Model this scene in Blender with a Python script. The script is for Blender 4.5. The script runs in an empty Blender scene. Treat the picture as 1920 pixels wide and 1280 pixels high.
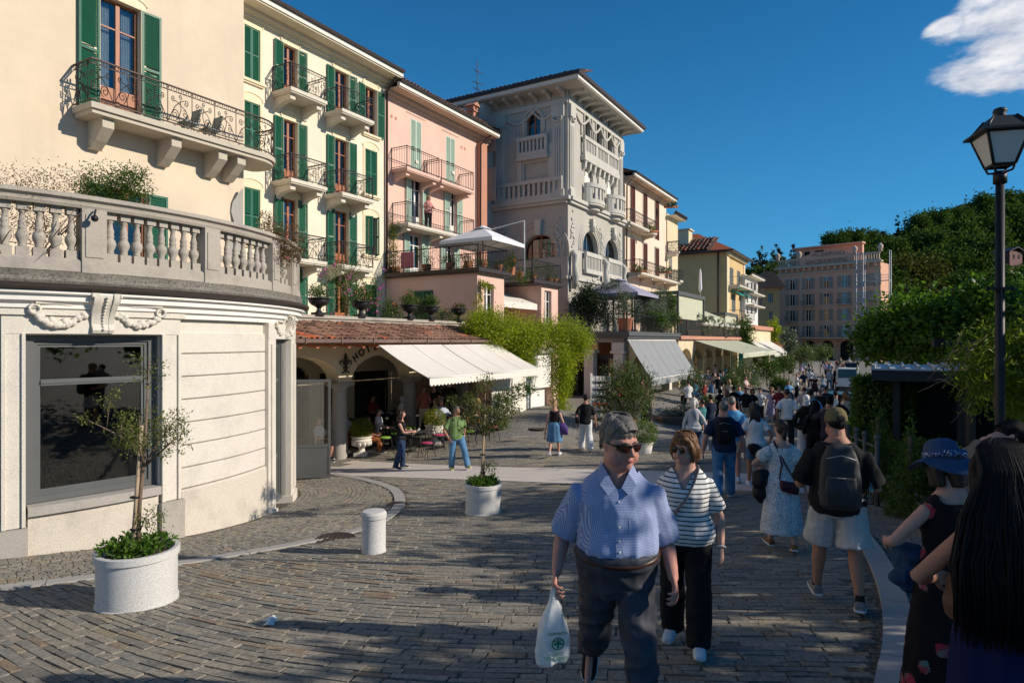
import bpy,bmesh,math,random
import numpy as np
from mathutils import Vector,Matrix,noise
rad=math.radians
pi=math.pi
scene=bpy.context.scene
COL=scene.collection
rng=random.Random(7)
# ---------------------------------------------------------------- camera, sky, sun, exposure
FPX,CU,CV,HC=1200.0,960.0,640.0,2.25
cam_d=bpy.data.cameras.new('camera')
cam=bpy.data.objects.new('camera',cam_d)
COL.objects.link(cam)
cam.location=(0,0,HC)
cam.rotation_euler=(rad(90),0,0)
cam_d.sensor_width=36
cam_d.lens=36*FPX/1920
cam_d.clip_start=0.05
cam_d.clip_end=6000
scene.camera=cam
SUN_EL,SUN_AZ=rad(26.4),math.atan2(.973,-.231)
sd=Vector((math.sin(SUN_AZ)*math.cos(SUN_EL),math.cos(SUN_AZ)*math.cos(SUN_EL),math.sin(SUN_EL)))
world=bpy.data.worlds.new('World')
scene.world=world
world.use_nodes=True
wn,wl=world.node_tree.nodes,world.node_tree.links
wn.clear()
w_out=wn.new('ShaderNodeOutputWorld')
w_bg=wn.new('ShaderNodeBackground')
w_bg.inputs['Strength'].default_value=0.085
w_sky=wn.new('ShaderNodeTexSky')
w_sky.sky_type='NISHITA'
w_sky.sun_disc=False
w_sky.sun_elevation=SUN_EL
w_sky.sun_rotation=SUN_AZ
w_sky.altitude=200
w_sky.air_density=1.0
w_sky.dust_density=0.1
w_sky.ozone_density=4.5
w_hsv=wn.new('ShaderNodeHueSaturation')
w_hsv.inputs['Saturation'].default_value=1.7
w_hsv.inputs['Value'].default_value=1.15
wl.new(w_sky.outputs[0],w_hsv.inputs['Color'])
SKY_HAZE=True
# clouds: a few soft heaps, from noise over the view direction flattened on a cloud deck
w_tc=wn.new('ShaderNodeTexCoord')
w_sep=wn.new('ShaderNodeSeparateXYZ')
wl.new(w_tc.outputs['Generated'],w_sep.inputs[0])
def wmath(op,a,b=None,c=None):
	n=wn.new('ShaderNodeMath')
	n.operation=op
	for i,v in enumerate((a,b,c)):
		if v is None:
			continue
		if isinstance(v,(int,float)):
			n.inputs[i].default_value=v
		else:
			wl.new(v,n.inputs[i])
	return n.outputs[0]
zc=wmath('MAXIMUM',wmath('ADD',w_sep.outputs[2],.12),.02)
px_,py_=wmath('DIVIDE',w_sep.outputs[0],zc),wmath('DIVIDE',w_sep.outputs[1],zc)
w_cmb=wn.new('ShaderNodeCombineXYZ')
wl.new(px_,w_cmb.inputs[0])
wl.new(py_,w_cmb.inputs[1])
def wnoise(scale,detail,rough,off):
	mp=wn.new('ShaderNodeMapping')
	mp.inputs['Location'].default_value=off
	wl.new(w_cmb.outputs[0],mp.inputs[0])
	n=wn.new('ShaderNodeTexNoise')
	n.inputs['Scale'].default_value=scale
	n.inputs['Detail'].default_value=detail
	n.inputs['Roughness'].default_value=rough
	wl.new(mp.outputs[0],n.inputs[0])
	return n.outputs[0]
def wblob(cx,cy,rx,ry,ang):
	ca,sa=math.cos(ang),math.sin(ang)
	dx,dy=wmath('SUBTRACT',px_,cx),wmath('SUBTRACT',py_,cy)
	e1=wmath('DIVIDE',wmath('ADD',wmath('MULTIPLY',dx,ca),wmath('MULTIPLY',dy,sa)),rx)
	e2=wmath('DIVIDE',wmath('SUBTRACT',wmath('MULTIPLY',dy,ca),wmath('MULTIPLY',dx,sa)),ry)
	q=wmath('ADD',wmath('MULTIPLY',e1,e1),wmath('MULTIPLY',e2,e2))
	return wmath('SUBTRACT',1.0,q)
def cdir(u,v):
	d=Vector(((u-CU)/FPX,1,(CV-v)/FPX)).normalized()
	k=max(d.z+.12,.02)
	return d.x/k,d.y/k
CLOUDS=[(1880,128,.21,.13,-.2),(1905,25,.15,.15,.3),(1975,90,.24,.24,0),(1775,48,.05,.05,0),(2300,60,.6,.3,.2)]
blob=None
for(u,v,rx,ry,an)in CLOUDS:
	cx,cy=cdir(u,v)
	b=wblob(cx,cy,rx,ry,an)
	blob=b if blob is None else wmath('MAXIMUM',blob,b)
for(cx,cy,rx,ry,an)in[(-1.5,-2.2,.7,.3,.4),(2.4,-1.6,.9,.4,1.2)]:
	blob=wmath('MAXIMUM',blob,wblob(cx,cy,rx,ry,an))
n1=wnoise(4.2,9,.62,(3.1,1.7,0))
dens=wmath('ADD',wmath('MULTIPLY',blob,.62),wmath('MULTIPLY',wmath('SUBTRACT',n1,.52),2.4))
w_mask=wn.new('ShaderNodeMapRange')
w_mask.interpolation_type='SMOOTHSTEP'
wl.new(dens,w_mask.inputs[0])
w_mask.inputs[1].default_value=-.12
w_mask.inputs[2].default_value=.52
n2=wnoise(5.5,6,.6,(3.16,1.62,.3))
w_cr=wn.new('ShaderNodeValToRGB')
w_cr.color_ramp.elements[0].position=.3
w_cr.color_ramp.elements[0].color=(4.6,5.4,7.0,1)
w_cr.color_ramp.elements[1].position=.62
w_cr.color_ramp.elements[1].color=(11.0,11.0,11.3,1)
wl.new(n2,w_cr.inputs[0])
w_mix=wn.new('ShaderNodeMix')
w_mix.data_type='RGBA'
wl.new(w_mask.outputs[0],w_mix.inputs[0])
# clear lake air: the band above the horizon goes to a pale blue all the way round
el=wmath('MAXIMUM',w_sep.outputs[2],0.0)
hz=wmath('POWER',2.718,wmath('MULTIPLY',el,-4.2))
w_hz=wn.new('ShaderNodeMix')
w_hz.data_type='RGBA'
wl.new(wmath('MULTIPLY',hz,.92),w_hz.inputs[0])
wl.new(w_hsv.outputs[0],w_hz.inputs[6])
w_hz.inputs[7].default_value=(1.5,4.9,8.8,1)
wl.new(w_hz.outputs[2],w_mix.inputs[6])
wl.new(w_cr.outputs[0],w_mix.inputs[7])
wl.new(w_mix.outputs[2],w_bg.inputs['Color'])
wl.new(w_bg.outputs[0],w_out.inputs['Surface'])
sun_d=bpy.data.lights.new('sun','SUN')
sun=bpy.data.objects.new('sun',sun_d)
COL.objects.link(sun)
sun_d.energy=5.0
sun_d.angle=rad(.53)
sun_d.color=(1.0,.90,.76)
sun.rotation_euler=sd.to_track_quat('Z','Y').to_euler()
sun.location=sd*40
vs=scene.view_settings
vs.view_transform='Standard'
vs.look='None'
vs.exposure=0.0
vs.gamma=1.0
vs.use_curve_mapping=False
scene.cycles.max_bounces=5
scene.cycles.diffuse_bounces=3
scene.cycles.glossy_bounces=2
scene.cycles.transmission_bounces=4
scene.cycles.transparent_max_bounces=6
scene.cycles.use_denoising=True
# ---------------------------------------------------------------- lay-out helpers
# street frame: t runs along the house fronts (away from the viewer), s across towards the lake
DX,DY=.509,.861
ANG=math.atan2(DY,DX)
def st(s,t,z=0.0):
	return Vector((.861*s+.509*t,-.509*s+.861*t,z))
def s_of(p):
	return.861*p[0]-.509*p[1]
def t_of(p):
	return.509*p[0]+.861*p[1]
GY=np.array([-400,0,4,7,12,18,30,48,100,5000.])
GZ=np.array([.3,.25,-.05,-.38,-.88,-1.25,-1.72,-2.0,-2.1,-2.1])
def gz(x,y):
	"""height of the street surface: falls away from the viewer, rises again towards the far house fronts"""
	f=(np.interp(y-1.2,GY,GZ)+np.interp(y,GY,GZ)+np.interp(y+1.2,GY,GZ))/3
	b=np.interp(y,[0,8,12,18,30],[.03,.03,.05,.06,.01])
	lo=np.interp(y,[8,12],[-4,-6])
	k1=np.clip((.509*x+.861*y-15)/7,0,1)
	k2=np.clip((-.861*x+.509*y-6.5)/5.5,0,1)
	k1,k2=k1*k1*(3-2*k1),k2*k2*(3-2*k2)
	return f+b*np.clip(x,lo,6)+1.0*k1*k2
def ray(u,v):
	return Vector(((u-CU)/FPX,1.0,(CV-v)/FPX))
def ground_at(u,v):
	"""the point of the street surface seen at a photo pixel"""
	r=ray(u,v)
	lo,hi=1.0,1.0
	while hi<400 and HC+r.z*hi>gz(r.x*hi,hi):
		lo,hi=hi,hi*1.05
	for _ in range(40):
		m=(lo+hi)/2
		if HC+r.z*m>gz(r.x*m,m):
			lo=m
		else:
			hi=m
	return Vector((r.x*lo,lo,gz(r.x*lo,lo)))
def on_s(u,v,s):
	r=ray(u,v)
	y=s/(.861*r.x-.509)
	return Vector((r.x*y,y,HC+r.z*y))
def on_t(u,v,t):
	r=ray(u,v)
	y=t/(.509*r.x+.861)
	return Vector((r.x*y,y,HC+r.z*y))
def at_depth(u,v,y):
	r=ray(u,v)
	return Vector((r.x*y,y,HC+r.z*y))
	# ---------------------------------------------------------------- object helpers
def link(o):
	COL.objects.link(o)
	return o
def tag(o,label=None,cat=None,group=None,kind=None):
	if label:
		o['label']=label
	if cat:
		o['category']=cat
	if group:
		o['group']=group
	if kind:
		o['kind']=kind
	return o
def thing(name,label,cat,loc=(0,0,0),rz=0.0,group=None):
	o=bpy.data.objects.new(name,None)
	o.empty_display_size=.2
	o.location=loc
	o.rotation_euler=(0,0,rz)
	link(o)
	return tag(o,label,cat,group)
def inst(name,me,parent=None,loc=(0,0,0),rot=(0,0,0),sc=(1,1,1),mats=None):
	o=bpy.data.objects.new(name,me)
	o.location=loc
	o.rotation_euler=rot
	o.scale=sc if hasattr(sc,'__len__')else(sc,sc,sc)
	link(o)
	if parent is not None:
		o.parent=parent
	if mats:
		for i,m in enumerate(mats):
			if m is not None and i<len(o.material_slots):
				o.material_slots[i].link='OBJECT'
				o.material_slots[i].material=m
	return o
KIDS={}
def copy_tree(o,parent=None,loc=None,rz=None,sc=None,label=None):
	c=o.copy()
	link(c)
	if parent is not None:
		c.parent=parent
	if loc is not None:
		c.location=loc
	if rz is not None:
		c.rotation_euler=(0,0,rz)
	if sc is not None:
		c.scale=(sc,sc,sc)
	if label:
		c['label']=label
	for ch in list(o.children):
		copy_tree(ch,c)
	return c
class MB:
	"""collects shapes into one mesh"""
	def __init__(self,M=None):
		self.V,self.F,self.K,self.S=[],[],[],[]
		self.M=M
	def v(self,pts):
		b=len(self.V)
		if self.M is not None:
			pts=[self.M@Vector(p)for p in pts]
		self.V.extend([tuple(p)for p in pts])
		return b
	def f(self,idx,k=0,s=False):
		self.F.append(tuple(idx))
		self.K.append(k)
		self.S.append(s)
	def poly(self,pts,k=0):
		b=self.v(pts)
		self.f(range(b,b+len(pts)),k)
	def box(self,x0,x1,y0,y1,z0,z1,k=0):
		b=self.v([(x0,y0,z0),(x1,y0,z0),(x1,y1,z0),(x0,y1,z0),(x0,y0,z1),(x1,y0,z1),(x1,y1,z1),(x0,y1,z1)])
		for q in((3,2,1,0),(4,5,6,7),(0,1,5,4),(1,2,6,5),(2,3,7,6),(3,0,4,7)):
			self.f([b+i for i in q],k)
	def obox(self,c,h,rot=None,k=0):
		"""box with half sizes h about c, turned by rot (Euler tuple or Matrix)"""
		m=rot if isinstance(rot,Matrix)else(Matrix.Identity(3)if rot is None else __import__('mathutils').Euler(rot).to_matrix())
		c=Vector(c)
		pts=[c+m@Vector((sx*h[0],sy*h[1],sz*h[2]))for sz in(-1,1)for sx,sy in((-1,-1),(1,-1),(1,1),(-1,1))]
		b=self.v(pts)
		for q in((3,2,1,0),(4,5,6,7),(0,1,5,4),(1,2,6,5),(2,3,7,6),(3,0,4,7)):
			self.f([b+i for i in q],k)
	def tube(self,pts,r,n=8,k=0,caps=True,closed=False,flat=1.0,up=None,smooth=True):
		pts=[Vector(p)for p in pts]
		m=len(pts)
		rs=r if hasattr(r,'__len__')else[r]*m
		fl=flat if hasattr(flat,'__len__')else[flat]*m
		prev=None
		rings=[]
		for i,p in enumerate(pts):
			if closed:
				tg=pts[(i+1)%m]-pts[i-1]
			else:
				tg=pts[min(i+1,m-1)]-pts[max(i-1,0)]
			if tg.length<1e-9:
				tg=Vector((0,0,1))
			tg.normalize()
			if prev is None:
				a=Vector(up)if up is not None else(Vector((0,0,1))if abs(tg.z)<.9 else Vector((1,0,0)))
			else:
				a=prev
			a=a-tg*a.dot(tg)
			if a.length<1e-6:
				a=tg.orthogonal()
			a.normalize()
			prev=a
			c=tg.cross(a)
			rings.append(self.v([p+a*(rs[i]*fl[i]*math.cos(2*pi*j/n))+c*(rs[i]*math.sin(2*pi*j/n))for j in range(n)]))
		for i in range(m if closed else m-1):
			b0,b1=rings[i],rings[(i+1)%m]
			for j in range(n):
				self.f((b0+j,b0+(j+1)%n,b1+(j+1)%n,b1+j),k,smooth)
		if caps and not closed:
			self.f([rings[0]+j for j in range(n)][::-1],k)
			self.f([rings[-1]+j for j in range(n)],k)
	def lathe(self,prof,n=16,c=(0,0,0),k=0,sx=1.0,sy=1.0,smooth=True,ph=0.0):
		c=Vector(c)
		rings=[]
		for(r,z)in prof:
			rings.append(self.v([c+Vector((sx*r*math.cos(2*pi*j/n+ph),sy*r*math.sin(2*pi*j/n+ph),z))for j in range(n)]))
		for i in range(len(prof)-1):
			for j in range(n):
				self.f((rings[i]+j,rings[i]+(j+1)%n,rings[i+1]+(j+1)%n,rings[i+1]+j),k,smooth)
		self.f([rings[0]+j for j in range(n)][::-1],k)
		self.f([rings[-1]+j for j in range(n)],k)
	def ell(self,c,r,n=12,m=8,rot=None,k=0):
		c=Vector(c)
		mt=Matrix.Identity(3)if rot is None else __import__('mathutils').Euler(rot).to_matrix()
		rings=[]
		top=self.v([c+mt@Vector((0,0,r[2]))])
		for i in range(1,m):
			ph=pi*i/m
			rings.append(self.v([c+mt@Vector((r[0]*math.sin(ph)*math.cos(2*pi*j/n),r[1]*math.sin(ph)*math.sin(2*pi*j/n),r[2]*math.cos(ph)))for j in range(n)]))
		bot=self.v([c+mt@Vector((0,0,-r[2]))])
		for j in range(n):
			self.f((top,rings[0]+j,rings[0]+(j+1)%n),k,True)
			self.f((bot,rings[-1]+(j+1)%n,rings[-1]+j),k,True)
		for i in range(m-2):
			for j in range(n):
				self.f((rings[i]+j,rings[i+1]+j,rings[i+1]+(j+1)%n,rings[i]+(j+1)%n),k,True)
	def prism(self,poly,o,ax,ay,az,d0,d1,k=0):
		"""polygon (a,b) in the plane ax,ay through o, pushed from d0 to d1 along az"""
		o,ax,ay,az=Vector(o),Vector(ax),Vector(ay),Vector(az)
		n=len(poly)
		b=self.v([o+ax*p[0]+ay*p[1]+az*d0 for p in poly]+[o+ax*p[0]+ay*p[1]+az*d1 for p in poly])
		self.f(range(b+n-1,b-1,-1),k)
		self.f(range(b+n,b+2*n),k)
		for i in range(n):
			j=(i+1)%n
			self.f((b+i,b+j,b+n+j,b+n+i),k)
	def sweep(self,prof,C,th0,th1,n,k=0,closed=True,smooth=True,ends=True):
		"""closed (r,z) profile swept round the vertical axis through C from th0 to th1"""
		rings=[]
		for i in range(n+1):
			th=th0+(th1-th0)*i/n
			ct,sn=math.cos(th),math.sin(th)
			rings.append(self.v([(C[0]+r*ct,C[1]+r*sn,z)for(r,z)in prof]))
		m=len(prof)
		for i in range(n):
			for j in range(m if closed else m-1):
				j2=(j+1)%m
				self.f((rings[i]+j,rings[i+1]+j,rings[i+1]+j2,rings[i]+j2),k,False)
		if ends and closed:
			self.f([rings[0]+j for j in range(m)],k)
			self.f([rings[-1]+j for j in range(m)][::-1],k)
	def mesh(self,name,mats,sharp=None,fix=False):
		me=bpy.data.meshes.new(name)
		me.from_pydata(self.V,[],self.F)
		for m in(mats if isinstance(mats,(list,tuple))else[mats]):
			me.materials.append(m)
		me.polygons.foreach_set('material_index',self.K)
		if sharp is not None:
			me.polygons.foreach_set('use_smooth',[True]*len(self.F))
			me.set_sharp_from_angle(angle=rad(sharp))
		else:
			me.polygons.foreach_set('use_smooth',self.S)
		if fix:
			bm=bmesh.new()
			bm.from_mesh(me)
			bmesh.ops.recalc_face_normals(bm,faces=bm.faces)
			bm.to_mesh(me)
			bm.free()
		me.update()
		return me
	def build(self,name,mats,parent=None,sharp=None,label=None,fix=True,loc=(0,0,0),rz=0.0,kind=None):
		o=inst(name,self.mesh(name,mats,sharp,fix),parent,loc,(0,0,rz))
		if label:
			o['label']=label
		if kind:
			o['kind']=kind
		return o
def np_mesh(name,verts,quads,mat,tris=False,smooth=False):
	"""fast mesh from numpy arrays"""
	me=bpy.data.meshes.new(name)
	nv,nf,c=len(verts),len(quads),quads.shape[1]
	me.vertices.add(nv)
	me.vertices.foreach_set('co',np.asarray(verts,np.float32).ravel())
	me.loops.add(nf*c)
	me.loops.foreach_set('vertex_index',np.asarray(quads,np.int32).ravel())
	me.polygons.add(nf)
	me.polygons.foreach_set('loop_start',np.arange(nf,dtype=np.int32)*c)
	me.update(calc_edges=True)
	me.polygons.foreach_set('use_smooth',np.full(nf,smooth,bool))
	for m in(mat if isinstance(mat,(list,tuple))else[mat]):
		me.materials.append(m)
	return me
	# ---------------------------------------------------------------- materials
class NT:
	def __init__(self,name):
		self.m=bpy.data.materials.new(name)
		self.m.use_nodes=True
		self.n,self.l=self.m.node_tree.nodes,self.m.node_tree.links
		self.b=self.n['Principled BSDF']
		self.out=self.n['Material Output']
		self.tc=self.n.new('ShaderNodeTexCoord')
	def set(self,**kw):
		for k,v in kw.items():
			s=self.b.inputs[k.replace('_',' ')]
			if isinstance(v,bpy.types.NodeSocket):
				self.l.new(v,s)
			else:
				s.default_value=v if not(hasattr(v,'__len__')and len(v)==3)else(*v,1)
		return self
	def co(self,kind='Object',scale=None):
		o=self.tc.outputs[kind]
		if scale is not None:
			mp=self.n.new('ShaderNodeMapping')
			mp.inputs['Scale'].default_value=scale
			self.l.new(o,mp.inputs[0])
			o=mp.outputs[0]
		return o
	def noise(self,scale,detail=4,rough=.55,co=None,dist=0.0):
		n=self.n.new('ShaderNodeTexNoise')
		n.inputs['Scale'].default_value=scale
		n.inputs['Detail'].default_value=detail
		n.inputs['Roughness'].default_value=rough
		n.inputs['Distortion'].default_value=dist
		self.l.new(co if co is not None else self.co(),n.inputs[0])
		return n.outputs[0]
	def vor(self,scale,co=None,feature='F1',out=0):
		n=self.n.new('ShaderNodeTexVoronoi')
		n.feature=feature
		n.inputs['Scale'].default_value=scale
		self.l.new(co if co is not None else self.co(),n.inputs['Vector'])
		return n.outputs[out]
	def ramp(self,fac,stops):
		n=self.n.new('ShaderNodeValToRGB')
		e=n.color_ramp.elements
		while len(e)<len(stops):
			e.new(.5)
		for i,(p,c)in enumerate(stops):
			e[i].position=p
			e[i].color=(*c,1)if hasattr(c,'__len__')else(c,c,c,1)
		self.l.new(fac,n.inputs[0])
		return n.outputs[0]
	def mix(self,fac,a,b,mode='MIX'):
		n=self.n.new('ShaderNodeMix')
		n.data_type='RGBA'
		n.blend_type=mode
		for s,v in((n.inputs[0],fac),(n.inputs[6],a),(n.inputs[7],b)):
			if isinstance(v,bpy.types.NodeSocket):
				self.l.new(v,s)
			else:
				s.default_value=(*v,1)if hasattr(v,'__len__')and len(v)==3 else v
		return n.outputs[2]
	def math(self,op,a,b=0.0):
		n=self.n.new('ShaderNodeMath')
		n.operation=op
		for s,v in((n.inputs[0],a),(n.inputs[1],b)):
			if isinstance(v,bpy.types.NodeSocket):
				self.l.new(v,s)
			else:
				s.default_value=v
		return n.outputs[0]
	def xyz(self,co=None):
		n=self.n.new('ShaderNodeSeparateXYZ')
		self.l.new(co if co is not None else self.co(),n.inputs[0])
		return n.outputs
	def geo(self,out):
		n=self.n.new('ShaderNodeNewGeometry')
		return n.outputs[out]
	def rnd(self):
		return self.n.new('ShaderNodeObjectInfo').outputs['Random']
	def bump(self,h,strength=.3,dist=.02):
		n=self.n.new('ShaderNodeBump')
		n.inputs['Strength'].default_value=strength
		n.inputs['Distance'].default_value=dist
		self.l.new(h,n.inputs['Height'])
		self.l.new(n.outputs[0],self.b.inputs['Normal'])
		return self
def mul(c,k):
	return tuple(min(1,x*k)for x in c)
def plain(name,c,rough=.7,var=.12,scale=3.0,bump=.15,bscale=60,metal=0.0,bd=.01,spec=.3,world=False):
	t=NT(name)
	co=t.geo('Position')if world else t.co()
	n1=t.noise(scale,6,.6,co)
	col=t.ramp(n1,[(.25,mul(c,1-var)),(.75,mul(c,1+var))])
	t.set(Base_Color=col,Roughness=rough,Metallic=metal,Specular_IOR_Level=spec)
	if bump:
		t.bump(t.noise(bscale,4,.6,co),bump,bd)
	return t.m
def plaster(name,c,dirt=.25,dirtc=(.25,.22,.18)):
	"""painted render: patchy, faint streaks and a little roughness"""
	t=NT(name)
	co=t.geo('Position')
	n1=t.noise(.7,7,.65,co)
	mp=t.n.new('ShaderNodeMapping')
	mp.inputs['Scale'].default_value=(2.4,2.4,.22)
	t.l.new(co,mp.inputs[0])
	n2=t.noise(1.0,8,.7,mp.outputs[0])
	col=t.ramp(n1,[(.28,mul(c,.88)),(.72,mul(c,1.05))])
	col=t.mix(t.ramp(n2,[(.55,0.0),(.85,dirt)]),col,dirtc)
	t.set(Base_Color=col,Roughness=.88,Specular_IOR_Level=.2)
	t.bump(t.noise(45,5,.6,co),.12,.012)
	return t.m
def granite(name,c,fleck=.5,sc=140,stain=.3,rough=.75):
	t=NT(name)
	co=t.geo('Position')
	v=t.noise(sc,3,.7,co)
	col=t.ramp(v,[(.36,mul(c,1-fleck)),(.5,c),(.66,mul(c,1+fleck*.35))])
	s=t.noise(1.6,7,.68,co)
	col=t.mix(t.ramp(s,[(.5,0.0),(.78,stain)]),col,mul(c,.35))
	t.set(Base_Color=col,Roughness=rough,Specular_IOR_Level=.25)
	t.bump(t.noise(90,4,.6,co),.2,.008)
	return t.m
def leaf(name,c1,c2,trans=.35):
	t=NT(name)
	r=t.geo('Random Per Island')
	o=t.rnd()
	col=t.ramp(r,[(0,c1),(.75,c2),(1,mul(c2,1.35))])
	t.set(Base_Color=col,Roughness=.5,Specular_IOR_Level=.35)
	tr=t.n.new('ShaderNodeBsdfTranslucent')
	t.l.new(t.mix(1.0,col,(1.0,1.1,.5),'MULTIPLY'),tr.inputs[0])
	mx=t.n.new('ShaderNodeMixShader')
	mx.inputs[0].default_value=trans
	t.l.new(t.b.outputs[0],mx.inputs[1])
	t.l.new(tr.outputs[0],mx.inputs[2])
	t.l.new(mx.outputs[0],t.out.inputs[0])
	return t.m
def glass(name,tint=(.8,.85,.85),refl=.1,clear=.9):
	"""window pane: mostly see-through with a mirror-like sheen that grows at grazing angles"""
	t=NT(name)
	tp=t.n.new('ShaderNodeBsdfTransparent')
	tp.inputs[0].default_value=(*mul(tint,clear),1)
	gl=t.n.new('ShaderNodeBsdfGlossy')
	gl.inputs['Roughness'].default_value=.02
	fr=t.n.new('ShaderNodeFresnel')
	fr.inputs[0].default_value=1.5
	fac=t.math('MINIMUM',t.math('ADD',t.math('MULTIPLY',fr.outputs[0],1.3),refl),1.0)
	mx=t.n.new('ShaderNodeMixShader')
	t.l.new(fac,mx.inputs[0])
	t.l.new(tp.outputs[0],mx.inputs[1])
	t.l.new(gl.outputs[0],mx.inputs[2])
	t.l.new(mx.outputs[0],t.out.inputs[0])
	return t.m
def wood(name,c,sc=(3,3,.6)):
	t=NT(name)
	n=t.noise(9,6,.6,t.co('Object',sc),1.5)
	t.set(Base_Color=t.ramp(n,[(.3,mul(c,.65)),(.7,mul(c,1.2))]),Roughness=.5)
	t.bump(n,.15,.004)
	return t.m
M={}
M['wing']=plaster('beige render',(.68,.56,.42),.3,(.42,.34,.26))
M['cream']=plaster('cream render',(.78,.69,.54),.28,(.5,.42,.3))
M['cream_trim']=plaster('cream trim',(.80,.68,.47),.2)
M['pink']=plaster('pink render',(.75,.49,.395),.28,(.5,.34,.28))
M['pinkdark']=plaster('brick pink render',(.52,.25,.17),.2)
M['grey']=plaster('grey cement stucco',(.465,.43,.375),.45,(.22,.20,.18))
M['greytrim']=plaster('pale grey stucco trim',(.54,.51,.45),.45,(.24,.22,.2))
M['peach']=plaster('pale peach render',(.80,.62,.48),.12)
M['yellow']=plaster('yellow render',(.60,.43,.21),.15)
M['yellowtrim']=plaster('pale yellow trim',(.70,.58,.38),.15)
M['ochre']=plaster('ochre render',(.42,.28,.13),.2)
M['white']=plaster('white paint',(.78,.75,.70),.2)
M['hotelpink']=plaster('dusty pink render',(.68,.38,.26),.2)
M['hoteltrim']=plaster('dusty stone trim',(.56,.42,.32),.25)
M['eave']=plaster('painted eaves',(.74,.66,.50),.2)
M['whiteeave']=plaster('white eaves',(.80,.76,.68),.2)
M['gutter']=plain('brown metal gutter',(.06,.045,.04),.45,.2,5,0,metal=.3)
M['copper']=plain('weathered copper gutter',(.22,.15,.13),.5,.2,5,0,metal=.3)
M['green']=plain('green shutter paint',(.016,.115,.068),.45,.12,2,.05)
M['greyshut']=plain('grey shutter paint',(.17,.20,.19),.5,.12,2,.05)
M['mint']=plain('pale mint shutter paint',(.42,.55,.46),.5,.1,2,.05)
M['stoneshut']=plain('stone grey shutter paint',(.36,.32,.28),.6,.1,2,.05)
M['brownshut']=plain('brown shutter wood',(.13,.04,.028),.5,.15,2,.05)
M['doorwood']=wood('varnished door wood',(.36,.12,.045))
M['glass']=glass('window glass',(.85,.9,.92),.04,.8)
M['clear']=glass('shop glass',(.85,.88,.86),.05,.92)
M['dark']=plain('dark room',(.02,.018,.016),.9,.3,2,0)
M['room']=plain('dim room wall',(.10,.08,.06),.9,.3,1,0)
M['curtain']=plain('pale curtain',(.62,.68,.72),.9,.15,6,0)
M['iron']=plain('wrought iron',(.045,.042,.042),.5,.2,20,.1,metal=.4)
M['rustiron']=plain('brown iron',(.075,.055,.048),.55,.2,20,.1,metal=.4)
M['balc']=granite('balcony stone',(.52,.46,.37),.2,60,.3)
M['balcw']=granite('pale balcony stone',(.66,.60,.50),.12,60,.2)
M['granite']=granite('pale granite',(.68,.625,.545),.42,130,.3)
M['granite2']=granite('grey granite',(.40,.37,.33),.4,120,.4)
M['planter']=granite('white granite',(.60,.585,.56),.55,170,.08)
M['balu']=granite('weathered balustrade stone',(.42,.375,.32),.35,110,.55)
M['moss']=granite('blackened stone',(.22,.20,.17),.6,30,.85)
M['plinth']=granite('plinth granite',(.62,.56,.48),.42,130,.42)
M['stripslab']=granite('pale paving slab',(.64,.57,.51),.12,60,.15)
M['kerb']=granite('kerb stone',(.40,.38,.35),.25,120,.2)
M['grayframe']=plain('grey painted steel',(.10,.105,.105),.5,.08,3,.05)
M['tile']=None
M['black']=plain('black paint',(.016,.016,.017),.5,.2,8,.05)
M['awning']=plain('white awning canvas',(.72,.67,.60),.85,.05,2,.1,200)
M['awngrey']=plain('grey awning canvas',(.26,.27,.275),.85,.05,2,.1,200)
M['awngreen']=plain('pale green awning canvas',(.50,.50,.37),.85,.05,2,.1,200)
M['terra']=plain('terracotta',(.42,.16,.08),.8,.2,6,.2)
M['trunk']=plain('bark',(.17,.12,.085),.9,.3,14,.5,30)
M['stake']=plain('wooden stake',(.40,.30,.20),.8,.2,10,.2)
M['soil']=plain('soil',(.05,.035,.025),.95,.3,20,.4)
M['teal']=plain('teal canvas',(.02,.30,.27),.8,.1,3,0)
M['steel']=plain('galvanised steel',(.42,.43,.44),.5,.1,3,0,metal=.3)
M['canopywhite']=plain('white parasol cloth',(.74,.74,.76),.85,.05,2,.1,200)
M['canopygrey']=plain('mauve parasol cloth',(.34,.32,.42),.85,.05,2,.1,200)
M['slate']=plain('dark slate paint',(.022,.026,.03),.55,.15,4,.1)
M['opal']=plain('opal lantern glass',(.55,.56,.53),.35,.06,5,0)
M['red']=plain('red canvas',(.35,.03,.04),.8,.1,3,0)
def tile_mat():
	t=NT('clay roof tile')
	r=t.geo('Random Per Island')
	n=t.noise(7,6,.7,t.geo('Position'))
	c=t.ramp(r,[(0,(.10,.055,.04)),(.45,(.20,.11,.075)),(.75,(.26,.15,.105)),(1,(.33,.19,.14))])
	c=t.mix(t.ramp(n,[(.45,0.0),(.75,.6)]),c,(.085,.065,.05))
	t.set(Base_Color=c,Roughness=.9,Specular_IOR_Level=.15)
	t.bump(t.noise(40,4,.6,t.geo('Position')),.3,.01)
	return t.m
M['tile']=tile_mat()
M['redtile']=plain('new red clay tile',(.42,.11,.045),.85,.2,6,.2)
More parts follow.
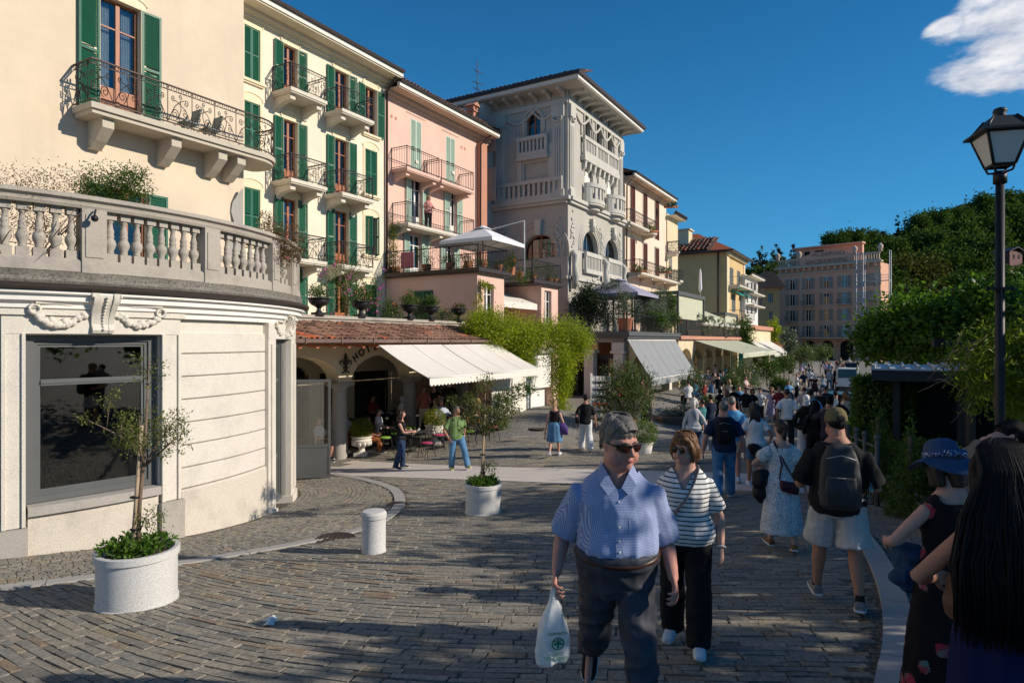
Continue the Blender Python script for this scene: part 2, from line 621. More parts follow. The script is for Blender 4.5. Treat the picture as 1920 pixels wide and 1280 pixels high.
def stone_mat(name,tint=1.0):
	t=NT(name)
	r=t.geo('Random Per Island')
	o=t.rnd()
	rr=t.math('FRACT',t.math('ADD',r,t.math('MULTIPLY',o,7.3)))
	pos=t.geo('Position')
	c=t.ramp(rr,[(0,mul((.16,.158,.15),tint)),(.3,mul((.25,.242,.218),tint)),(.55,mul((.29,.272,.232),tint)),(.75,mul((.215,.222,.215),tint)),(.88,mul((.29,.26,.21),tint)),(.97,mul((.25,.20,.155),tint)),(1,mul((.32,.30,.27),tint))])
	n=t.noise(28,5,.65,pos)
	c=t.mix(.85,c,t.ramp(n,[(.3,.5),(.7,1.4)]),'MULTIPLY')
	n2=t.noise(.55,5,.6,pos)
	c=t.mix(1.0,c,t.ramp(n2,[(.3,(.92,.88,.83)),(.7,(1.14,1.06,.95))]),'MULTIPLY')
	n3=t.noise(120,4,.7,pos)
	c=t.mix(.8,c,t.ramp(n3,[(.3,.7),(.7,1.25)]),'MULTIPLY')
	t.set(Base_Color=c,Roughness=.88,Specular_IOR_Level=.12)
	t.bump(t.math('ADD',t.noise(45,9,.8,pos),n3),.8,.012)
	return t.m
M['stone']=stone_mat('cleft paving stone',1.18)
M['sett']=stone_mat('small sett stone',1.12)
# ---------------------------------------------------------------- street surface
def make_street():
	xs=np.unique(np.concatenate([np.arange(-16,16,.4),np.arange(-60,100,4.),[-900,-500,-250,-120,160,300,600,1200,2000]]))
	ys=np.unique(np.concatenate([np.arange(-4,26,.4),np.arange(26,110,3.),[-300,-100,-40,-15,150,250,400,700,1200,2500]]))
	X,Y=np.meshgrid(xs,ys)
	Z=np.vectorize(gz)(X,Y)-.010
	V=np.stack([X.ravel(),Y.ravel(),Z.ravel()],1)
	nx,ny=len(xs),len(ys)
	i=(np.arange(ny-1)[:,None]*nx+np.arange(nx-1)[None,:]).ravel()
	Q=np.stack([i,i+1,i+nx+1,i+nx],1)
	t=NT('street bed')
	pos=t.geo('Position')
	mp=t.n.new('ShaderNodeMapping')
	mp.inputs['Rotation'].default_value=(0,0,rad(8))
	t.l.new(pos,mp.inputs[0])
	b=t.n.new('ShaderNodeTexBrick')
	t.l.new(mp.outputs[0],b.inputs['Vector'])
	b.inputs['Color1'].default_value=(.23,.22,.2,1)
	b.inputs['Color2'].default_value=(.29,.27,.235,1)
	b.inputs['Mortar'].default_value=(.17,.145,.12,1)
	b.inputs['Scale'].default_value=1.0
	b.inputs['Brick Width'].default_value=.34
	b.inputs['Row Height'].default_value=.15
	b.inputs['Mortar Size'].default_value=.02
	n=t.noise(30,5,.65,pos)
	sep=t.xyz(pos)
	far=t.ramp(t.math('DIVIDE',sep[1],40.0),[(.46,0.0),(.5,1.0)])
	near=t.ramp(n,[(.4,(.05,.042,.032)),(.66,(.27,.225,.16))])
	c=t.mix(far,near,b.outputs['Color'])
	c=t.mix(.7,c,t.ramp(n,[(.25,.7),(.75,1.25)]),'MULTIPLY')
	t.set(Base_Color=c,Roughness=.8,Specular_IOR_Level=.25)
	t.bump(t.math('ADD',t.math('MULTIPLY',b.outputs['Fac'],-.6),n),.5,.03)
	o=inst('street',np_mesh('street',V,Q,t.m))
	return tag(o,'stone paved street running down between the house fronts and the lakeside gardens',None,None,'structure')
STREET=make_street()
K1=[ground_at(u,v)for u,v in((0,1102),(180,1080),(330,1056),(500,1029),(600,1010),(690,987),(735,962),(750,940),(738,917),(700,903),(660,894),(622,888))]
K1=[K1[0]+(K1[0]-K1[1])*2.2]+K1
K2=[ground_at(u,v)for u,v in((1640,1279),(1655,1200),(1650,1120),(1626,1050),(1596,1000),(1556,955),(1515,917))]
K2=[K2[0]-(K2[1]-K2[0]).normalized()*2.2]+K2+[K2[-1]+(K2[-1]-K2[-2])*4]
def smooth_path(P,n=8):
	out=[]
	for i in range(len(P)-1):
		p0,p1,p2,p3=P[max(i-1,0)],P[i],P[i+1],P[min(i+2,len(P)-1)]
		for j in range(n):
			u=j/n
			q=.5*((2*p1)+(p2-p0)*u+(2*p0-5*p1+4*p2-p3)*u*u+(3*p1-p0-3*p2+p3)*u**3)
			out.append(Vector((q.x,q.y,0)))
	out.append(Vector((P[-1].x,P[-1].y,0)))
	return out
K1S,K2S=smooth_path(K1),smooth_path(K2)
DC=Vector((-10.6,13.2,0))
def pip(poly,X,Y):
	ins=np.zeros(X.shape,bool)
	n=len(poly)
	for i in range(n):
		x0,y0=poly[i][0],poly[i][1]
		x1,y1=poly[(i+1)%n][0],poly[(i+1)%n][1]
		if y0==y1:
			continue
		c=((y0>Y)!=(y1>Y))&(X<(x1-x0)*(Y-y0)/(y1-y0)+x0)
		ins^=c
	return ins
def dpath(path,X,Y):
	d=np.full(X.shape,1e9)
	for a,b in zip(path[:-1],path[1:]):
		ax,ay,bx,by=a.x,a.y,b.x,b.y
		L2=(bx-ax)**2+(by-ay)**2+1e-9
		k=np.clip(((X-ax)*(bx-ax)+(Y-ay)*(by-ay))/L2,0,1)
		d=np.minimum(d,np.hypot(X-ax-k*(bx-ax),Y-ay-k*(by-ay)))
	return d
POLY1=[tuple(p[:2])for p in K1S]+[(-16,17),(-16,4)]
POLY2=[tuple(p[:2])for p in K2S]+[(30,40),(30,0)]
STRIP0,STRIP1=13.15,15.25
gzv=gz
def stones(C,r,inset=.012,lift=.006,drop=.02):
	"""C: (n,4,2) plan corners -> verts (n*8,3) and quads, each stone a low block with a bevelled uneven top"""
	n=len(C)
	mid=C.mean(1,keepdims=True)
	dv=C-mid
	L=np.linalg.norm(dv,axis=2,keepdims=True)
	top=mid+dv*np.maximum(1-inset/L,.3)
	hz=r.uniform(-lift,lift,(n,1))*.9+r.uniform(-lift,lift,(n,4))*.12
	zt=gzv(top[:,:,0],top[:,:,1])+hz
	zb=gzv(C[:,:,0],C[:,:,1])-drop
	zm=zt-.004
	V=np.concatenate([np.dstack([C,zb]),np.dstack([C*.6+top*.4,zm]),np.dstack([top,zt])],1).reshape(-1,3)
	b=(np.arange(n)*12)[:,None,None]
	q=[[8,9,10,11]]
	for k in range(4):
		q.append([k,(k+1)%4,4+(k+1)%4,4+k])
		q.append([4+k,4+(k+1)%4,8+(k+1)%4,8+k])
	Q=(b+np.array(q)[None]).reshape(-1,4)
	return V,Q
def lay(C,r,name,mat,n_single,single_name,inset=.012,lift=.006):
	"""the stones that show largest become parts of their own, the rest one mesh"""
	cx,cy=C.mean(1)[:,0],C.mean(1)[:,1]
	ok=(np.abs(cx)<.8*cy+.1)&(cy>3.6)
	d1,d2=C[:,2]-C[:,0],C[:,3]-C[:,1]
	area=.5*np.abs(d1[:,0]*d2[:,1]-d1[:,1]*d2[:,0])
	score=np.where(ok,area/cy**3,0)
	order=np.argsort(-score)
	sel=np.zeros(len(C),bool)
	sel[order[:n_single]]=True
	V,Q=stones(C[~sel],r,inset,lift)
	o=inst(name,np_mesh(name,V,Q,mat),STREET)
	o['kind']='stuff'
	for i in np.where(sel)[0]:
		V,Q=stones(C[i:i+1],r,inset,lift)
		c=V.mean(0)
		inst(single_name,np_mesh(single_name,V-c,Q,mat),STREET,tuple(c))
def make_paving():
	r=np.random.default_rng(3)
	def g(x):
		k=np.minimum(x,0)
		k2=np.maximum(k,-3.7)
		return-.10*x-.17*-(k2**2)/2*1+(k-k2)*-.62
		# slope of a course: nearly level on the right, turning down to the right on the left
	rows=[]
	y0=-3.0
	while y0<24:
		h=r.uniform(.07,.108)*(1 if y0<12 else 1.3)
		rows.append((y0,h))
		y0+=h+.010
	out=[]
	for(y0,h)in rows:
		x=-14+r.uniform(0,.3)
		xs=[]
		while x<13:
			w=r.choice([r.uniform(.12,.2),r.uniform(.2,.3),r.uniform(.26,.44)])
			if y0>12:
				w*=1.25
			xs.append((x,x+w))
			x+=w+r.uniform(.005,.012)
		xs=np.array(xs)
		xa,xb=xs[:,0],xs[:,1]
		j=lambda:r.uniform(-.009,.009,len(xs))
		sl=lambda q:(g(q+.01)-g(q-.01))/.02
		ta,tb=xa-h*sl(xa)/(1+sl(xa)**2),xb-h*sl(xb)/(1+sl(xb)**2)
		c=np.stack([np.stack([xa+j(),y0+g(xa)+j()],1),np.stack([xb+j(),y0+g(xb)+j()],1),np.stack([tb+j(),y0+h+g(tb)+j()],1),np.stack([ta+j(),y0+h+g(ta)+j()],1)],1)
		out.append(c)
	C=np.concatenate(out)
	m=C.mean(1)
	X,Y=m[:,0],m[:,1]
	keep=(Y>1.6)&(Y<21.5)&(np.abs(X)<.84*Y+1.2)
	C,X,Y=C[keep],X[keep],Y[keep]
	T,S=.509*X+.861*Y,.861*X-.509*Y
	keep=~((T>STRIP0-.03)&(T<STRIP1+.03))&~pip(POLY1,X,Y)&~pip(POLY2,X,Y)
	keep&=(dpath(K1S,X,Y)>.14)&(dpath(K2S,X,Y)>.12)&(S>-15.2)&(np.hypot(X-DC.x,Y-DC.y)>5.9)
	lay(C[keep],r,'paving',M['stone'],300,'paving_stone',.005,.005)
	# small setts in wavy courses round the pavilion
	out=[]
	for k in range(60):
		rr=5.78+k*.098
		th=-1.75
		while th<.9:
			w=r.uniform(.07,.15)/rr
			ths=np.array([th,th+w-.006/rr])
			bay=lambda a:.16*np.abs(np.sin(a*4.1+.3*np.sin(k*.5)))
			P=[]
			for(a,q)in((ths[0],0),(ths[1],0),(ths[1],.09),(ths[0],.09)):
				R_=rr+q+bay(a)+r.uniform(-.009,.009)
				P.append((DC.x+R_*math.cos(a),DC.y+R_*math.sin(a)))
			out.append(P[::-1])
			th+=w
	C=np.array(out)
	X,Y=C.mean(1)[:,0],C.mean(1)[:,1]
	keep=pip(POLY1,X,Y)&(dpath(K1S,X,Y)>.15)&(np.abs(X)<.84*Y+1)&(Y>5)&(.509*X+.861*Y<STRIP0)
	lay(C[keep],r,'setts',M['sett'],0,'sett',.008,.004)
	# setts of the path along the garden wall on the lake side
	out=[]
	a=.38
	ca,sa=math.cos(a),math.sin(a)
	yy=-2.0
	while yy<16:
		h=r.uniform(.11,.15)
		xx=-3.0
		while xx<9:
			w=r.uniform(.12,.24)
			out.append([(xx*ca+yy*sa,-xx*sa+yy*ca)for(xx,yy)in((xx,yy),(xx+w,yy+r.uniform(-.006,.006)),(xx+w,yy+h),(xx,yy+h))])
			xx+=w+.009
		yy+=h+.01
	C=np.array(out)
	X,Y=C.mean(1)[:,0],C.mean(1)[:,1]
	keep=pip(POLY2,X,Y)&(dpath(K2S,X,Y)>.26)&(np.abs(X)<.84*Y+1)&(Y>1.5)&(.509*X+.861*Y<STRIP0+6)
	lay(C[keep],r,'setts',M['sett'],0,'sett',.009,.004)
make_paving()
def kerb_run(path,w0,w1,piece,mat,name,up=.012):
	"""kerb stones laid end to end along a path, w0..w1 to its right"""
	acc,segs,cur=0,[],[path[0]]
	for a,b in zip(path[:-1],path[1:]):
		acc+=(b-a).length
		cur.append(b)
		if acc>=piece:
			segs.append(cur)
			cur,acc=[b],0
	if len(cur)>1:
		segs.append(cur)
	for sg in segs:
		L,R_=[],[]
		for i,p in enumerate(sg):
			d=(sg[min(i+1,len(sg)-1)]-sg[max(i-1,0)]).normalized()
			e=.006 if i==len(sg)-1 else(-.006 if i==0 else 0)
			nrm=Vector((d.y,-d.x,0))
			q=p-d*e
			for side,w in((L,w0),(R_,w1)):
				pp=q+nrm*w
				side.append(Vector((pp.x,pp.y,gz(pp.x,pp.y))))
		mb=MB()
		n=len(sg)
		c=sum(L,Vector())/n
		b=mb.v([p-c+Vector((0,0,-.05))for p in L]+[p-c+Vector((0,0,up))for p in L]+[p-c+Vector((0,0,up))for p in R_]+[p-c+Vector((0,0,-.05))for p in R_])
		for i in range(n-1):
			for k in range(3):
				mb.f((b+k*n+i,b+k*n+i+1,b+(k+1)*n+i+1,b+(k+1)*n+i))
		mb.f((b,b+n,b+2*n,b+3*n))
		mb.f((b+n-1,b+4*n-1,b+3*n-1,b+2*n-1))
		mb.build(name,mat,STREET,loc=tuple(c))
kerb_run(K1S,-.11,.11,1.1,M['kerb'],'kerb_stone',.014)
kerb_run(K2S,0,.22,1.3,M['kerb'],'kerb_stone',.03)
def make_strip():
	r=random.Random(5)
	s=-15.0
	while s<-1.9:
		w=.92
		t=STRIP0
		k=0
		while t<STRIP1-.1:
			h=.52
			off=0 if k%2 else.45
			mb=MB()
			q=[]
			for(ss,tt)in((s+off+.004,t+.004),(s+off+w-.004,t+.004),(s+off+w-.004,t+h-.004),(s+off+.004,t+h-.004)):
				p=st(ss,tt)
				p.z=gz(p.x,p.y)+.004+r.uniform(-.001,.001)
				q.append(p)
			c=sum(q,Vector())/4
			dn=Vector((0,0,-.04))
			b=mb.v([p-c+dn for p in q]+[p-c for p in q])
			mb.f((b+4,b+5,b+6,b+7))
			for i in range(4):
				mb.f((b+i,b+(i+1)%4,b+4+(i+1)%4,b+4+i))
			if(c-DC).to_2d().length>6.2:
				mb.build('slab',M['stripslab'],STREET,loc=tuple(c))
			t+=h
			k+=1
		s+=w
make_strip()
# iron gully covers let into the paving
for(u,v,rr_,lab)in((629,1009,.3,'dark iron gully cover in the paving beside the bollard'),(1010,803,.32,'round manhole cover on the street in front of the white canvas wall'),(745,945,.2,'small square drain cover on the kerb nose')):
	p=ground_at(u,v)
	mb=MB()
	mb.lathe([(rr_,-.01),(rr_,.012),(rr_*.93,.012),(rr_*.92,.008),(.01,.008)],24)
	for k in range(-3,4):
		mb.box(k*rr_*.24-.012,k*rr_*.24+.012,-rr_*.6,rr_*.6,.008,.016)
	tag(mb.build('manhole_cover',M['rustiron'],loc=tuple(p)),lab,'manhole cover')
	# scraps of torn paper lying on the stones
for(u,v,w,lab)in((507,1165,.07,'larger white paper scrap lying on the stones'),(504,1172,.05,'smaller torn paper scrap just beside the larger one')):
	p=ground_at(u,v)
	mb=MB()
	b=mb.v([(-w,-.03,.012),(0,-.045,.03),(w,-.02,.012),(w*.8,.03,.02),(.01,.05,.045),(-w*.9,.03,.01)])
	mb.f((b,b+1,b+4,b+5))
	mb.f((b+1,b+2,b+3,b+4))
	tag(mb.build('paper_scrap',M['white'],loc=tuple(p)),lab,'litter')
	# ---------------------------------------------------------------- round corner pavilion with the balustraded terrace
PAV=thing('corner_pavilion','round pale granite corner pavilion with tall grey windows and a balustraded roof terrace','building',(0,0,0))
RW=5.75
def th_at(u,R=RW):
	"""angle on the pavilion wall seen at photo column u"""
	r=(u-CU)/FPX
	a=r*r+1
	b=-2*(r*DC.x+DC.y)
	c=DC.x**2+DC.y**2-R*R
	y=(-b-math.sqrt(max(b*b-4*a*c,0)))/(2*a)
	return math.atan2(y-DC.y,r*y-DC.x)
def cyl(th,r,z):
	return Vector((DC.x+r*math.cos(th),DC.y+r*math.sin(th),z))
def arc_box(mb,th0,th1,r0,r1,z0,z1,n=None,k=0):
	n=n or max(1,int(abs(th1-th0)/.06)+1)
	mb.sweep([(r0,z0),(r1,z0),(r1,z1),(r0,z1)],DC,th0,th1,n,k)
def zbase(th):
	p=cyl(th,RW,0)
	return gz(p.x,p.y)-.15
tW0,tW1=th_at(47),th_at(299)
tJ0,tJ1=th_at(2),th_at(334)
tD0,tD1=th_at(511),.14
tP0,tP1=th_at(497),.27
zW0,zW1=-.04,2.34
# core walls behind the facing stones
mb=MB()
for a,b,z0,z1 in((-2.6,tW0,-1.6,3.0),(tW1,tD0,-1.6,3.0),(tD1,1.6,-1.6,3.0),(tW0,tW1,-1.6,zW0-.14),(tW0,tW1,zW1,3.0),(tD0,tD1,2.28,3.0)):
	arc_box(mb,a,b,RW-.45,RW-.045,z0,z1)
mb.build('core_wall',M['granite'],PAV)
mb=MB()
mb.lathe([(.01,3.02),(5.9,3.02),(5.9,3.1),(.01,3.1)],48,DC)
mb.build('terrace_floor',M['granite2'],PAV)
mb=MB()
mb.lathe([(5.2,-1.25),(5.2,-1.2),(.01,-1.2)],32,DC)
mb.build('inside_floor',M['dark'],PAV)
mb=MB()
mb.box(DC.x-3.2,DC.x-3.1,DC.y-5,DC.y+5,-1.3,3)
mb.box(DC.x-3.1,DC.x+5,DC.y+1.5,DC.y+1.6,-1.3,3)
mb.build('inside_wall',M['room'],PAV)
# facing stones in courses, each its own block with open joints
ZC=[2.41,2.045,1.665,1.285,.90,.525,.15,-.20]
for i in range(len(ZC)-1):
	for(a,b,nm)in((tJ1,tP0,1),(-2.2,tJ0,3)):
		for j in range(nm):
			aa=a+(b-a)*j/nm
			bb=a+(b-a)*(j+1)/nm
			mb=MB()
			j2=.009
			n=8
			mb.sweep([(RW-.06,ZC[i+1]+j2),(RW-.012,ZC[i+1]+j2),(RW,ZC[i+1]+j2+.012),(RW,ZC[i]-j2-.012),(RW-.012,ZC[i]-j2),(RW-.06,ZC[i]-j2)],DC,aa+.001,bb-.001,n)
			mb.build('stone_block',M['granite'],PAV)
for(a,b,n)in((tJ1+.008,tP0,1),(-2.2,tJ0,3)):
	mb=MB()
	mb.sweep([(RW-.06,-1.7),(RW+.03,-1.7),(RW+.03,-.24),(RW,-.205),(RW-.06,-.205)],DC,a,b,12)
	mb.build('plinth',M['plinth'],PAV)
	# window surround
mb=MB()
for(a,b)in((tJ0,tW0),(tW1,tJ1)):
	arc_box(mb,a,b,RW-.3,RW+.05,-.32,2.36,3)
	w=(b-a)
	arc_box(mb,a+w*.0,a+w*.16,RW,RW+.085,-.32,2.36,1)
	arc_box(mb,b-w*.16,b,RW,RW+.085,-.32,2.36,1)
arc_box(mb,tJ0,tJ1,RW-.3,RW+.06,2.36,2.62,10)
arc_box(mb,tJ0-.01,tJ1+.01,RW,RW+.10,2.62,2.70,10)
mb.build('window_surround',M['granite'],PAV)
for(a,b)in((tJ0-.006,tW0+.004),(tW1-.004,tJ1+.008)):
	mb=MB()
	arc_box(mb,a,b,RW-.3,RW+.11,-1.8,-.33,3)
	mb.build('jamb_base',M['granite2'],PAV)
mb=MB()
arc_box(mb,tW0+.004,tW1-.004,RW-.35,RW+.10,-.18,zW0-.01,6)
mb.build('window_sill',M['granite2'],PAV)
mb=MB()
arc_box(mb,tW0+.005,tW1-.005,RW-.3,RW+.02,-1.8,-.20,6)
mb.build('apron',M['plinth'],PAV)
def glazed(a,b,z0,z1,tr,door=False,depth=.16):
	"""grey steel frame with a transom, on the chord between two angles"""
	P0,P1=cyl(a,RW-depth,0),cyl(b,RW-depth,0)
	dx=(P1-P0).normalized()
	L=(P1-P0).length
	nn=Vector((dx.y,-dx.x,0))
	Mx=Matrix(((dx.x,-nn.x,0,P0.x),(dx.y,-nn.y,0,P0.y),(0,0,1,0),(0,0,0,1)))
	mb=MB(Mx)
	f=.10
	for(i0,i1,d0,d1)in((0,f,-.05,.06),(f,f+.05,-.02,.05),(f+.05,f+.09,.0,.05)):
		for(x0,x1,za,zb)in((i0,i1,z0,z1),(L-i1,L-i0,z0,z1),(i1,L-i1,z1-i1*.9,z1-i0*.9),(i1,L-i1,z0+i0*.9,z0+i1*.9)):
			mb.box(x0,x1,d0,d1,za,zb)
	e=f+.09
	mb.box(e,L-e,-.015,.05,tr-.045,tr+.045)
	mb.box(e,L-e,-.03,.05,tr-.015,tr+.015)
	fr=mb.build('door_frame' if door else 'window_frame',M['grayframe'],PAV)
	zlow=z0+.1
	if door:
		zlow=z0+1.0
		mb=MB(Mx)
		mb.box(e,L-e,-.01,.04,z0+.1,zlow)
		for(x0,x1)in((e+.05,L/2-.03),(L/2+.03,L-e-.05)):
			for q in((x0,x1,z0+.16,z0+.19),(x0,x1,zlow-.09,zlow-.06),(x0,x0+.03,z0+.19,zlow-.09),(x1-.03,x1,z0+.19,zlow-.09)):
				mb.box(q[0],q[1],-.025,-.008,q[2],q[3])
		mb.build('kick_panel',M['grayframe'],fr)
	for(za,zb)in((zlow,tr-.045),(tr+.045,z1-e*.9)):
		mb=MB(Mx)
		mb.box(e,L-e,.012,.02,za,zb)
		mb.build('pane',M['glass'],fr)
	return Mx,L
MWN,LW=glazed(tW0,tW1,zW0,zW1,1.66)
glazed(tD0,tD1,zbase(-.1)+.16,2.28,1.42,True)
# small white card standing inside on the sill
c=at_depth(135,917,9.55)
mb=MB()
mb.prism([(-.11,0),(.11,0),(.10,.1),(-.12,.1)],c-Vector((0,0,.05)),(.97,.25,0),(0,0,1),(.25,-.97,0),0,.012)
tag(mb.build('display_card',M['white']),'small white card standing on the inside sill of the big pavilion window','card')
# door pilasters and head
mb=MB()
for(a,b)in((tP0,tD0),(tD1,tP1)):
	arc_box(mb,a,b,RW-.3,RW+.07,-1.15,2.3,2)
	w=b-a
	arc_box(mb,a+w*.3,b-w*.3,RW+.05,RW+.10,-1.0,2.2,1)
	arc_box(mb,a-.004,b+.004,RW-.3,RW+.11,-1.9,-1.12,2)
arc_box(mb,tP0,tP1,RW-.3,RW+.075,2.3,2.62,5)
mb.build('door_surround',M['granite'],PAV)
# steps of cornice moulding, gutter, blackened ledge
mb=MB()
mb.sweep([(RW-.3,2.62),(RW+.06,2.62),(RW+.06,2.70),(RW+.12,2.72),(RW+.12,2.78),(RW+.2,2.82),(RW+.2,2.90),(RW+.27,2.92),(RW+.27,2.955),(RW-.3,2.955)],DC,-2.6,1.5,80)
mb.build('cornice',M['white'],PAV)
mb=MB()
mb.sweep([(RW+.1,2.965),(RW+.30,2.965),(RW+.36,3.0),(RW+.37,3.055),(RW+.32,3.06),(RW+.1,3.06)],DC,-2.6,1.5,80)
mb.build('gutter',M['gutter'],PAV)
mb=MB()
mb.sweep([(RW-.3,3.07),(RW+.24,3.065),(RW+.26,3.10),(RW+.2,3.15),(RW+.22,3.24),(RW-.3,3.25)],DC,-2.6,1.5,80)
mb.build('ledge',M['moss'],PAV)
# carved keystones with fruit swags
def keystone(th,sc,z0):
	mb=MB()
	o=cyl(th,RW+.02,0)
	nr=Vector((math.cos(th),math.sin(th),0))
	tg=Vector((-math.sin(th),math.cos(th),0))
	prof=[(0,.0),(.10,.0),(.13,.05),(.11,.10),(.08,.14),(.10,.24),(.17,.36),(.25,.46),(.30,.55),(.29,.63),(.22,.66),(0,.66)]
	for(w0,w1,g)in((-.19,-.10,1.0),(-.10,.10,.9),(.10,.19,1.0)):
		n=len(prof)
		for(p,q)in zip([prof],[prof]):
			tpr=lambda z:.78+.22*z/.66
			b=mb.v([o+nr*(d*g*sc)+tg*(w0*sc*tpr(z))+Vector((0,0,z0+z*sc))for d,z in prof]+[o+nr*(d*g*sc)+tg*(w1*sc*tpr(z))+Vector((0,0,z0+z*sc))for d,z in prof])
			mb.f(range(b,b+n))
			mb.f(range(b+2*n-1,b+n-1,-1))
			for i in range(n):
				j=(i+1)%n
				mb.f((b+i,b+n+i,b+n+j,b+j),0,True)
	for k in range(11):
		z=.06+k*.05
		d=np.interp(z,[p[1]for p in prof[1:-1]],[p[0]for p in prof[1:-1]])
		mb.ell(o+nr*(d*sc)+Vector((0,0,z0+z*sc)),(.025*sc,.025*sc,.022*sc),6,5)
	for sgn in(-1,1):
		mb.tube([o+tg*(sgn*.2*sc)+nr*(.2*sc)+Vector((0,0,z0+.56*sc))+(Vector((0,0,math.sin(a)))+nr*math.cos(a))*(.1-.012*a)*sc for a in np.linspace(0,7,16)],.022*sc,6)
	mb.build('keystone',M['granite'],PAV,sharp=40)
	for sgn in(-1,1):
		mb=MB()
		r=random.Random(int(sgn*10+th*100))
		for k in range(26):
			f=k/25
			x=sgn*(.24+.62*f)*sc
			zz=z0+sc*(.30-.17*math.sin(f*pi*.9)+.02*f)
			p=o+tg*x+nr*.05+Vector((0,0,zz))
			rr_=(.055-.02*abs(f-.5))*sc*r.uniform(.8,1.25)
			mb.ell(p+Vector((0,0,r.uniform(-.04,.04)*sc)),(rr_,rr_,rr_),7,5)
		mb.tube([o+tg*(sgn*(.9*sc+.07*sc*math.cos(a)))+nr*.05+Vector((0,0,z0+.36*sc+.07*sc*math.sin(a)))for a in np.linspace(0,6.2,12)],.028*sc,6,closed=False)
		mb.tube([o+tg*(sgn*x*sc)+nr*.07+Vector((0,0,z0+sc*z))for x,z in((.22,.56),(.3,.48),(.45,.44),(.62,.46),(.9,.46))],.03*sc,6)
		mb.build('fruit_swag',M['granite'],PAV,sharp=60)
keystone((tW0+tW1)/2+.004,.92,2.37)
keystone((tD0+tD1)/2+.02,.72,2.32)
# balustrade: base rail, pedestals, balusters, handrail
ZB0,ZB1=3.25,4.36
RB=5.8
mb=MB()
mb.sweep([(RB-.16,ZB0),(RB+.12,ZB0),(RB+.12,ZB0+.15),(RB+.07,ZB0+.19),(RB-.13,ZB0+.19)],DC,-2.4,1.5,70)
mb.build('base_rail',M['balu'],PAV)
mb=MB()
mb.sweep([(RB-.17,ZB1-.19),(RB+.13,ZB1-.19),(RB+.15,ZB1-.15),(RB+.10,ZB1-.12),(RB+.12,ZB1-.07),(RB+.17,ZB1-.06),(RB+.17,ZB1),(RB-.2,ZB1),(RB-.2,ZB1-.06)],DC,-2.4,1.5,90)
mb.build('handrail',M['balu'],PAV)
PEDS=[th_at(u,RB+.1)for u in(176,396,515)]+[.10,.47,.9]
d0=PEDS[1]-PEDS[0]
PEDS=[PEDS[0]-d0*1.1,PEDS[0]-d0*2.2]+PEDS
PEDS.sort()
bal=MB()
H=ZB1-.19-ZB0-.19
bal.box(-.085,.085,-.085,.085,0,.12)
bal.lathe([(.055,.12),(.06,.14),(.05,.17),(.085,.235),(.092,.275),(.08,.315),(.05,.36),(.062,.38),(.062,.395),(.052,.41),(.058,.45),(.06,.475),(.046,.50),(.036,H-.14),(.055,H-.125),(.055,H-.10)],14)
bal.box(-.075,.075,-.075,.075,H-.10,H)
bal_me=bal.mesh('baluster',M['balu'])
for i,th in enumerate(PEDS):
	hw=.155/RB
	mb=MB()
	arc_box(mb,th-hw,th+hw,RB-.18,RB+.14,ZB0-.02,ZB1-.185,2)
	arc_box(mb,th-hw*.72,th+hw*.72,RB+.1,RB+.155,ZB0+.22,ZB1-.27,2)
	mb.build('pedestal',M['balu'],PAV)
	if i<len(PEDS)-1:
		a,b=th+hw,PEDS[i+1]-hw
		n=max(3,int((b-a)*RB/.188))
		for k in range(n):
			t_=a+(b-a)*(k+.5)/n
			p=cyl(t_,RB-.02,ZB0+.19)
			inst('baluster',bal_me,PAV,tuple(p),(0,0,t_),(.9,.9,1))
			# little lamp bracket on the pedestal
mb=MB()
p=cyl(PEDS[2]if len(PEDS)>2 else 0,RB+.18,ZB1-.3)
mb.tube([p+Vector((0,0,.1)),p+Vector((.03,-.06,.06)),p+Vector((.05,-.1,0))],.014,6)
mb.ell(p+Vector((.05,-.1,-.04)),(.05,.05,.05),8,6)
tag(mb.build('spot_lamp',M['black']),'small black spot lamp fixed to a balustrade pedestal','lamp')
# open glazed door leaf standing beyond the pavilion door, with a raised lily on its grey panel
c=on_s(620,900,-13.4)
LEAF=thing('glass_door_leaf','open grey steel door leaf with glass above and a raised lily on its panel','door',tuple(c),0)
hd=Vector((-1,-.16,0)).normalized()
nd=Vector((hd.y,-hd.x,0))
MxL=Matrix(((hd.x,nd.x,0,0),(hd.y,nd.y,0,0),(0,0,1,0),(0,0,0,1)))
zg=gz(c.x,c.y)-c.z
W_,HT=.95,2.72
mb=MB(MxL)
for q in((0,.055,0,HT),(W_-.055,W_,0,HT),(.055,W_-.055,HT-.07,HT),(.055,W_-.055,.0,.08),(.055,W_-.055,.84,.93)):
	mb.box(q[0],q[1],-.025,.025,q[2],q[3])
mb.build('frame',M['grayframe'],LEAF)
mb=MB(MxL)
mb.box(.055,W_-.055,-.012,.012,.08,.84)
mb.build('kick_panel',M['grayframe'],LEAF)
def lily(mb,o,ax,ay,az,s,r):
	o,ax,ay,az=Vector(o),Vector(ax),Vector(ay),Vector(az)
	P=lambda a,b:o+ax*(a*s)+ay*(b*s)+az*r
	mb.tube([P(0,-.1),P(-.1,.2),P(-.13,.4),P(0,.75),P(.13,.4),P(.1,.2),P(0,-.1)],r,6)
	mb.tube([P(0,-.45),P(0,.65)],r,6)
	for g in(-1,1):
		mb.tube([P(0,-.1),P(g*.14,.12),P(g*.3,.32),P(g*.42,.3),P(g*.46,.15),P(g*.38,.06)],r,6)
		mb.tube([P(0,-.1),P(g*.1,-.28),P(g*.2,-.42),P(g*.3,-.4)],r,6)
	mb.tube([P(-.2,-.1),P(.2,-.1)],r*1.2,6)
mb=MB(MxL)
lily(mb,(W_*.55,.02,.42),(1,0,0),(0,0,1),(0,1,0),.48,.013)
mb.build('lily_emblem',M['grayframe'],LEAF)
mb=MB(MxL)
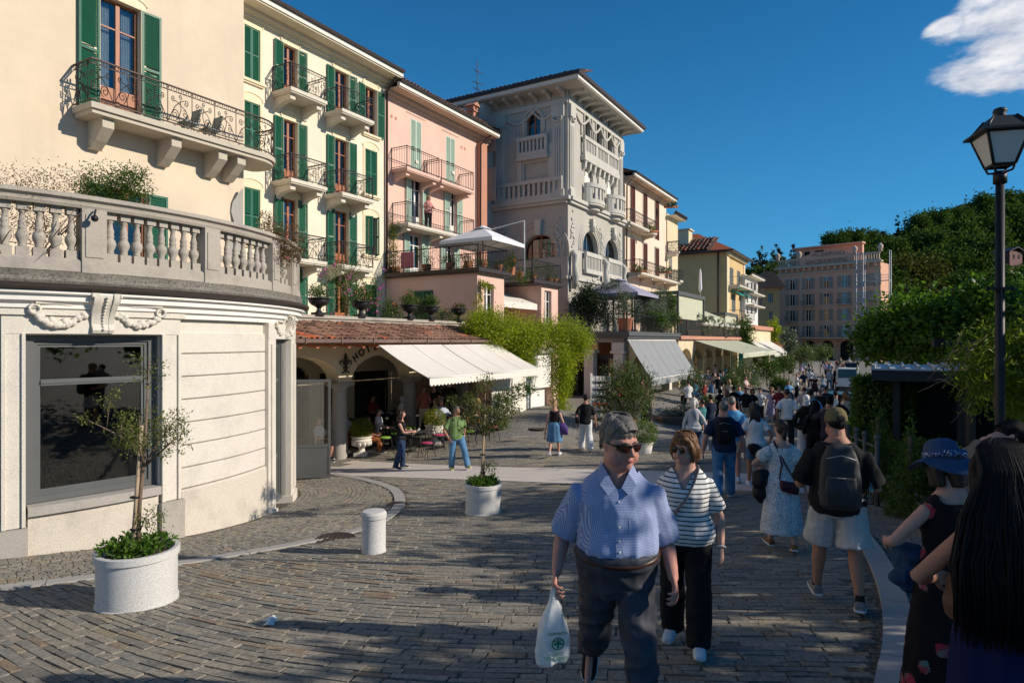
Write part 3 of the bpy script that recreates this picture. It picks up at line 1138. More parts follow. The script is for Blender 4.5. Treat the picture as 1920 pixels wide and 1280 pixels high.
mb.box(.055,W_-.055,-.005,.005,.93,HT-.07)
mb.build('pane',M['clear'],LEAF)
mb=MB(MxL)
mb.tube([(.1,.03,1.0),(.1,.09,1.0),(.1,.09,1.5),(.1,.03,1.5)],.014,6)
mb.build('handle',M['iron'],LEAF)
LEAF.location.z=gz(c.x,c.y)+.01
# ---------------------------------------------------------------- house front helpers
class Facade:
	"""a building whose street front lies in the plane s = s0; local x runs along the street, y goes into the house"""
	def __init__(self,name,label,s0,t0,cat='building',t_side=None):
		self.s0,self.t0=s0,t0
		self.root=thing(name,label,cat,tuple(st(s0,t0)),ANG)
	def X(self,u,off=0.0):
		return t_of(on_s(u,640,self.s0+off))-self.t0
	def Z(self,u,v,off=0.0):
		return on_s(u,v,self.s0+off).z
	def rect(self,u0,u1,v0,v1,off=0.0):
		um=(u0+u1)/2
		return self.X(u0,off),self.X(u1,off),self.Z(um,v1,off),self.Z(um,v0,off)
	def side(self,u,v,t=None):
		p=on_t(u,v,self.t0 if t is None else t)
		return self.s0-s_of(p),p.z
	def siderect(self,u0,u1,v0,v1,t=None):
		um=(u0+u1)/2
		a,b=self.side(u0,640,t)[0],self.side(u1,640,t)[0]
		return min(a,b),max(a,b),self.side(um,v1,t)[1],self.side(um,v0,t)[1]
SIDE=Matrix(((0,1,0,0),(1,0,0,0),(0,0,1,0),(0,0,0,1)))
def arcpts(x0,x1,z1,rise,n=10):
	c,h=(x0+x1)/2,(x1-x0)/2
	return[(c-h*math.cos(pi*i/n),z1-rise+rise*math.sin(pi*i/n))for i in range(n+1)]
def wall(mb,x0,x1,z0,z1,ops=(),th=.22,y=0.0,k=0,kr=None):
	"""wall face with openings (xa, xb, za, zb, rise); reveals go th inwards"""
	kr=k if kr is None else kr
	xs=sorted({x0,x1,*[o[0]for o in ops],*[o[1]for o in ops]})
	zs=sorted({z0,z1,*[max(z0,o[2])for o in ops],*[o[3]for o in ops]})
	for i in range(len(xs)-1):
		for j in range(len(zs)-1):
			xm,zm=(xs[i]+xs[i+1])/2,(zs[j]+zs[j+1])/2
			if any(o[0]<xm<o[1]and o[2]<zm<o[3]for o in ops):
				continue
			mb.poly([(xs[i],y,zs[j]),(xs[i+1],y,zs[j]),(xs[i+1],y,zs[j+1]),(xs[i],y,zs[j+1])],k)
	for o in ops:
		xa,xb,za,zb=o[:4]
		rise=o[4]if len(o)>4 else 0
		za=max(za,z0)
		if rise:
			A=arcpts(xa,xb,zb,rise)
			h=len(A)//2
			mb.poly([(xa,y,zb)]+[(a,y,b)for a,b in A[:h+1]][::1],k)
			mb.poly([(xb,y,zb)]+[(a,y,b)for a,b in A[h:]][::-1],k)
			path=[(xa,za)]+A+[(xb,za)]
		else:
			path=[(xa,za),(xa,zb),(xb,zb),(xb,za)]
		for p,q in zip(path,path[1:]+path[:1]):
			if p!=q:
				mb.poly([(p[0],y,p[1]),(q[0],y,q[1]),(q[0],y+th,q[1]),(p[0],y+th,p[1])],kr)
def slab_box(mb,x0,x1,y0,y1,z0,z1,k=0):
	mb.box(x0,x1,y0,y1,z0,z1,k)
SHUT={}
def shutter_mesh(w,h,mat):
	key=(round(w,2),round(h,1),mat)
	if key in SHUT:
		return SHUT[key]
	w,h=key[0],key[1]
	mb=MB()
	f=.055
	t=.022
	rails=[0,h*.5 if h>1.3 else h,h]
	mb.box(0,f,-t,t,0,h)
	mb.box(w-f,w,-t,t,0,h)
	mb.box(f,w-f,-t,t,0,f*1.3)
	mb.box(f,w-f,-t,t,h-f,h)
	if h>1.3:
		mb.box(f,w-f,-t,t,h*.5-f*.6,h*.5+f*.6)
	zz=f*1.3+.02
	while zz<h-f-.03:
		if not(h>1.3 and abs(zz-h*.5)<f*.6+.03):
			mb.prism([(-.016,.0),(-.010,-.004),(.016,.036),(.010,.04)],(f,0,zz),(0,1,0),(0,0,1),(1,0,0),0,w-2*f)
		zz+=.052
	SHUT[key]=mb.mesh('shutter',M[mat],fix=True)
	return SHUT[key]
def shutter(parent,x,z0,z1,w,mat,ang=0.0,y=-.03,side=False):
	"""one louvred leaf hinged at x; ang turns it about the hinge"""
	me=shutter_mesh(w,z1-z0,mat)
	h=round(z1-z0,1)
	o=inst('shutter',me,parent,(x,y,z0)if not side else(y,x,z0),(0,0,ang),(1,1,(z1-z0)/h))
	return o
def window(par,x0,x1,z0,z1,fmat='doorwood',door=False,shut=None,smat='green',depth=.14,trim=None,tw=.13,arch=0.0,sill=False,rise=0.0,side=False,curtain=False,bars=1,sw=None):
	"""one window: frame > pane, shutter, sill, surround; local to the front (or to the end wall when side)"""
	Mx=SIDE if side else None
	mb=MB(Mx)
	f=.06
	ym,yn=depth,depth+.05
	w=x1-x0
	if rise:
		A=arcpts(x0,x1,z1,rise,12)
		inn=[(x0+f+(a-x0)*(w-2*f)/w,b-f)for a,b in A]
		for(p,q,p2,q2)in zip(A,A[1:],inn,inn[1:]):
			mb.prism([p,q,q2,p2],(0,0,0),(1,0,0),(0,0,1),(0,1,0),ym,yn)
		ztop=z1-rise
	else:
		mb.box(x0,x1,ym,yn,z1-f,z1)
		ztop=z1-f
	mb.box(x0,x0+f,ym,yn,z0,ztop)
	mb.box(x1-f,x1,ym,yn,z0,ztop)
	mb.box(x0+f,x1-f,ym,yn,z0,z0+f)
	xm=(x0+x1)/2
	if w>.5:
		mb.box(xm-.05,xm+.05,ym-.01,yn,z0+f,z1-f)
	zp=z0+f
	if door:
		zp=z0+(z1-z0)*.26
		mb.box(x0+f,x1-f,ym+.015,yn,z0+f,zp)
	for b in range(bars):
		zb=zp+(ztop-zp)*(1-.3*(b+1)if bars==1 else(b+1)/(bars+1))
		mb.box(x0+f,x1-f,ym+.005,yn,zb-.018,zb+.018)
	fr=mb.build('window',M[fmat],par)
	mb=MB(Mx)
	mb.box(x0+f*.5,x1-f*.5,yn-.03,yn-.02,zp,ztop+(rise*.75 if rise else 0))
	mb.build('pane',M['glass'],fr)
	if curtain:
		mb=MB(Mx)
		for(a,b)in((x0+f,xm-w*.12),(xm+w*.16,x1-f)):
			n=9
			for i in range(n):
				xa,xb=a+(b-a)*i/n,a+(b-a)*(i+1)/n
				mb.poly([(xa,yn+.1+.03*(i%2),z0+f),(xb,yn+.1+.03*((i+1)%2),z0+f),(xb,yn+.1+.03*((i+1)%2),z1-f),(xa,yn+.1+.03*(i%2),z1-f)])
		mb.build('curtain',M['curtain'],fr)
	if trim:
		mb=MB(Mx)
		e=tw
		mb.box(x0-e,x0-.002,-.03,.03,z0,z1+e)
		mb.box(x1+.002,x1+e,-.03,.03,z0,z1+e)
		mb.box(x0-.002,x1+.002,-.03,.03,z1+.002,z1+e)
		mb.box(x0-e*.35,x0-.004,-.045,-.03,z0,z1+e*.35)
		mb.box(x1+.004,x1+e*.35,-.045,-.03,z0,z1+e*.35)
		if arch:
			A=arcpts(x0-e,x1+e,z1+e+arch,arch,12)
			mb.prism(A,(0,0,0),(1,0,0),(0,0,1),(0,1,0),-.025,.02)
			B=arcpts(x0-e-.05,x1+e+.05,z1+e+arch+.05,arch+.05,12)
			for(p,q,p2,q2)in zip(B,B[1:],A,A[1:]):
				mb.prism([p,q,q2,p2],(0,0,0),(1,0,0),(0,0,1),(0,1,0),-.05,.02)
		mb.build('surround',M[trim],fr)
	if sill:
		mb=MB(Mx)
		mb.box(x0-.2,x1+.2,-.13,.05,z0-.1,z0-.003)
		mb.box(x0-.15,x1+.15,-.08,.05,z0-.16,z0-.1)
		mb.build('sill',M[trim or 'balc'],fr)
	if shut:
		hw=sw or(w/2-.004)
		if side:
			shutter(fr,x0-.01 if shut=='open' else x0,z0,z1,hw,smat,rad(-90)if shut=='open' else rad(90),-.035,True)
			shutter(fr,x1+.01 if shut=='open' else x1,z0,z1,hw,smat,rad(90)if shut=='open' else rad(-90),-.035,True)
		elif shut=='open':
			shutter(fr,x0-.02,z0,z1,hw,smat,pi-rad(rng.uniform(4,9))*-1)
			shutter(fr,x1+.02,z0,z1,hw,smat,-rad(rng.uniform(4,10)))
		elif shut=='closed':
			shutter(fr,x0,z0,z1,hw,smat,0,.02)
			shutter(fr,x1,z0,z1,hw,smat,pi,.02)
		elif shut=='ajar':
			shutter(fr,x0,z0,z1,hw,smat,rad(-35),.0)
			shutter(fr,x1,z0,z1,hw,smat,pi+rad(60),.0)
	return fr
def spiral(cx,cz,r0,a0,turns,dirn=1,n=15):
	return[(cx+r0*(1-.82*i/n)*math.cos(a0+dirn*2*pi*turns*i/n),cz+r0*(1-.82*i/n)*math.sin(a0+dirn*2*pi*turns*i/n))for i in range(n+1)]
def railing(parent,plan,z,h=.95,style='scroll',mat='iron',posts=True,gap=.11,r=.011,name='railing'):
	"""iron railing along a plan path; scrolls or plain bars between two rails"""
	mb=MB()
	P=[Vector((p[0],p[1],0))for p in plan]
	L=[0]
	for a,b in zip(P[:-1],P[1:]):
		L.append(L[-1]+(b-a).length)
	tot=L[-1]
	def at(l,zz):
		l=min(max(l,0),tot)
		for i in range(len(P)-1):
			if l<=L[i+1]or i==len(P)-2:
				k=(l-L[i])/max(L[i+1]-L[i],1e-6)
				q=P[i].lerp(P[i+1],k)
				return Vector((q.x,q.y,z+zz))
	def rail(zz,rr):
		pts=[at(l,zz)for l in L]
		mb.tube(pts,rr,6,smooth=False)
	rail(h,r*2.0)
	rail(.07,r*1.5)
	if style=='scroll':
		rail(h-.12,r)
		n=max(1,int(tot/.62))
		p=tot/n
		for i in range(n):
			x0=i*p
			g=1 if i%2==0 else-1
			mx=(lambda q:x0+(q if g>0 else 1-q)*p)
			H=h-.2
			cur=[spiral(.30,.24,.155,-1.2,1.6,1),spiral(.70,.30,.11,2.2,1.4,-1),spiral(.76,.62,.10,3.5,1.4,1),spiral(.22,.64,.085,-.6,1.4,-1),[(.02,.02),(.12,.2),(.3,.45),(.52,.6),(.68,.66)],[(.98,.02),(.88,.2),(.72,.42),(.5,.52),(.3,.6)],[(.5,0),(.46,.2),(.54,.4),(.5,.62)],spiral(.5,.72,.07,-1.57,1.2,1)]
			for c in cur:
				mb.tube([at(mx(a if abs(a)<=1.2 else a),.08+b/.82*H)for a,b in[((q[0]-.5)*(1 if len(c)<8 else.62/p*1.0 if False else 1)+.5,q[1])for q in c]],r*.8,4,smooth=False,caps=False)
			for q in range(5):
				cc=(x0+(q+.5)*p/5)
				mb.tube([at(cc+.045*math.cos(a),h-.06+.05*math.sin(a))for a in np.linspace(0,2*pi,9)],r*.6,4,smooth=False,caps=False)
			if i:
				mb.tube([at(x0,.07),at(x0,h)],r*.9,4,smooth=False,caps=False)
	else:
		n=max(2,int(tot/gap))
		for i in range(n+1):
			l=tot*i/n
			mb.tube([at(l,0.02),at(l,h)],r*.8,4,smooth=False,caps=False)
			if style=='hoop' and i<n and i%3==0:
				mb.tube([at(l,h-.1),at(l+tot/n*.5,h-.02),at(l+tot/n,h-.1)],r*.7,4,smooth=False,caps=False)
		if style=='double':
			rail(h-.1,r)
	if posts:
		for l in L:
			mb.tube([at(l,-.02),at(l,h+.03)],r*2.0,6,smooth=False)
	return mb.build(name,M[mat],parent)
def bracket_mesh(depth,h,w,mat,curved=True):
	mb=MB()
	if curved:
		prof=[(0,0),(-depth,0),(-depth,-h*.38)]+[(-depth*.96+depth*.9*math.sin(a*pi/2)*1.0,-h*.42-h*.55*(1-math.cos(a*pi/2)))for a in np.linspace(0,1,6)]+[(0,-h)]
	else:
		prof=[(0,0),(-depth,0),(-depth,-h*.35),(-depth*.55,-h*.75),(-depth*.2,-h),(0,-h)]
	mb.prism(prof,(0,0,0),(0,1,0),(0,0,1),(1,0,0),-w/2,w/2)
	return mb.mesh('bracket',M[mat],fix=True)
def balcony(par,x0,x1,z,depth,smat='balcw',style='scroll',rmat='iron',brk=2,bh=.42,h=.95,th=.13,curved=True,bw=.24,gap=.11):
	mb=MB()
	mb.box(x0,x1,-depth,-.002,z-th,z)
	mb.box(x0+.04,x1-.04,-depth+.04,-.002,z-th-.05,z-th)
	b=mb.build('balcony',M[smat],par)
	if brk:
		me=bracket_mesh(depth*.82,bh,bw,smat,curved)
		for i in range(brk):
			xx=x0+.25+(x1-x0-.5)*(i/(brk-1)if brk>1 else.5)
			inst('bracket',me,b,(xx,-.003,z-th-.052))
	railing(b,[(x0+.04,-.02),(x0+.04,-depth+.05),(x1-.04,-depth+.05),(x1-.04,-.02)],z,h,style,rmat,gap=gap)
	return b
def eaves(fa,x0,x1,z,over=.8,mat='eave',gmat='gutter',fas='whiteeave',steps=True,left=0.0):
	"""moulded eaves: stepped cove, soffit, fascia and a dark gutter on top"""
	mb=MB()
	xl=x0-left
	if steps:
		mb.box(xl,x1,-.10,-.002,z-.52,z-.40)
		mb.box(xl,x1,-.2,-.002,z-.40,z-.36)
		mb.box(xl,x1,-.28,-.002,z-.36,z-.22)
	mb.box(xl,x1,-over,-.002,z-.22,z-.16)
	mb.build('eaves',M[mat],fa.root)
	mb=MB()
	mb.box(xl,x1,-over-.06,-over+.1,z-.16,z+.02)
	mb.build('fascia',M[fas],fa.root)
	mb=MB()
	mb.prism([(-over-.16,.02),(-over-.19,.11),(-over-.17,.15),(-over,.17),(-over,.02)],(xl,0,z),(0,1,0),(0,0,1),(1,0,0),0,x1-xl)
	mb.build('gutter',M[gmat],fa.root)
def tiles(parent,o,ax,up,L,W,pitch=.21,row=.34,mat='tile',name='roof_tiles',seed=1,redfrac=0.0):
	"""rows of half-round clay tiles on a plane: ax along the eave, up along the slope"""
	ax,up=Vector(ax).normalized(),Vector(up).normalized()
	nz=ax.cross(up).normalized()
	if nz.z<0:
		nz=-nz
	r=random.Random(seed)
	mb=MB()
	o=Vector(o)
	nc,nr=int(L/pitch),int(W/row)
	for i in range(nc):
		for j in range(nr+1):
			x=(i+.5)*pitch+r.uniform(-.012,.012)
			y0=j*row-.04+r.uniform(-.015,.015)
			y1=min(y0+row+.08,W)
			if y1-y0<.1:
				continue
			rr=pitch*.40
			k=1 if r.random()<redfrac*(1 if i<nc*.25 else.1)else 0
			pts0,pts1=[],[]
			tl=r.uniform(-.012,.02)
			for a in(0,.8,1.57,2.34,pi):
				q0=o+ax*(x+rr*math.cos(a))+up*y0+nz*(rr*1.1*math.sin(a)+.03+tl)
				q1=o+ax*(x+rr*.8*math.cos(a))+up*y1+nz*(rr*.9*math.sin(a)+.0+tl)
				pts0.append(q0)
				pts1.append(q1)
			b=mb.v(pts0+pts1)
			for a in range(4):
				mb.f((b+a,b+a+1,b+6+a,b+5+a),k,True)
			c=mb.v([p-nz*.018 for p in pts0])
			for a in range(4):
				mb.f((b+a+1,b+a,c+a,c+a+1),k)
	b=mb.v([o-nz*.012,o+ax*L-nz*.012,o+ax*L+up*W-nz*.012,o+up*W-nz*.012,o-nz*.09,o+ax*L-nz*.09,o+ax*L+up*W-nz*.09,o+up*W-nz*.09])
	for q in((0,1,2,3),(7,6,5,4),(0,4,5,1),(1,5,6,2),(2,6,7,3),(3,7,4,0)):
		mb.f([b+i for i in q],0)
	ob=mb.build(name,[M[mat],M['redtile']],parent,fix=False,kind='stuff')
	return ob
def body(fa,x0,x1,z0,z1,depth,mat,ops=(),th=.22,lx=True,k='wall',inner=True,side_ops=(),back=True):
	"""front wall with openings, end walls, back, and a dark lining behind the windows"""
	mb=MB()
	wall(mb,x0,x1,z0,z1,ops,th)
	mb.M=Matrix.Translation((x0,0,0))@SIDE
	wall(mb,0,depth,z0,z1,side_ops,th)
	mb.M=None
	mb.poly([(x1,0,z0),(x1,depth,z0),(x1,depth,z1),(x1,0,z1)])
	mb.poly([(x0,depth,z0),(x0,depth,z1),(x1,depth,z1),(x1,depth,z0)])
	mb.poly([(x0,0,z1-.003),(x1,0,z1-.003),(x1,depth,z1-.003),(x0,depth,z1-.003)])
	w=mb.build('wall',M[mat],fa.root,fix=False)
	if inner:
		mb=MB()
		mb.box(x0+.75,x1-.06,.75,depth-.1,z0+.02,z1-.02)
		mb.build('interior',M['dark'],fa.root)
	return w
	# ---------------------------------------------------------------- beige wing with the long balcony
WG=Facade('beige_wing','beige rendered wing with one tall green shuttered door above a long scrolled balcony',-16.94,0.0)
tE=t_of(on_s(457,640,-16.94))
dx0,dx1=WG.X(187),WG.X(263)
lo0,lo1=WG.X(205),WG.X(276)
body(WG,-9,tE,-1.6,15.4,5,'wing',[(dx0,dx1,7.92,10.92),(lo0,lo1,3.1,6.15)])
window(WG.root,dx0,dx1,7.92,10.92,'doorwood',True,'open','green',trim='cream_trim',arch=.14,tw=.14,curtain=True,sw=.5)
window(WG.root,lo0,lo1,3.1,6.15,'doorwood',True,'open','green',curtain=False,sw=.5)
mb=MB()
bx0,bD=7.85,.8
arc=[(tE-.02+(bD+.12)*math.sin(a),-(bD+.1)*math.cos(a)-.02)for a in np.linspace(0,2.2,12)]
plan=[(bx0,-.02),(bx0,-bD-.12),(tE-.1,-bD-.12)]+arc
pl=plan+[(tE+.3,.55),(tE,.2)]
mb.prism([(p[0],p[1])for p in pl],(0,0,0),(1,0,0),(0,1,0),(0,0,1),7.72,7.86)
mb.prism([(tE-.02+(p[0]-tE)*.93 if p[0]>tE else p[0]+.05,p[1]*.93)for p in pl],(0,0,0),(1,0,0),(0,1,0),(0,0,1),7.62,7.72)
bl=mb.build('balcony',M['balc'],WG.root)
bm_=bracket_mesh(.72,.66,.27,'balc',False)
for u in(190,318,405,440):
	inst('bracket',bm_,bl,(WG.X(u,.4),-.003,7.618))
	mb=MB()
railing(bl,[(bx0+.03,-.03),(bx0+.03,-bD-.07)]+[(bx0+(tE-.1-bx0)*k/3,-bD-.07)for k in(1,2,3)]+[(tE-.02+(bD+.06)*math.sin(a),-(bD+.05)*math.cos(a)-.02)for a in np.linspace(.1,2.1,10)],7.86,1.02,'scroll','rustiron',posts=False,r=.0135)
eaves(WG,-9,tE,15.4,.85)
# closed parasols / loungers stored on that balcony
mb=MB()
for x in(tE-2.0,tE-1.35):
	mb.obox((x,-.36,8.22),(.22,.2,.015))
	mb.obox((x+.2,-.36,8.45),(.015,.2,.22),(0,.25,0))
	for a in(-.18,.18):
		mb.tube([(x-.18,-.36+a,7.87),(x+.18,-.36+a,8.22)],.012,5)
		mb.tube([(x+.18,-.36+a,7.87),(x-.18,-.36+a,8.22)],.012,5)
tag(mb.build('folding_chair',M['greyshut'],fix=True,loc=tuple(st(-16.94,0)),rz=ANG),'pair of joined grey folding chairs behind the scrolled railing of the long balcony','chair')
# ---------------------------------------------------------------- cream house with green shutters
CR=Facade('cream_house','cream rendered house with rows of green shuttered doors and scrolled iron balconies',-20.5,12.6)
tR=t_of(on_s(722,640,-20.5))-12.6
ROWS=[11.85,8.41,5.43,2.9]
TOPS=[13.95,11.0,7.9,5.25]
ops,wins=[],[]
colB,colC=(CR.X(531),CR.X(557)),(CR.X(627),CR.X(653))
colA,colD=(CR.X(457),CR.X(486.5)),(CR.X(684),CR.X(706))
for i in range(4):
	for c in(colB,colC):
		ops.append((c[0],c[1],ROWS[i],TOPS[i]))
		wins.append((c,ROWS[i],TOPS[i],'door'))
for(z0,z1)in((11.97,13.95),(9.1,11.15),(5.9,7.95)):
	ops.append((colA[0],colA[1],z0,z1))
	wins.append((colA,z0,z1,'closed'))
for(z0,z1,kd)in((11.7,13.85,'open'),(8.95,11.0,'closed'),(6.2,7.95,'ajar'),(3.2,4.85,'closed')):
	ops.append((colD[0],colD[1],z0,z1))
	wins.append((colD,z0,z1,kd))
body(CR,0,tR,-1.6,14.75,9,'cream',ops)
for(c,z0,z1,kd)in wins:
	if kd=='door':
		window(CR.root,c[0],c[1],z0,z1,'doorwood',True,'open','green',trim='cream_trim',arch=.2,tw=.1,curtain=(z0>8),sw=.44)
	else:
		window(CR.root,c[0],c[1],z0,z1,'doorwood',False,kd,'green',trim='cream_trim',arch=.22,tw=.12,sill=True,sw=.44 if kd=='open' else None)
for i in range(3):
	for(ua,ub)in((546,614),(642,702)):
		a,b=CR.X(ua,1.1),CR.X(ub,1.1)
		balcony(CR.root,a,b,ROWS[i],1.1,brk=2,bh=.5)
eaves(CR,0,tR+.25,14.75,.85)
mb=MB()
mb.prism([(-.85,.16),(4.5,2.2),(9,.2)],(-.2,0,14.75),(0,1,0),(0,0,1),(1,0,0),0,tR+.4)
mb.build('roof',M['tile'],CR.root)
mb=MB()
mb.tube([(tR-.05,-.85,14.7),(tR-.02,-.5,14.3),(tR,-.12,14.0),(tR,-.1,5.2)],.055,8)
mb.build('downpipe',M['gutter'],CR.root)
# ---------------------------------------------------------------- pink house
PK=Facade('pink_house','pink rendered house with pale mint shutters and plain barred balconies',-20.5,12.6+tR)
tP=t_of(on_s(904,640,-20.5))-PK.t0
r1=[PK.rect(770,790,226,322),PK.rect(836,853,258,350)]
r2=[PK.rect(771,791,332,420),PK.rect(842,856,350,432)]
r3=[PK.rect(768,790,440,515),PK.rect(835,850,447,515)]
S1,S2=10.45,7.85
ops=[]
for q in r1:
	ops.append((q[0],q[1],S1,q[3]))
for q in r2:
	ops.append((q[0],q[1],S2,q[3]))
for q in r3:
	ops.append((q[0],q[1],5.4,q[3]))
body(PK,.004,tP,-1.6,14.3,9,'pink',ops)
for i,o in enumerate(ops):
	kd='closed' if i<2 else 'open'
	window(PK.root,o[0],o[1],o[2],o[3],'white',True,kd,'mint',curtain=i>=2,sw=.46 if kd=='open' else None)
for q in r1+r2:
	mb=MB()
	xm=(q[0]+q[1])/2
	mb.tube([(q[0]-.35,-.05,q[3]+.22),(q[1]+.35,-.05,q[3]+.22)],.015,5)
	mb.lathe([(.11,0),(.12,.03),(.09,.06)],12,(0,0,0))
	V0=len(mb.V)
	mb.V=[(a,b,c)if n<V0-0 and n<10 else(xm+a-0,-c,q[3]+.75+b)for n,(a,b,c)in enumerate(mb.V)]
	mb.build('wall_lamp',M['white'],PK.root)
balcony(PK.root,PK.X(762,.95),PK.X(824,.95),S1,1.0,'pink','double','rustiron',gap=.15,h=1.0)
balcony(PK.root,PK.X(827,.95),PK.X(888,.95),S1-.02,1.0,'pink','double','rustiron',gap=.15,h=1.0)
balcony(PK.root,PK.X(764,.95),PK.X(889,.95),S2,1.0,'balcw','double','rustiron',brk=3,gap=.15,h=1.0)
eaves(PK,0,tP+.5,14.3,.85,mat='hoteltrim',gmat='gutter')
mb=MB()
mb.box(tP-.55,tP+.15,-.25,.6,5.4,13.7)
mb.build('pier',M['pinkdark'],PK.root)
mb=MB()
mb.prism([(-.85,.16),(4.5,2.0),(9,.2)],(.2,0,14.3),(0,1,0),(0,0,1),(1,0,0),0,tP+.2)
rf=mb.build('roof',M['tile'],PK.root)
tiles(PK.root,(.2,-.85,14.47),(1,0,0),(0,5.35,1.84),tP+.3,5.3,.25,.4,seed=3)
mb=MB()
cx=tP-.2
mb.box(cx-.25,cx+.25,.3,.8,14.2,15.6)
mb.box(cx-.33,cx+.33,.22,.88,15.6,15.68)
for(a,b)in((-.25,-.08),(.08,.25)):
	mb.box(cx+a,cx+b,.3,.8,15.68,15.95)
mb.prism([(-.36,0),(.36,0),(0,.25)],(cx,.2,15.95),(1,0,0),(0,0,1),(0,1,0),0,.7)
mb.build('chimney',M['pinkdark'],PK.root)
mb=MB()
mb.tube([(tP-.1,-.9,14.25),(tP-.3,-.5,13.9),(tP-.6,-.3,13.5),(tP-.62,-.28,5.4)],.05,8)
mb.build('downpipe',M['gutter'],PK.root)
mb=MB()
for(u,v)in((735,218),(743,222),(866,276),(872,279)):
	p=on_s(u,v,-20.47)
	mb.lathe([(.001,0),(.085,0),(.085,.012)],10,(0,0,0))
	n0=len(mb.V)-30
	mb.V[n0:]=[(t_of(p)-PK.t0+a,-.002-c,p.z+b)for a,b,c in mb.V[n0:]]
mb.build('vent_cover',M['pinkdark'],PK.root)
# ---------------------------------------------------------------- pink terrace wings in front of it
TW1=Facade('terrace_wing','pink flat roofed wing with a planted roof terrace and a white parasol',-15.3,t_of(on_s(895,640,-15.3)))
w1=TW1.X(945)
so=TW1.siderect(778,812,545,600)
dw=TW1.rect(908,926,532,618)
body(TW1,0,w1,-1.5,5.2,5.15,'pink',[(dw[0],dw[1],2.9,dw[3])],side_ops=[(so[0],so[1],2.9,so[3])])
window(TW1.root,dw[0],dw[1],2.9,dw[3],'white',True,None,curtain=True)
window(TW1.root,so[0],so[1],so[2],so[3],'white',False,'closed','green',side=True)
mb=MB()
mb.box(-.2,w1+.2,-.2,5.1,5.2,5.32)
mb.box(-.26,w1+.26,-.26,-.14,5.25,5.42)
mb.box(-.26,-.14,-.14,5.1,5.25,5.42)
mb.build('terrace_slab',M['gutter'],TW1.root)
railing(TW1.root,[(-.1,5.1),(-.1,-.1),(w1+.1,-.1),(w1+.1,3.0)],5.42,1.0,'bars','black',gap=.12)
TW2=Facade('terrace_wing','smaller pink flat roofed wing beside the grey tower with potted plants on its roof',-15.3,t_of(on_s(1015,640,-15.3)))
w2=TW2.X(1046)
dw=TW2.rect(1021,1034,545,625)
body(TW2,0,w2,-1.5,5.1,5.15,'pink',[(dw[0],dw[1],2.6,dw[3])])
window(TW2.root,dw[0],dw[1],2.6,dw[3],'white',True,None,curtain=True)
mb=MB()
mb.box(-1.2,w2+.2,-.2,5.1,5.1,5.2)
mb.box(-1.25,w2+.25,-.26,-.14,5.15,5.32)
mb.build('terrace_slab',M['gutter'],TW2.root)
railing(TW2.root,[(-1.15,2.5),(-1.15,-.1),(w2+.1,-.1),(w2+.1,3.0)],5.3,1.0,'bars','black',gap=.12)
# recessed wall between the two wings and its small canvas awning
mb=MB()
mb.box(w1+.002,TW2.t0-TW1.t0-.002,2.2,2.5,-1.5,5.0)
mb.build('recess_wall',M['pink'],TW1.root)
mb=MB()
xa,xb=w1+.02,TW2.t0-TW1.t0-.05
mb.prism([(2.2,4.9),(.2,4.15),(.2,3.85),(.23,3.85),(.23,4.12),(2.2,4.85)],(xa,0,0),(0,1,0),(0,0,1),(1,0,0),0,xb-xa)
tag(mb.build('wall_awning',M['awning'],loc=tuple(st(-15.3,TW1.t0)),rz=ANG),'small pale canvas awning between the two pink terrace wings','awning')
M['hotelink']=plain('brown lettering',(.24,.12,.09),.8,.1,3,0)
# ---------------------------------------------------------------- grey stucco tower house
GS,GT=-16.0,33.4
TG=Facade('grey_tower_house','tall grey stucco tower house with arched windows, stone balustrades and wide bracketed eaves',GS,GT)
GL=8.7
ZE=16.75
ZL=on_s(1090,384,GS).z
topw=[TG.rect(a,b,214,c)for a,b,c in((1096.5,1107,262),(1118,1129,276),(1138.5,1148.5,289))]
ztop1,zbot1=topw[1][3]+.15,topw[1][2]
ops=[(q[0],q[1],zbot1,ztop1,(q[1]-q[0])/2)for q in topw]
blind=[TG.rect(1096,1112,318,366),TG.rect(1138,1151,335,386)]
ops+=[(q[0],q[1],ZL+.5,q[3])for q in blind]
arch=[TG.rect(1093,1121.5,434,486),TG.rect(1135,1159.5,449,497)]
zar=arch[0][2]+.35
ops+=[(q[0],q[1],zar,q[3],(q[1]-q[0])/2*.95)for q in arch]
ops_top=list(ops)
sw=TG.siderect(987,1013,211,256)
sb=TG.siderect(983,1025,305,372)
sa=TG.siderect(981,1042,440,484)
sops=[(sw[0],sw[1],sw[2],sw[3],(sw[1]-sw[0])/2),(sb[0],sb[1],ZL+.4,sb[3]),(sa[0],sa[1],sa[2],sa[3],(sa[1]-sa[0])/2*.85)]
TD=5.05
body(TG,0,GL,-2.2,ZE,TD,'grey',ops,.32,side_ops=sops)
for q in ops[:3]:
	window(TG.root,q[0],q[1],q[2],q[3],'brownshut',rise=q[4],depth=.26)
for q in ops[3:5]:
	mb=MB()
	n=int((q[3]-q[2])/.09)
	for i in range(n):
		za=q[2]+i*.09
		mb.prism([(.2,0),(.185,.045),(.2,.085),(.24,.085),(.24,0)],(q[0],0,za),(0,1,0),(0,0,1),(1,0,0),.01,q[1]-q[0]-.01)
	mb.build('roller_shutter',M['white'],TG.root)
for q in ops[5:7]:
	window(TG.root,q[0],q[1],q[2],q[3],'grayframe',rise=q[4],depth=.3)
window(TG.root,*sops[0][:4],'doorwood',rise=sops[0][4],depth=.26,side=True)
window(TG.root,*sops[2][:4],'doorwood',rise=sops[2][4],depth=.3,side=True)
mb=MB(SIDE)
mb.box(sops[1][0],sops[1][1],.12,.3,sops[1][2],sops[1][3])
mb.build('blind_panel',M['grey'],TG.root)
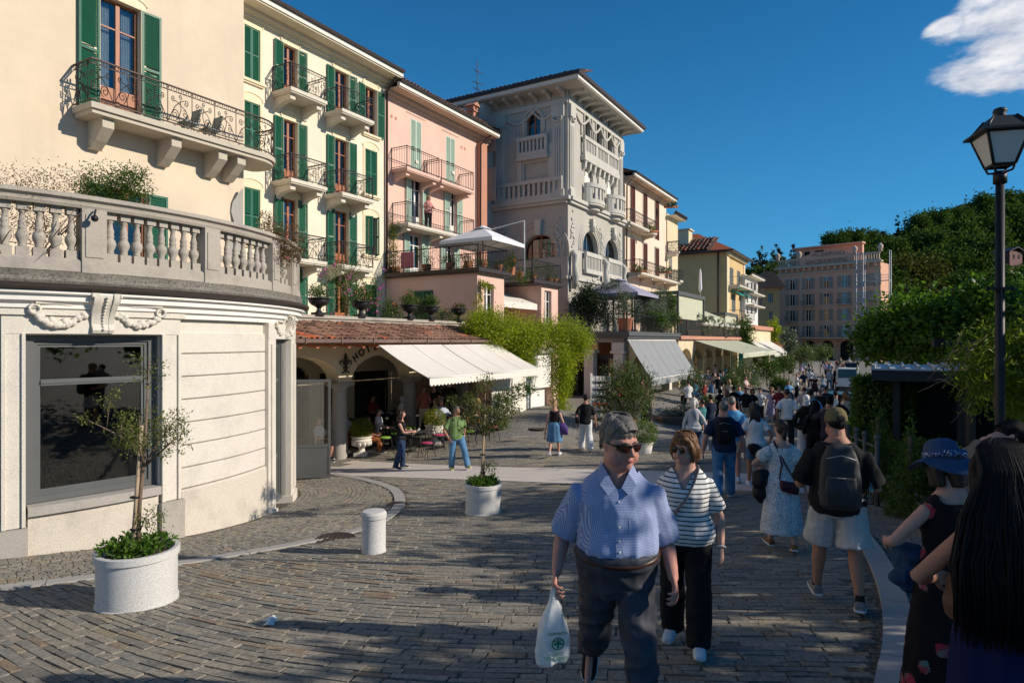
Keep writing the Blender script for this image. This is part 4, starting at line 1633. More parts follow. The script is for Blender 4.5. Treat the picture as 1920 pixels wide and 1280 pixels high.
def trims(mb,front=True):
	"""string courses, pilasters, arches in relief; (along, out, z) with out negative"""
	L=GL if front else TD
	mb.box(-.0 if front else-.2,L+.1,-.32,-.002,ZL-.05,ZL+.16)
	mb.box(0,L+.06,-.2,-.002,ZL-.22,ZL-.05)
	mb.box(0,L+.03,-.08,-.002,ZE-.75,ZE-.45)
	z2=zar-1.65
	mb.box(0,L+.05,-.14,-.002,z2-.18,z2)
	# fluted corner pilasters
	for(a,b)in((.12,.72),(L-.72,L-.12))if front else((.25,.95),(L-.85,L-.15)):
		mb.box(a,b,-.09,-.002,ZL+.17,ZE-.76)
		for k in range(4):
			c=a+.06+(b-a-.12)*(k+.5)/4
			mb.box(c-.035,c+.035,-.125,-.09,ZL+.8,ZE-2.0)
		mb.box(a-.05,b+.05,-.17,-.002,ZL+.17,ZL+.6)
		mb.box(a-.05,b+.05,-.17,-.002,ZE-1.5,ZE-.78)
		mb.tube([(a+(b-a)*.5+(b-a)*.42*math.cos(q),-.19,ZE-1.5-(b-a)*.38*math.sin(q))for q in np.linspace(0,pi,8)],.06,6)
		# swags under the eaves
	xs=[.75]+([(ops[i][0]+ops[i][1])/2 for i in range(3)]if front else[(sw[0]+sw[1])/2])+[L-.75]
	for a,b in zip(xs[:-1],xs[1:]):
		mb.tube([(a+(b-a)*k,-.06,ZE-.9-.55*math.sin(pi*k))for k in np.linspace(0,1,9)],.075,6)
		mb.tube([((a+b)/2+.02*math.sin(k*9),-.05,ZE-1.3-k)for k in np.linspace(0,.8,6)],.06,6)
	for x in xs[1:-1]:
		mb.ell((x,-.06,ZE-.85),(.16,.12,.2),8,6)
mb=MB()
trims(mb,True)
for q in ops[:3]:
	c,h=(q[0]+q[1])/2,(q[1]-q[0])/2+.16
	mb.tube([(c-h,-.02,q[2])]+[(c-h*math.cos(a),-.02,q[3]-q[4]+h*math.sin(a))for a in np.linspace(0,pi,11)]+[(c+h,-.02,q[2])],.08,6)
for q in ops[5:7]:
	c,h=(q[0]+q[1])/2,(q[1]-q[0])/2
	for d in(.14,.4,.62):
		mb.tube([(c-h-d,-.01,q[2])]+[(c-(h+d)*math.cos(a),-.01,q[3]-q[4]+(q[4]+d)*math.sin(a))for a in np.linspace(0,pi,15)]+[(c+h+d,-.01,q[2])],.045,5)
	mb.prism([(-.14,0),(.14,0),(.2,.8),(-.2,.8)],(c,0,q[3]-.05),(1,0,0),(0,0,1),(0,1,0),-.26,0)
	mb.ell((c,-.26,q[3]+.15),(.14,.1,.2),8,6)
r=random.Random(4)
xm=(ops[5][1]+ops[6][0])/2
for(x,z)in((.55,ops[5][3]-.3),(xm,ops[5][3]-.5),(GL-.5,ops[6][3]-.5)):
	for k in range(26):
		mb.ell((x+r.gauss(0,.16),-.02,z+r.gauss(0,.5)),(.09,.07,.09),6,4)
		# corner consoles and figures below the balustrades
for x in(.35,xm,GL-.4):
	mb.tube([(x,-.12,zar-.2),(x,-.34,zar-.5),(x,-.26,zar-1.0),(x,-.36,zar-1.7),(x,-.2,zar-2.4)],[.16,.24,.15,.26,.14],8)
mb.build('stucco_relief',M['greytrim'],TG.root)
mb=MB(SIDE)
trims(mb,False)
c,h=(sw[0]+sw[1])/2,(sw[1]-sw[0])/2+.18
mb.tube([(c-h,-.02,sw[2])]+[(c-h*math.cos(a),-.02,sops[0][3]-sops[0][4]+h*math.sin(a))for a in np.linspace(0,pi,11)]+[(c+h,-.02,sw[2])],.09,6)
c,h=(sa[0]+sa[1])/2,(sa[1]-sa[0])/2
for d in(.15,.55,.85):
	mb.tube([(c-h-d,-.01,sa[2])]+[(c-(h+d)*math.cos(a),-.01,sops[2][3]-sops[2][4]+(sops[2][4]+d)*math.sin(a))for a in np.linspace(0,pi,17)]+[(c+h+d,-.01,sa[2])],.055,5)
mb.prism([(-.16,0),(.16,0),(.24,.9),(-.24,.9)],(c,0,sa[3]-.05),(1,0,0),(0,0,1),(0,1,0),-.25,0)
for(x,z)in((.6,sa[3]-.1),(TD-.6,sa[3]-.1)):
	for k in range(26):
		mb.ell((x+r.gauss(0,.17),-.02,z+r.gauss(0,.4)),(.1,.07,.1),6,4)
e=.12
mb.box(sb[0]-.45,sb[0]-.15,-.06,-.002,ZL+.3,sb[3]+1.0)
mb.box(sb[1]+.15,sb[1]+.45,-.06,-.002,ZL+.3,sb[3]+1.0)
mb.box(sb[0]-.6,sb[1]+.6,-.14,-.002,sb[3]+.2,sb[3]+.34)
mb.build('stucco_relief',M['greytrim'],TG.root)
def slotted(x0,x1,z0,z1,n,side=False,mat='greytrim',bow=0.0,y=-.10,pieces=1):
	"""pierced parapet: top and bottom rail, end posts and upright bars over dark gaps"""
	mb=MB(SIDE if side else None)
	m=14 if bow else 1
	def seg(a,b,za,zb,d0,d1):
		if not bow:
			mb.box(a,b,y-d1,y-d0,za,zb)
			return
		k=max(1,int(round((b-a)/(x1-x0)*m)))
		for i in range(k):
			p,q=a+(b-a)*i/k,a+(b-a)*(i+1)/k
			f=lambda x:-bow*math.sin(pi*min(1,max(0,(x-x0)/(x1-x0))))**.6
			mb.prism([(p,y+f(p)-d1),(q,y+f(q)-d1),(q,y+f(q)-d0),(p,y+f(p)-d0)],(0,0,0),(1,0,0),(0,1,0),(0,0,1),za,zb)
	h=z1-z0
	seg(x0,x1,z0,z0+h*.2,0,.16)
	seg(x0,x1,z1-h*.2,z1,0,.18)
	for i in range(pieces+1):
		a=x0+(x1-x0)*i/pieces
		aa,bb=max(x0,a-.14),min(x1,a+.14)
		seg(aa,bb,z0+h*.2,z1-h*.2,0,.15)
	w=(x1-x0)/n
	for i in range(n):
		a=x0+w*(i+.25)
		seg(a,a+w*.5,z0+h*.2,z1-h*.2,.03,.12)
	if not bow:
		mb.box(x0,x1,y+.02,-.002,z0,z0+.1)
	else:
		pts=[(x0+(x1-x0)*k/12,y-bow*math.sin(pi*k/12)**.6-.12)for k in range(13)]+[(x1,-.002),(x0,-.002)]
		mb.prism(pts,(0,0,0),(1,0,0),(0,1,0),(0,0,1),z0-.12,z0+.02)
		cx_=(x0+x1)/2
		mb.prism([(cx_+(a-cx_)*.6,b*.7)for a,b in pts[:-2]]+[(cx_+.5,-.002),(cx_-.5,-.002)],(0,0,0),(1,0,0),(0,1,0),(0,0,1),z0-.34,z0-.12)
	return mb.build('balustrade',M[mat],TG.root)
zb_=zbot1
slotted(ops[0][0]-.55,ops[2][1]+.55,zb_-1.15,zb_-.02,24,pieces=3)
mb=MB()
mb.box(ops[0][0]-.6,ops[2][1]+.6,-.3,-.002,zb_-1.5,zb_-1.18)
for k in range(8):
	x=ops[0][0]-.3+(ops[2][1]-ops[0][0]+.6)*k/7
	mb.prism([(0,0),(-.26,0),(-.2,-.4),(0,-.6)],(x-.12,0,zb_-1.5),(0,1,0),(0,0,1),(1,0,0),0,.24)
mb.build('bracket_course',M['greytrim'],TG.root)
for q,bq in zip(blind,((-.3,.55),(-.35,.6))):
	slotted(q[0]+bq[0],q[1]+bq[1]+.3,ZL+.17,ZL+1.35,6,bow=.55,pieces=1)
for q in ops[5:7]:
	slotted(q[0]-.05,q[1]+.05,zar-1.3,zar-.02,11)
slotted(sw[0]-.55,sw[1]+.55,sw[2]-1.15,sw[2]-.02,8,side=True)
mb=MB(SIDE)
mb.box(sw[0]-.6,sw[1]+.6,-.26,-.002,sw[2]-1.4,sw[2]-1.16)
mb.build('bracket_course',M['greytrim'],TG.root)
slotted(.3,TD-.35,ZL+.17,ZL+1.35,13,side=True,y=-.06)
# inscribed plaque
pq=TG.rect(1120,1132,334,368)
mb=MB()
mb.box(pq[0],pq[1],-.1,-.002,pq[2],pq[3])
pl_=mb.build('plaque',M['greytrim'],TG.root)
def text(parent,body_,loc,size,rot,mat,ext=.008,name='lettering',align='CENTER',sx=1.0):
	cu=bpy.data.curves.new(name,'FONT')
	cu.body=body_
	cu.size=size
	cu.extrude=ext
	cu.align_x=align
	cu.align_y='CENTER'
	cu.materials.append(mat)
	o=bpy.data.objects.new(name,cu)
	link(o)
	bpy.context.view_layer.update()
	me=bpy.data.meshes.new_from_object(o.evaluated_get(bpy.context.evaluated_depsgraph_get()))
	bpy.data.objects.remove(o)
	o=inst(name,me,parent,loc,rot,(sx,1,1))
	return o
for k,w in enumerate(('ANNO','ET','LABOR')):
	text(pl_,w,((pq[0]+pq[1])/2,-.103,pq[3]-.75-.5*k),.36,(pi/2,0,0),M['grey'],.01,sx=.8)
	# roof: bracketed eaves and a low tiled hip
ov=1.15
mb=MB()
mb.box(-ov,GL+ov-.3,-ov,TD+4,ZE,ZE+.12)
mb.build('eaves',M['greytrim'],TG.root)
mb=MB()
mb.box(-ov-.06,GL+ov-.24,-ov-.06,-ov+.06,ZE+.06,ZE+.36)
mb.box(-ov-.06,-ov+.06,-ov+.06,TD+4,ZE+.06,ZE+.36)
mb.build('fascia',M['whiteeave'],TG.root)
mb=MB()
mb.box(-ov-.2,GL+ov-.1,-ov-.2,-ov-.06,ZE+.25,ZE+.44)
mb.box(-ov-.2,-ov-.06,-ov-.06,TD+4,ZE+.25,ZE+.44)
mb.build('gutter',M['gutter'],TG.root)
me=bracket_mesh(.8,.36,.24,'greytrim')
for k in range(9):
	inst('bracket',me,TG.root,(.3+(GL-.6)*k/8,-.002,ZE-.002))
for k in range(6):
	inst('bracket',me,TG.root,(-.002,.3+(TD-.6)*k/5,ZE-.002),(0,0,-pi/2))
mb=MB()
x0,x1,y0,y1=-ov,GL+ov-.3,-ov,TD+4
zr=ZE+2.6
cx0,cy0=x0+5.2,y0+5.2
b=mb.v([(x0,y0,ZE+.38),(x1,y0,ZE+.38),(x1,y1,ZE+.38),(x0,y1,ZE+.38),(cx0,cy0,zr),(x1-5.2,cy0,zr)])
for q in((0,1,5,4),(1,2,5),(2,3,4,5),(3,0,4)):
	mb.f([b+i for i in q])
mb.build('roof',M['tile'],TG.root)
tl=tiles(TG.root,(x0,y1,ZE+.40),(0,-1,0),(5.2,0,zr-ZE-.38),y1-y0-.4,3.2,.3,.45,seed=8)
# thin rear part of that house seen past the pink pier
sr=TG.siderect(917,925,262,280)
mb=MB()
mb.M=Matrix.Translation((-1.2,0,0))@SIDE
wall(mb,TD,TD+5,-2,ZE-.2,())
mb.M=None
mb.box(-1.2,0,TD,TD+.02,-2,ZE-.2)
mb.build('rear_wall',M['grey'],TG.root)
for(v0,v1)in((222,280),(320,372),(428,450)):
	mb=MB()
	q=TG.siderect(915,926,v0,v1,GT-1.2)
	mb.box(-1.26,-1.202,q[0]-.15,q[1]+.15,q[2]-.15,q[3]+.15)
	mb.box(-1.30,-1.26,q[0],q[1],q[2],q[3])
	mb.build('rear_window',M['stoneshut'],TG.root)
	# television aerial on the roof
pA=at_depth(895,172,41)
AN=thing('tv_aerial','thin television aerial standing on the grey tower roof','aerial',tuple(pA))
mb=MB()
mb.tube([(0,0,-.6),(0,0,1.95)],.03,6)
mb.build('mast',M['grayframe'],AN)
for z,w in((1.3,.5),(.55,.7),(.15,.6)):
	mb=MB()
	mb.tube([(-w*.4,-.1,z+.08),(w*.6,.1,z-.12)],.018,5)
	for k in range(5):
		f=-.4+k*.25
		mb.tube([(w*f-.08,-.2,z+.05-k*.04),(w*f+.08,.2,z+.05-k*.04)],.012,4)
	mb.build('antenna',M['grayframe'],AN)
	# ---------------------------------------------------------------- pale peach house beyond the tower
PH=Facade('peach_house','narrow pale peach house with brown shutters and three tiers of scrolled balconies',-17.5,t_of(on_s(1171,640,-17.5)))
pe=PH.X(1249)
cols=[(1182,1190),(1206,1213),(1228,1235)]
zr1=PH.rect(1184,1190,350,405)
zs=[PH.Z(1206,428,.9),PH.Z(1215,515,.9)]
ops=[]
for(a,b)in cols:
	q=PH.rect(a,b,352,400)
	ops.append((q[0],q[1],zs[0]+.02,zr1[3]))
	q=PH.rect(a,b,450,500)
	ops.append((q[0],q[1],zs[1]+.02,PH.rect(1184,1190,448,500)[3]))
zE=PH.Z(1171,330,0)+.1
body(PH,0,pe,-2.2,zE,9,'peach',ops)
for o in ops:
	window(PH.root,o[0],o[1],o[2],o[3],'brownshut',False,'closed','brownshut',trim='stoneshut',tw=.12)
eaves(PH,-.2,pe+.3,zE,.85,mat='hoteltrim',fas='whiteeave')
b=balcony(PH.root,PH.X(1180,1),PH.X(1230,1),zs[0],1.1,brk=2)
balcony(PH.root,.1,pe,zs[1],1.2,brk=4,rmat='iron')
mb=MB()
mb.tube([(.15,-.9,zE-.1),(.12,-.15,zE-.8),(.12,-.1,0)],.06,8)
mb.build('downpipe',M['grayframe'],PH.root)
mb=MB()
mb.prism([(-.85,.16),(4.5,2.2),(9,.2)],(-.2,0,zE),(0,1,0),(0,0,1),(1,0,0),0,pe+.4)
mb.build('roof',M['tile'],PH.root)
P2=Facade('narrow_cream_house','narrow yellowish house with a flower balcony at the end of the peach house',-17.4,PH.t0+pe+.01)
p2=P2.X(1271)
zE2=P2.Z(1252,392,.6)
q=P2.rect(1249.5,1262,468,500)
body(P2,0,p2,-2.2,zE2,8,'yellowtrim',[(.4,1.5,q[2]-1,q[3])])
window(P2.root,.4,1.5,q[2]-1,q[3],'stoneshut',False,'closed','stoneshut')
eaves(P2,0,p2+.3,zE2,.7,steps=False,fas='gutter')
balcony(P2.root,.0,P2.X(1273,1),P2.Z(1250,462,1),1.1,brk=2)
balcony(P2.root,.0,P2.X(1277,1),zs[1]+.2,1.2,'balcw','bars','iron',brk=2)
# ---------------------------------------------------------------- yellow house
YT=t_of(on_s(1362,640,-16))
YH=Facade('yellow_house','ochre yellow house with a red tiled hip roof and a lit narrow front',-16,YT)
yl=YH.X(1396)
zY=YH.Z(1362,469,.0)
ws=[YH.rect(1368,1375,502,535),YH.rect(1382,1388,508,535),YH.rect(1372,1379,552,585),YH.rect(1387,1392,555,585)]
body(YH,0,yl,-2.2,zY,12,'yellow',[(q[0],q[1],q[2],q[3])for q in ws])
for q in ws:
	window(YH.root,q[0],q[1],q[2],q[3],'greyshut',False,'closed','greyshut')
mb=MB()
mb.box(0,1.2,-.08,-.002,0,zY-.3)
mb.box(yl-.8,yl,-.08,-.002,0,zY-.3)
mb.box(-.3,yl+.3,-.35,-.002,zY-.55,zY-.2)
mb.build('pilaster',M['yellowtrim'],YH.root)
mb=MB()
mb.box(-.9,yl+.8,-.95,12.8,zY-.2,zY)
mb.build('eaves',M['gutter'],YH.root)
zt=zY+3.0
x0,x1,y0,y1=-.9,yl+.8,-.95,12.8
mb=MB()
b=mb.v([(x0,y0,zY),(x1,y0,zY),(x1,y1,zY),(x0,y1,zY),((x0+x1)/2,y0+5.5,zt),((x0+x1)/2,y1-5,zt)])
for q in((0,1,4),(1,2,5,4),(2,3,5),(3,0,4,5)):
	mb.f([b+i for i in q])
mb.build('roof',M['redtile'],YH.root)
tiles(YH.root,(x0,y1,zY+.03),(0,-1,0),((x1-x0)/2,0,zt-zY),y1-y0-2.5,4.6,.5,.7,seed=11,redfrac=1.0)
mb=MB()
mb.box(1.2,2.8,4.6,6.2,zY+.8,zY+2.9)
mb.box(1.0,3.0,4.4,6.4,zY+2.9,zY+3.05)
mb.build('chimney',M['yellowtrim'],YH.root)
mb=MB()
mb.tube([(-.1,.9,zY-.2),(-.1,.9,0)],.09,8)
mb.build('downpipe',M['gutter'],YH.root)
balcony(YH.root,.8,yl-.3,ws[0][2]-.1,1.3,style='bars',brk=2,gap=.3)
balcony(YH.root,.8,yl-.3,YH.Z(1380,596,1),1.3,style='bars',brk=2,gap=.3)
for q,lab in zip(ws[2:],('nearer teal window awning on the front of the yellow house','farther teal window awning at the edge of the yellow house front')):
	mb=MB()
	mb.prism([(0,0),(-1.0,-.55),(-1.0,-.65),(0,-.1)],(q[0]-.3,0,q[3]+.5),(0,1,0),(0,0,1),(1,0,0),0,q[1]-q[0]+.6)
	tag(mb.build('window_awning',M['teal'],loc=tuple(st(-16,YT)),rz=ANG),lab,'awning','teal awnings on the yellow house')
	# ---------------------------------------------------------------- white and ochre houses farther down
WH=Facade('white_house','white house with dark windows between the yellow house and the dark ochre one',-15.5,t_of(on_s(1397,640,-15.5)))
wl_=WH.X(1421)
ws=[WH.rect(a,b,c,d)for(a,b)in((1400,1403),(1408,1411),(1415,1418))for(c,d)in((530,545),(552,568),(574,588))]
body(WH,0,wl_,-2.2,WH.Z(1400,515),10,'white',[tuple(q)for q in ws],.3)
for q in ws:
	window(WH.root,*q,'greyshut')
eaves(WH,0,wl_+.3,WH.Z(1400,515),.8,steps=False)
for(z,)in((WH.Z(1400,548),),(WH.Z(1400,571),)):
	balcony(WH.root,.3,wl_-.3,z,1.0,style='bars',brk=0,gap=.4)
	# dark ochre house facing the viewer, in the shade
e=Vector((-.688,.725,0))
class Front(Facade):
	"""a front in the upright plane through P with direction along"""
	def __init__(self,name,label,P,along):
		self.P,self.d=Vector(P),Vector(along).normalized()
		self.root=thing(name,label,'building',(self.P.x,self.P.y,0),math.atan2(self.d.y,self.d.x))
		self.nx=Vector((self.d.y,-self.d.x,0))
	def hit(self,u,v):
		r_=ray(u,v)
		k=self.P.to_2d().dot(self.nx.to_2d())/(r_.x*self.nx.x+r_.y*self.nx.y)
		return Vector((r_.x*k,r_.y*k,HC+r_.z*k))
	def X(self,u,off=0):
		return(self.hit(u,640)-self.P).to_2d().dot(self.d.to_2d())
	def Z(self,u,v,off=0):
		return self.hit(u,v).z
yO=128
OC=Front('ochre_house','dark ochre house in the shade with a brown tiled roof beside the pink hotel',at_depth(1416,640,yO),(1,-.25,0))
ox=OC.X(1462)
zO=OC.Z(1440,540)
ws=[OC.rect(1440,1449,550,567),OC.rect(1442,1448,584,597),OC.rect(1424,1429,560,575)]
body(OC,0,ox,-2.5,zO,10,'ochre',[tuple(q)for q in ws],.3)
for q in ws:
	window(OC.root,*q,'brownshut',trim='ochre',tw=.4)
mb=MB()
mb.prism([(-1.2,0),(ox+1,0),(ox*.7,3.2),(ox*.3,3.2)],(0,-1.5,zO),(1,0,0),(0,0,1),(0,1,0),0,11)
mb.build('roof',M['tile'],OC.root)
# ---------------------------------------------------------------- the big pink hotel across the end of the square
Pm=at_depth(1459,640,140)
MH=Front('pink_hotel','large dusty pink hotel with rows of shuttered windows across the end of the street',Pm,(.688,-.725,0))
mx_=MH.X(1651)
zC=MH.Z(1555,499)
rowv=[(516,538),(546,567),(574,595),(608,624)]
cols=[(1480.5,1490),(1510.5,1520),(1544,1554),(1578,1588),(1612.5,1620),(1637,1644)]
ops=[]
for(a,b)in cols:
	for i,(c,d)in enumerate(rowv):
		vv=(495-640)*0
		q=MH.rect(a,b,514,536)
		za=zC-2.0-3.35*i-2.5
		ops.append((q[0],q[1],za,za+2.35))
nops=len(ops)
for(a,b)in((1505,1528),(1540,1562),(1575,1600),(1470,1490)):
	q=MH.rect(a,b,640,655)
	ops.append((q[0],q[1],-2.2,MH.Z(1540,638),1.0))
body(MH,0,mx_,-2.4,zC,5,'hotelpink',ops,.35)
for i,o in enumerate(ops[:nops]):
	fr=window(MH.root,o[0],o[1],o[2],o[3],'white',False,'open','stoneshut',trim='hoteltrim',tw=.22,curtain=False,depth=.2,sw=.8)
mb=MB()
mb.box(-.5,mx_+.5,-1.1,.0,zC,zC+.35)
mb.box(-.2,mx_+.2,-.4,-.002,zC-1.2,zC-.95)
for i in range(4):
	z=zC-2.0-3.35*i-3.0
	mb.box(-.1,mx_+.1,-.15,-.002,z,z+.22)
for k in range(16):
	x=.8+(mx_-1.6)*k/15
	mb.prism([(0,0),(-.8,0),(-.5,-.6),(0,-.95)],(x-.2,0,zC),(0,1,0),(0,0,1),(1,0,0),0,.4)
for x in(0,MH.X(1500),MH.X(1600),mx_-.8):
	mb.box(x,x+.5,-.12,-.002,-1,zC-1.2)
mb.build('cornice',M['hoteltrim'],MH.root)
mb=MB()
x0,x1=MH.X(1500),MH.X(1602)
mb.box(x0,x1,-.3,.1,zC+.35,zC+2.2)
mb.prism([(0,0),((x1-x0)*.3,.9),((x1-x0)*.7,.9),(x1-x0,0)],(x0,0,zC+2.2),(1,0,0),(0,0,1),(0,1,0),-.3,.1)
mb.box(MH.X(1478),MH.X(1604),4,4.9,zC+.35,zC+4.6)
mb.box(MH.X(1475),MH.X(1607),3,5,zC+4.6,zC+4.9)
pa=mb.build('parapet',M['hotelpink'],MH.root)
for(a,b)in((0,x0),(x1,mx_)):
	mb=MB()
	mb.box(a,b,-.3,.1,zC+.35,zC+.7)
	mb.box(a,b,-.3,.1,zC+1.8,zC+2.1)
	n=int((b-a)/.45)
	for k in range(n):
		mb.box(a+(b-a)*(k+.3)/n,a+(b-a)*(k+.7)/n,-.25,.05,zC+.7,zC+1.8)
	mb.build('roof_balustrade',M['hoteltrim'],MH.root)
for x in(0,x0-.1,x1+.1,mx_):
	mb=MB()
	mb.lathe([(.45,2.1),(.3,2.5),(.55,2.9),(.5,3.3),(.12,3.7)],8,(x,-.1,zC))
	mb.build('roof_urn',M['hoteltrim'],MH.root)
mb=MB()
for(ua,ub)in((1494,1504),(1514,1530)):
	a,b=MH.X(ua),MH.X(ub)
	mb.box(a,b,3.95,4.0,zC+1.9,zC+4.0)
mb.build('roof_window',M['dark'],MH.root)
xm=(x0+x1)/2
text(MH.root,'ALBERGO',(xm+.5,-.31,zC+2.5),1.0,(pi/2,0,0),M['hotelink'],.03,sx=1.5)
text(MH.root,'GENAZZINI & METROPOLE',(xm,-.31,zC+1.1),1.2,(pi/2,0,0),M['hotelink'],.03,sx=(x1-x0)*.93/17.5)
for i in(1,2):
	for(a,b)in(cols[1],cols[3]):
		q=MH.rect(a,b,500,520)
		z=zC-2.0-3.35*i-2.55
		if(i==1):
			balcony(MH.root,q[0]-.8,q[1]+.8,z,.9,'hoteltrim','bars','grayframe',brk=2,gap=.3,h=.9)
q=MH.rect(*cols[0],500,520)
balcony(MH.root,q[0]-.8,q[1]+.8,zC-2.0-6.7-2.55,.9,'hoteltrim','bars','grayframe',brk=2,gap=.3)
za=MH.Z(1540,633)
balcony(MH.root,MH.X(1503),MH.X(1612),za,4.0,'hoteltrim','bars','grayframe',brk=0,gap=.4,h=1.1)
for z in(zC-8.5,zC-13.2):
	balcony(MH.root,mx_-1.6,mx_+1.8,z,.9,'hoteltrim','bars','grayframe',brk=0,gap=.4)
	# scaffold tower at its right end
SC=thing('scaffold','tall metal scaffold tower standing against the right end of the pink hotel','scaffold',tuple(MH.hit(1622,655)+MH.nx*2.5),math.atan2(-.725,.688))
mb=MB()
for x in(-.6,.6,5.2):
	for y in(-.5,.5):
		mb.tube([(x,y,-1),(x,y,zC+1.2)],.07,5)
nz_=int(zC/1.1)
for k in range(nz_):
	z=k*1.1
	for y in(-.5,.5):
		mb.tube([(-.6,y,z),(.6,y,z)],.05,4)
		mb.tube([(-.6,y,z),(.6,y,z+1.1)],.04,4)
mb.build('lattice',M['steel'],SC)
for k,z in enumerate((zC-4.6,zC-7.9,zC-11.4)):
	mb=MB()
	mb.box(.6,5.2,-.5,.5,z,z+.12)
	mb.tube([(.6,-.5,z+1.1),(5.2,-.5,z+1.1)],.05,4)
	mb.tube([(.6,-.5,z+.6),(5.2,-.5,z+.6)],.05,4)
	mb.build('platform',M['steel'],SC)
	# ---------------------------------------------------------------- hotel cafe arcade under the tiled roof
CF=Facade('cafe_arcade','low cream arcade of the hotel cafe with stone columns and a weathered tiled lean-to roof',-15.5,8.0)
cx=[t_of(on_s(648,640,-15.5))-8,t_of(on_s(778,640,-15.5))-8]
pit=cx[1]-cx[0]
cols_=[cx[0]-pit,cx[0],cx[1],cx[1]+pit]
zsp,zcr=.9,1.78
Lc=t_of(on_s(957,640,-13.5))-8
ops=[(a+.26,b-.26,-2,zcr,zcr-zsp)for a,b in zip(cols_[:-1],cols_[1:])]
mb=MB()
wall(mb,cols_[0]-2,Lc,zsp,2.42,[(o[0],o[1],zsp,o[3],o[4])for o in ops],.55)
wall(mb,cols_[0]-2,Lc,zsp,2.42,[(o[0],o[1],zsp,o[3],o[4])for o in ops],.02,y=.56)
for c in cols_:
	mb.box(c-.26,c+.26,.0,.55,zsp-.001,zsp)
mb.build('arcade_wall',M['cream_trim'],CF.root,fix=False)
colm=MB()
colm.box(-.36,.36,-.33,.33,-.12,0)
colm.lathe([(.27,-.2),(.34,-.12),(.34,-.11)],20)
colm.lathe([(.25,-2.55),(.27,-2.2),(.265,-1.4),(.235,-.24),(.26,-.22),(.26,-.19)],20)
cme=colm.mesh('column',M['granite2'],50)
for c in cols_:
	inst('column',cme,CF.root,(c,.28,zsp))
mb=MB()
wall(mb,cols_[0]-2,Lc+1,-2,2.5,[(cols_[1]+.6,cols_[1]+1.7,-2,1.3,.5),(cols_[1]+2.2,cols_[1]+3.3,-2,1.0),(cols_[2]+.5,cols_[2]+2.6,-2,1.0),(cols_[0]+.5,cols_[0]+2.5,-2,1.0)],.2,y=3.6)
mb.build('back_wall',M['cream_trim'],CF.root,fix=False)
mb=MB()
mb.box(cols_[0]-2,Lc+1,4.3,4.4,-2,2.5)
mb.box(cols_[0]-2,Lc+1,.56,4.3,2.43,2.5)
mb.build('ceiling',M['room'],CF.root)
mb=MB()
for a,b,z in((cols_[1]+.6,cols_[1]+1.7,1.2),(cols_[1]+2.2,cols_[1]+3.3,1.0),(cols_[2]+.5,cols_[2]+2.6,1.0)):
	for x in np.arange(a,b+.01,(b-a)/2):
		mb.box(x-.04,x+.04,3.66,3.72,-1.7,z)
	mb.box(a,b,3.66,3.72,.3,.38)
mb.build('glazing_bars',M['black'],CF.root)
mb=MB()
mb.box(cols_[0]-2,Lc,.2,4.9,2.5,2.85)
mb.build('terrace_slab',M['granite2'],CF.root)
mb=MB()
mb.box(cols_[0]-2,Lc-.6,-.08,.25,2.75,2.98)
mb.box(cols_[0]-2,Lc-.55,-.14,.3,2.98,3.08)
mb.build('parapet',M['balu'],CF.root)
rt=tiles(CF.root,(cols_[0]-2,-2.0,2.28),(1,0,0),(0,1.9,.56),Lc-cols_[0]+2,1.98,.2,.33,seed=21,redfrac=.18)
mb=MB()
mb.prism([(-2.02,2.2),(-2.13,2.22),(-2.15,2.31),(-2.02,2.33)],(cols_[0]-2,0,0),(0,1,0),(0,0,1),(1,0,0),0,Lc-cols_[0]+2)
x=cols_[0]
while x<Lc-.5:
	mb.box(x,x+.025,-2.17,-2.02,2.19,2.335)
	x+=1.3
mb.build('gutter',M['copper'],CF.root)
mb=MB()
mb.prism([(-2.0,2.17),(0,2.43),(0,2.48),(-2.0,2.22)],(cols_[0]-2,0,0),(0,1,0),(0,0,1),(1,0,0),0,Lc-cols_[0]+2)
x=cols_[0]
while x<Lc-.3:
	mb.prism([(-1.9,2.06),(0,2.31),(0,2.43),(-1.9,2.18)],(x,0,0),(0,1,0),(0,0,1),(1,0,0),0,.1)
	x+=.6
mb.build('rafters',M['doorwood'],CF.root)
# lettering round the arch and the iron lily on the spandrel
ac=(cols_[1]+cols_[2])/2
for k,ch in enumerate('HOTEL'):
	a=rad(137-11.5*k)
	rx_,rz_=1.53+.32,(zcr-zsp)+.30
	text(CF.root,ch,(ac+rx_*math.cos(a),-.03,zsp+rz_*math.sin(a)),.34,(pi/2,-(a-pi/2)*.8,0),M['rustiron'],.02)
mb=MB()
lily(mb,(cols_[1]-.05,-.04,1.45),(1,0,0),(0,0,1),(0,-1,0),.55,.022)
mb.build('lily_emblem',M['rustiron'],CF.root)
mb=MB()
lily(mb,(cols_[1]+.35,3.55,.55),(1,0,0),(0,0,1),(0,-1,0),.5,.022)
mb.build('lily_emblem',M['rustiron'],CF.root)
mb=MB()
mb.box(cols_[1]-.05,cols_[1]+.38,3.5,3.58,-.55,.05)
mn=mb.build('menu_board',M['black'],CF.root)
mb=MB()
mb.box(cols_[1]+.0,cols_[1]+.33,3.485,3.499,-.48,-.02)
mb.build('menu_sheet',M['white'],mn)
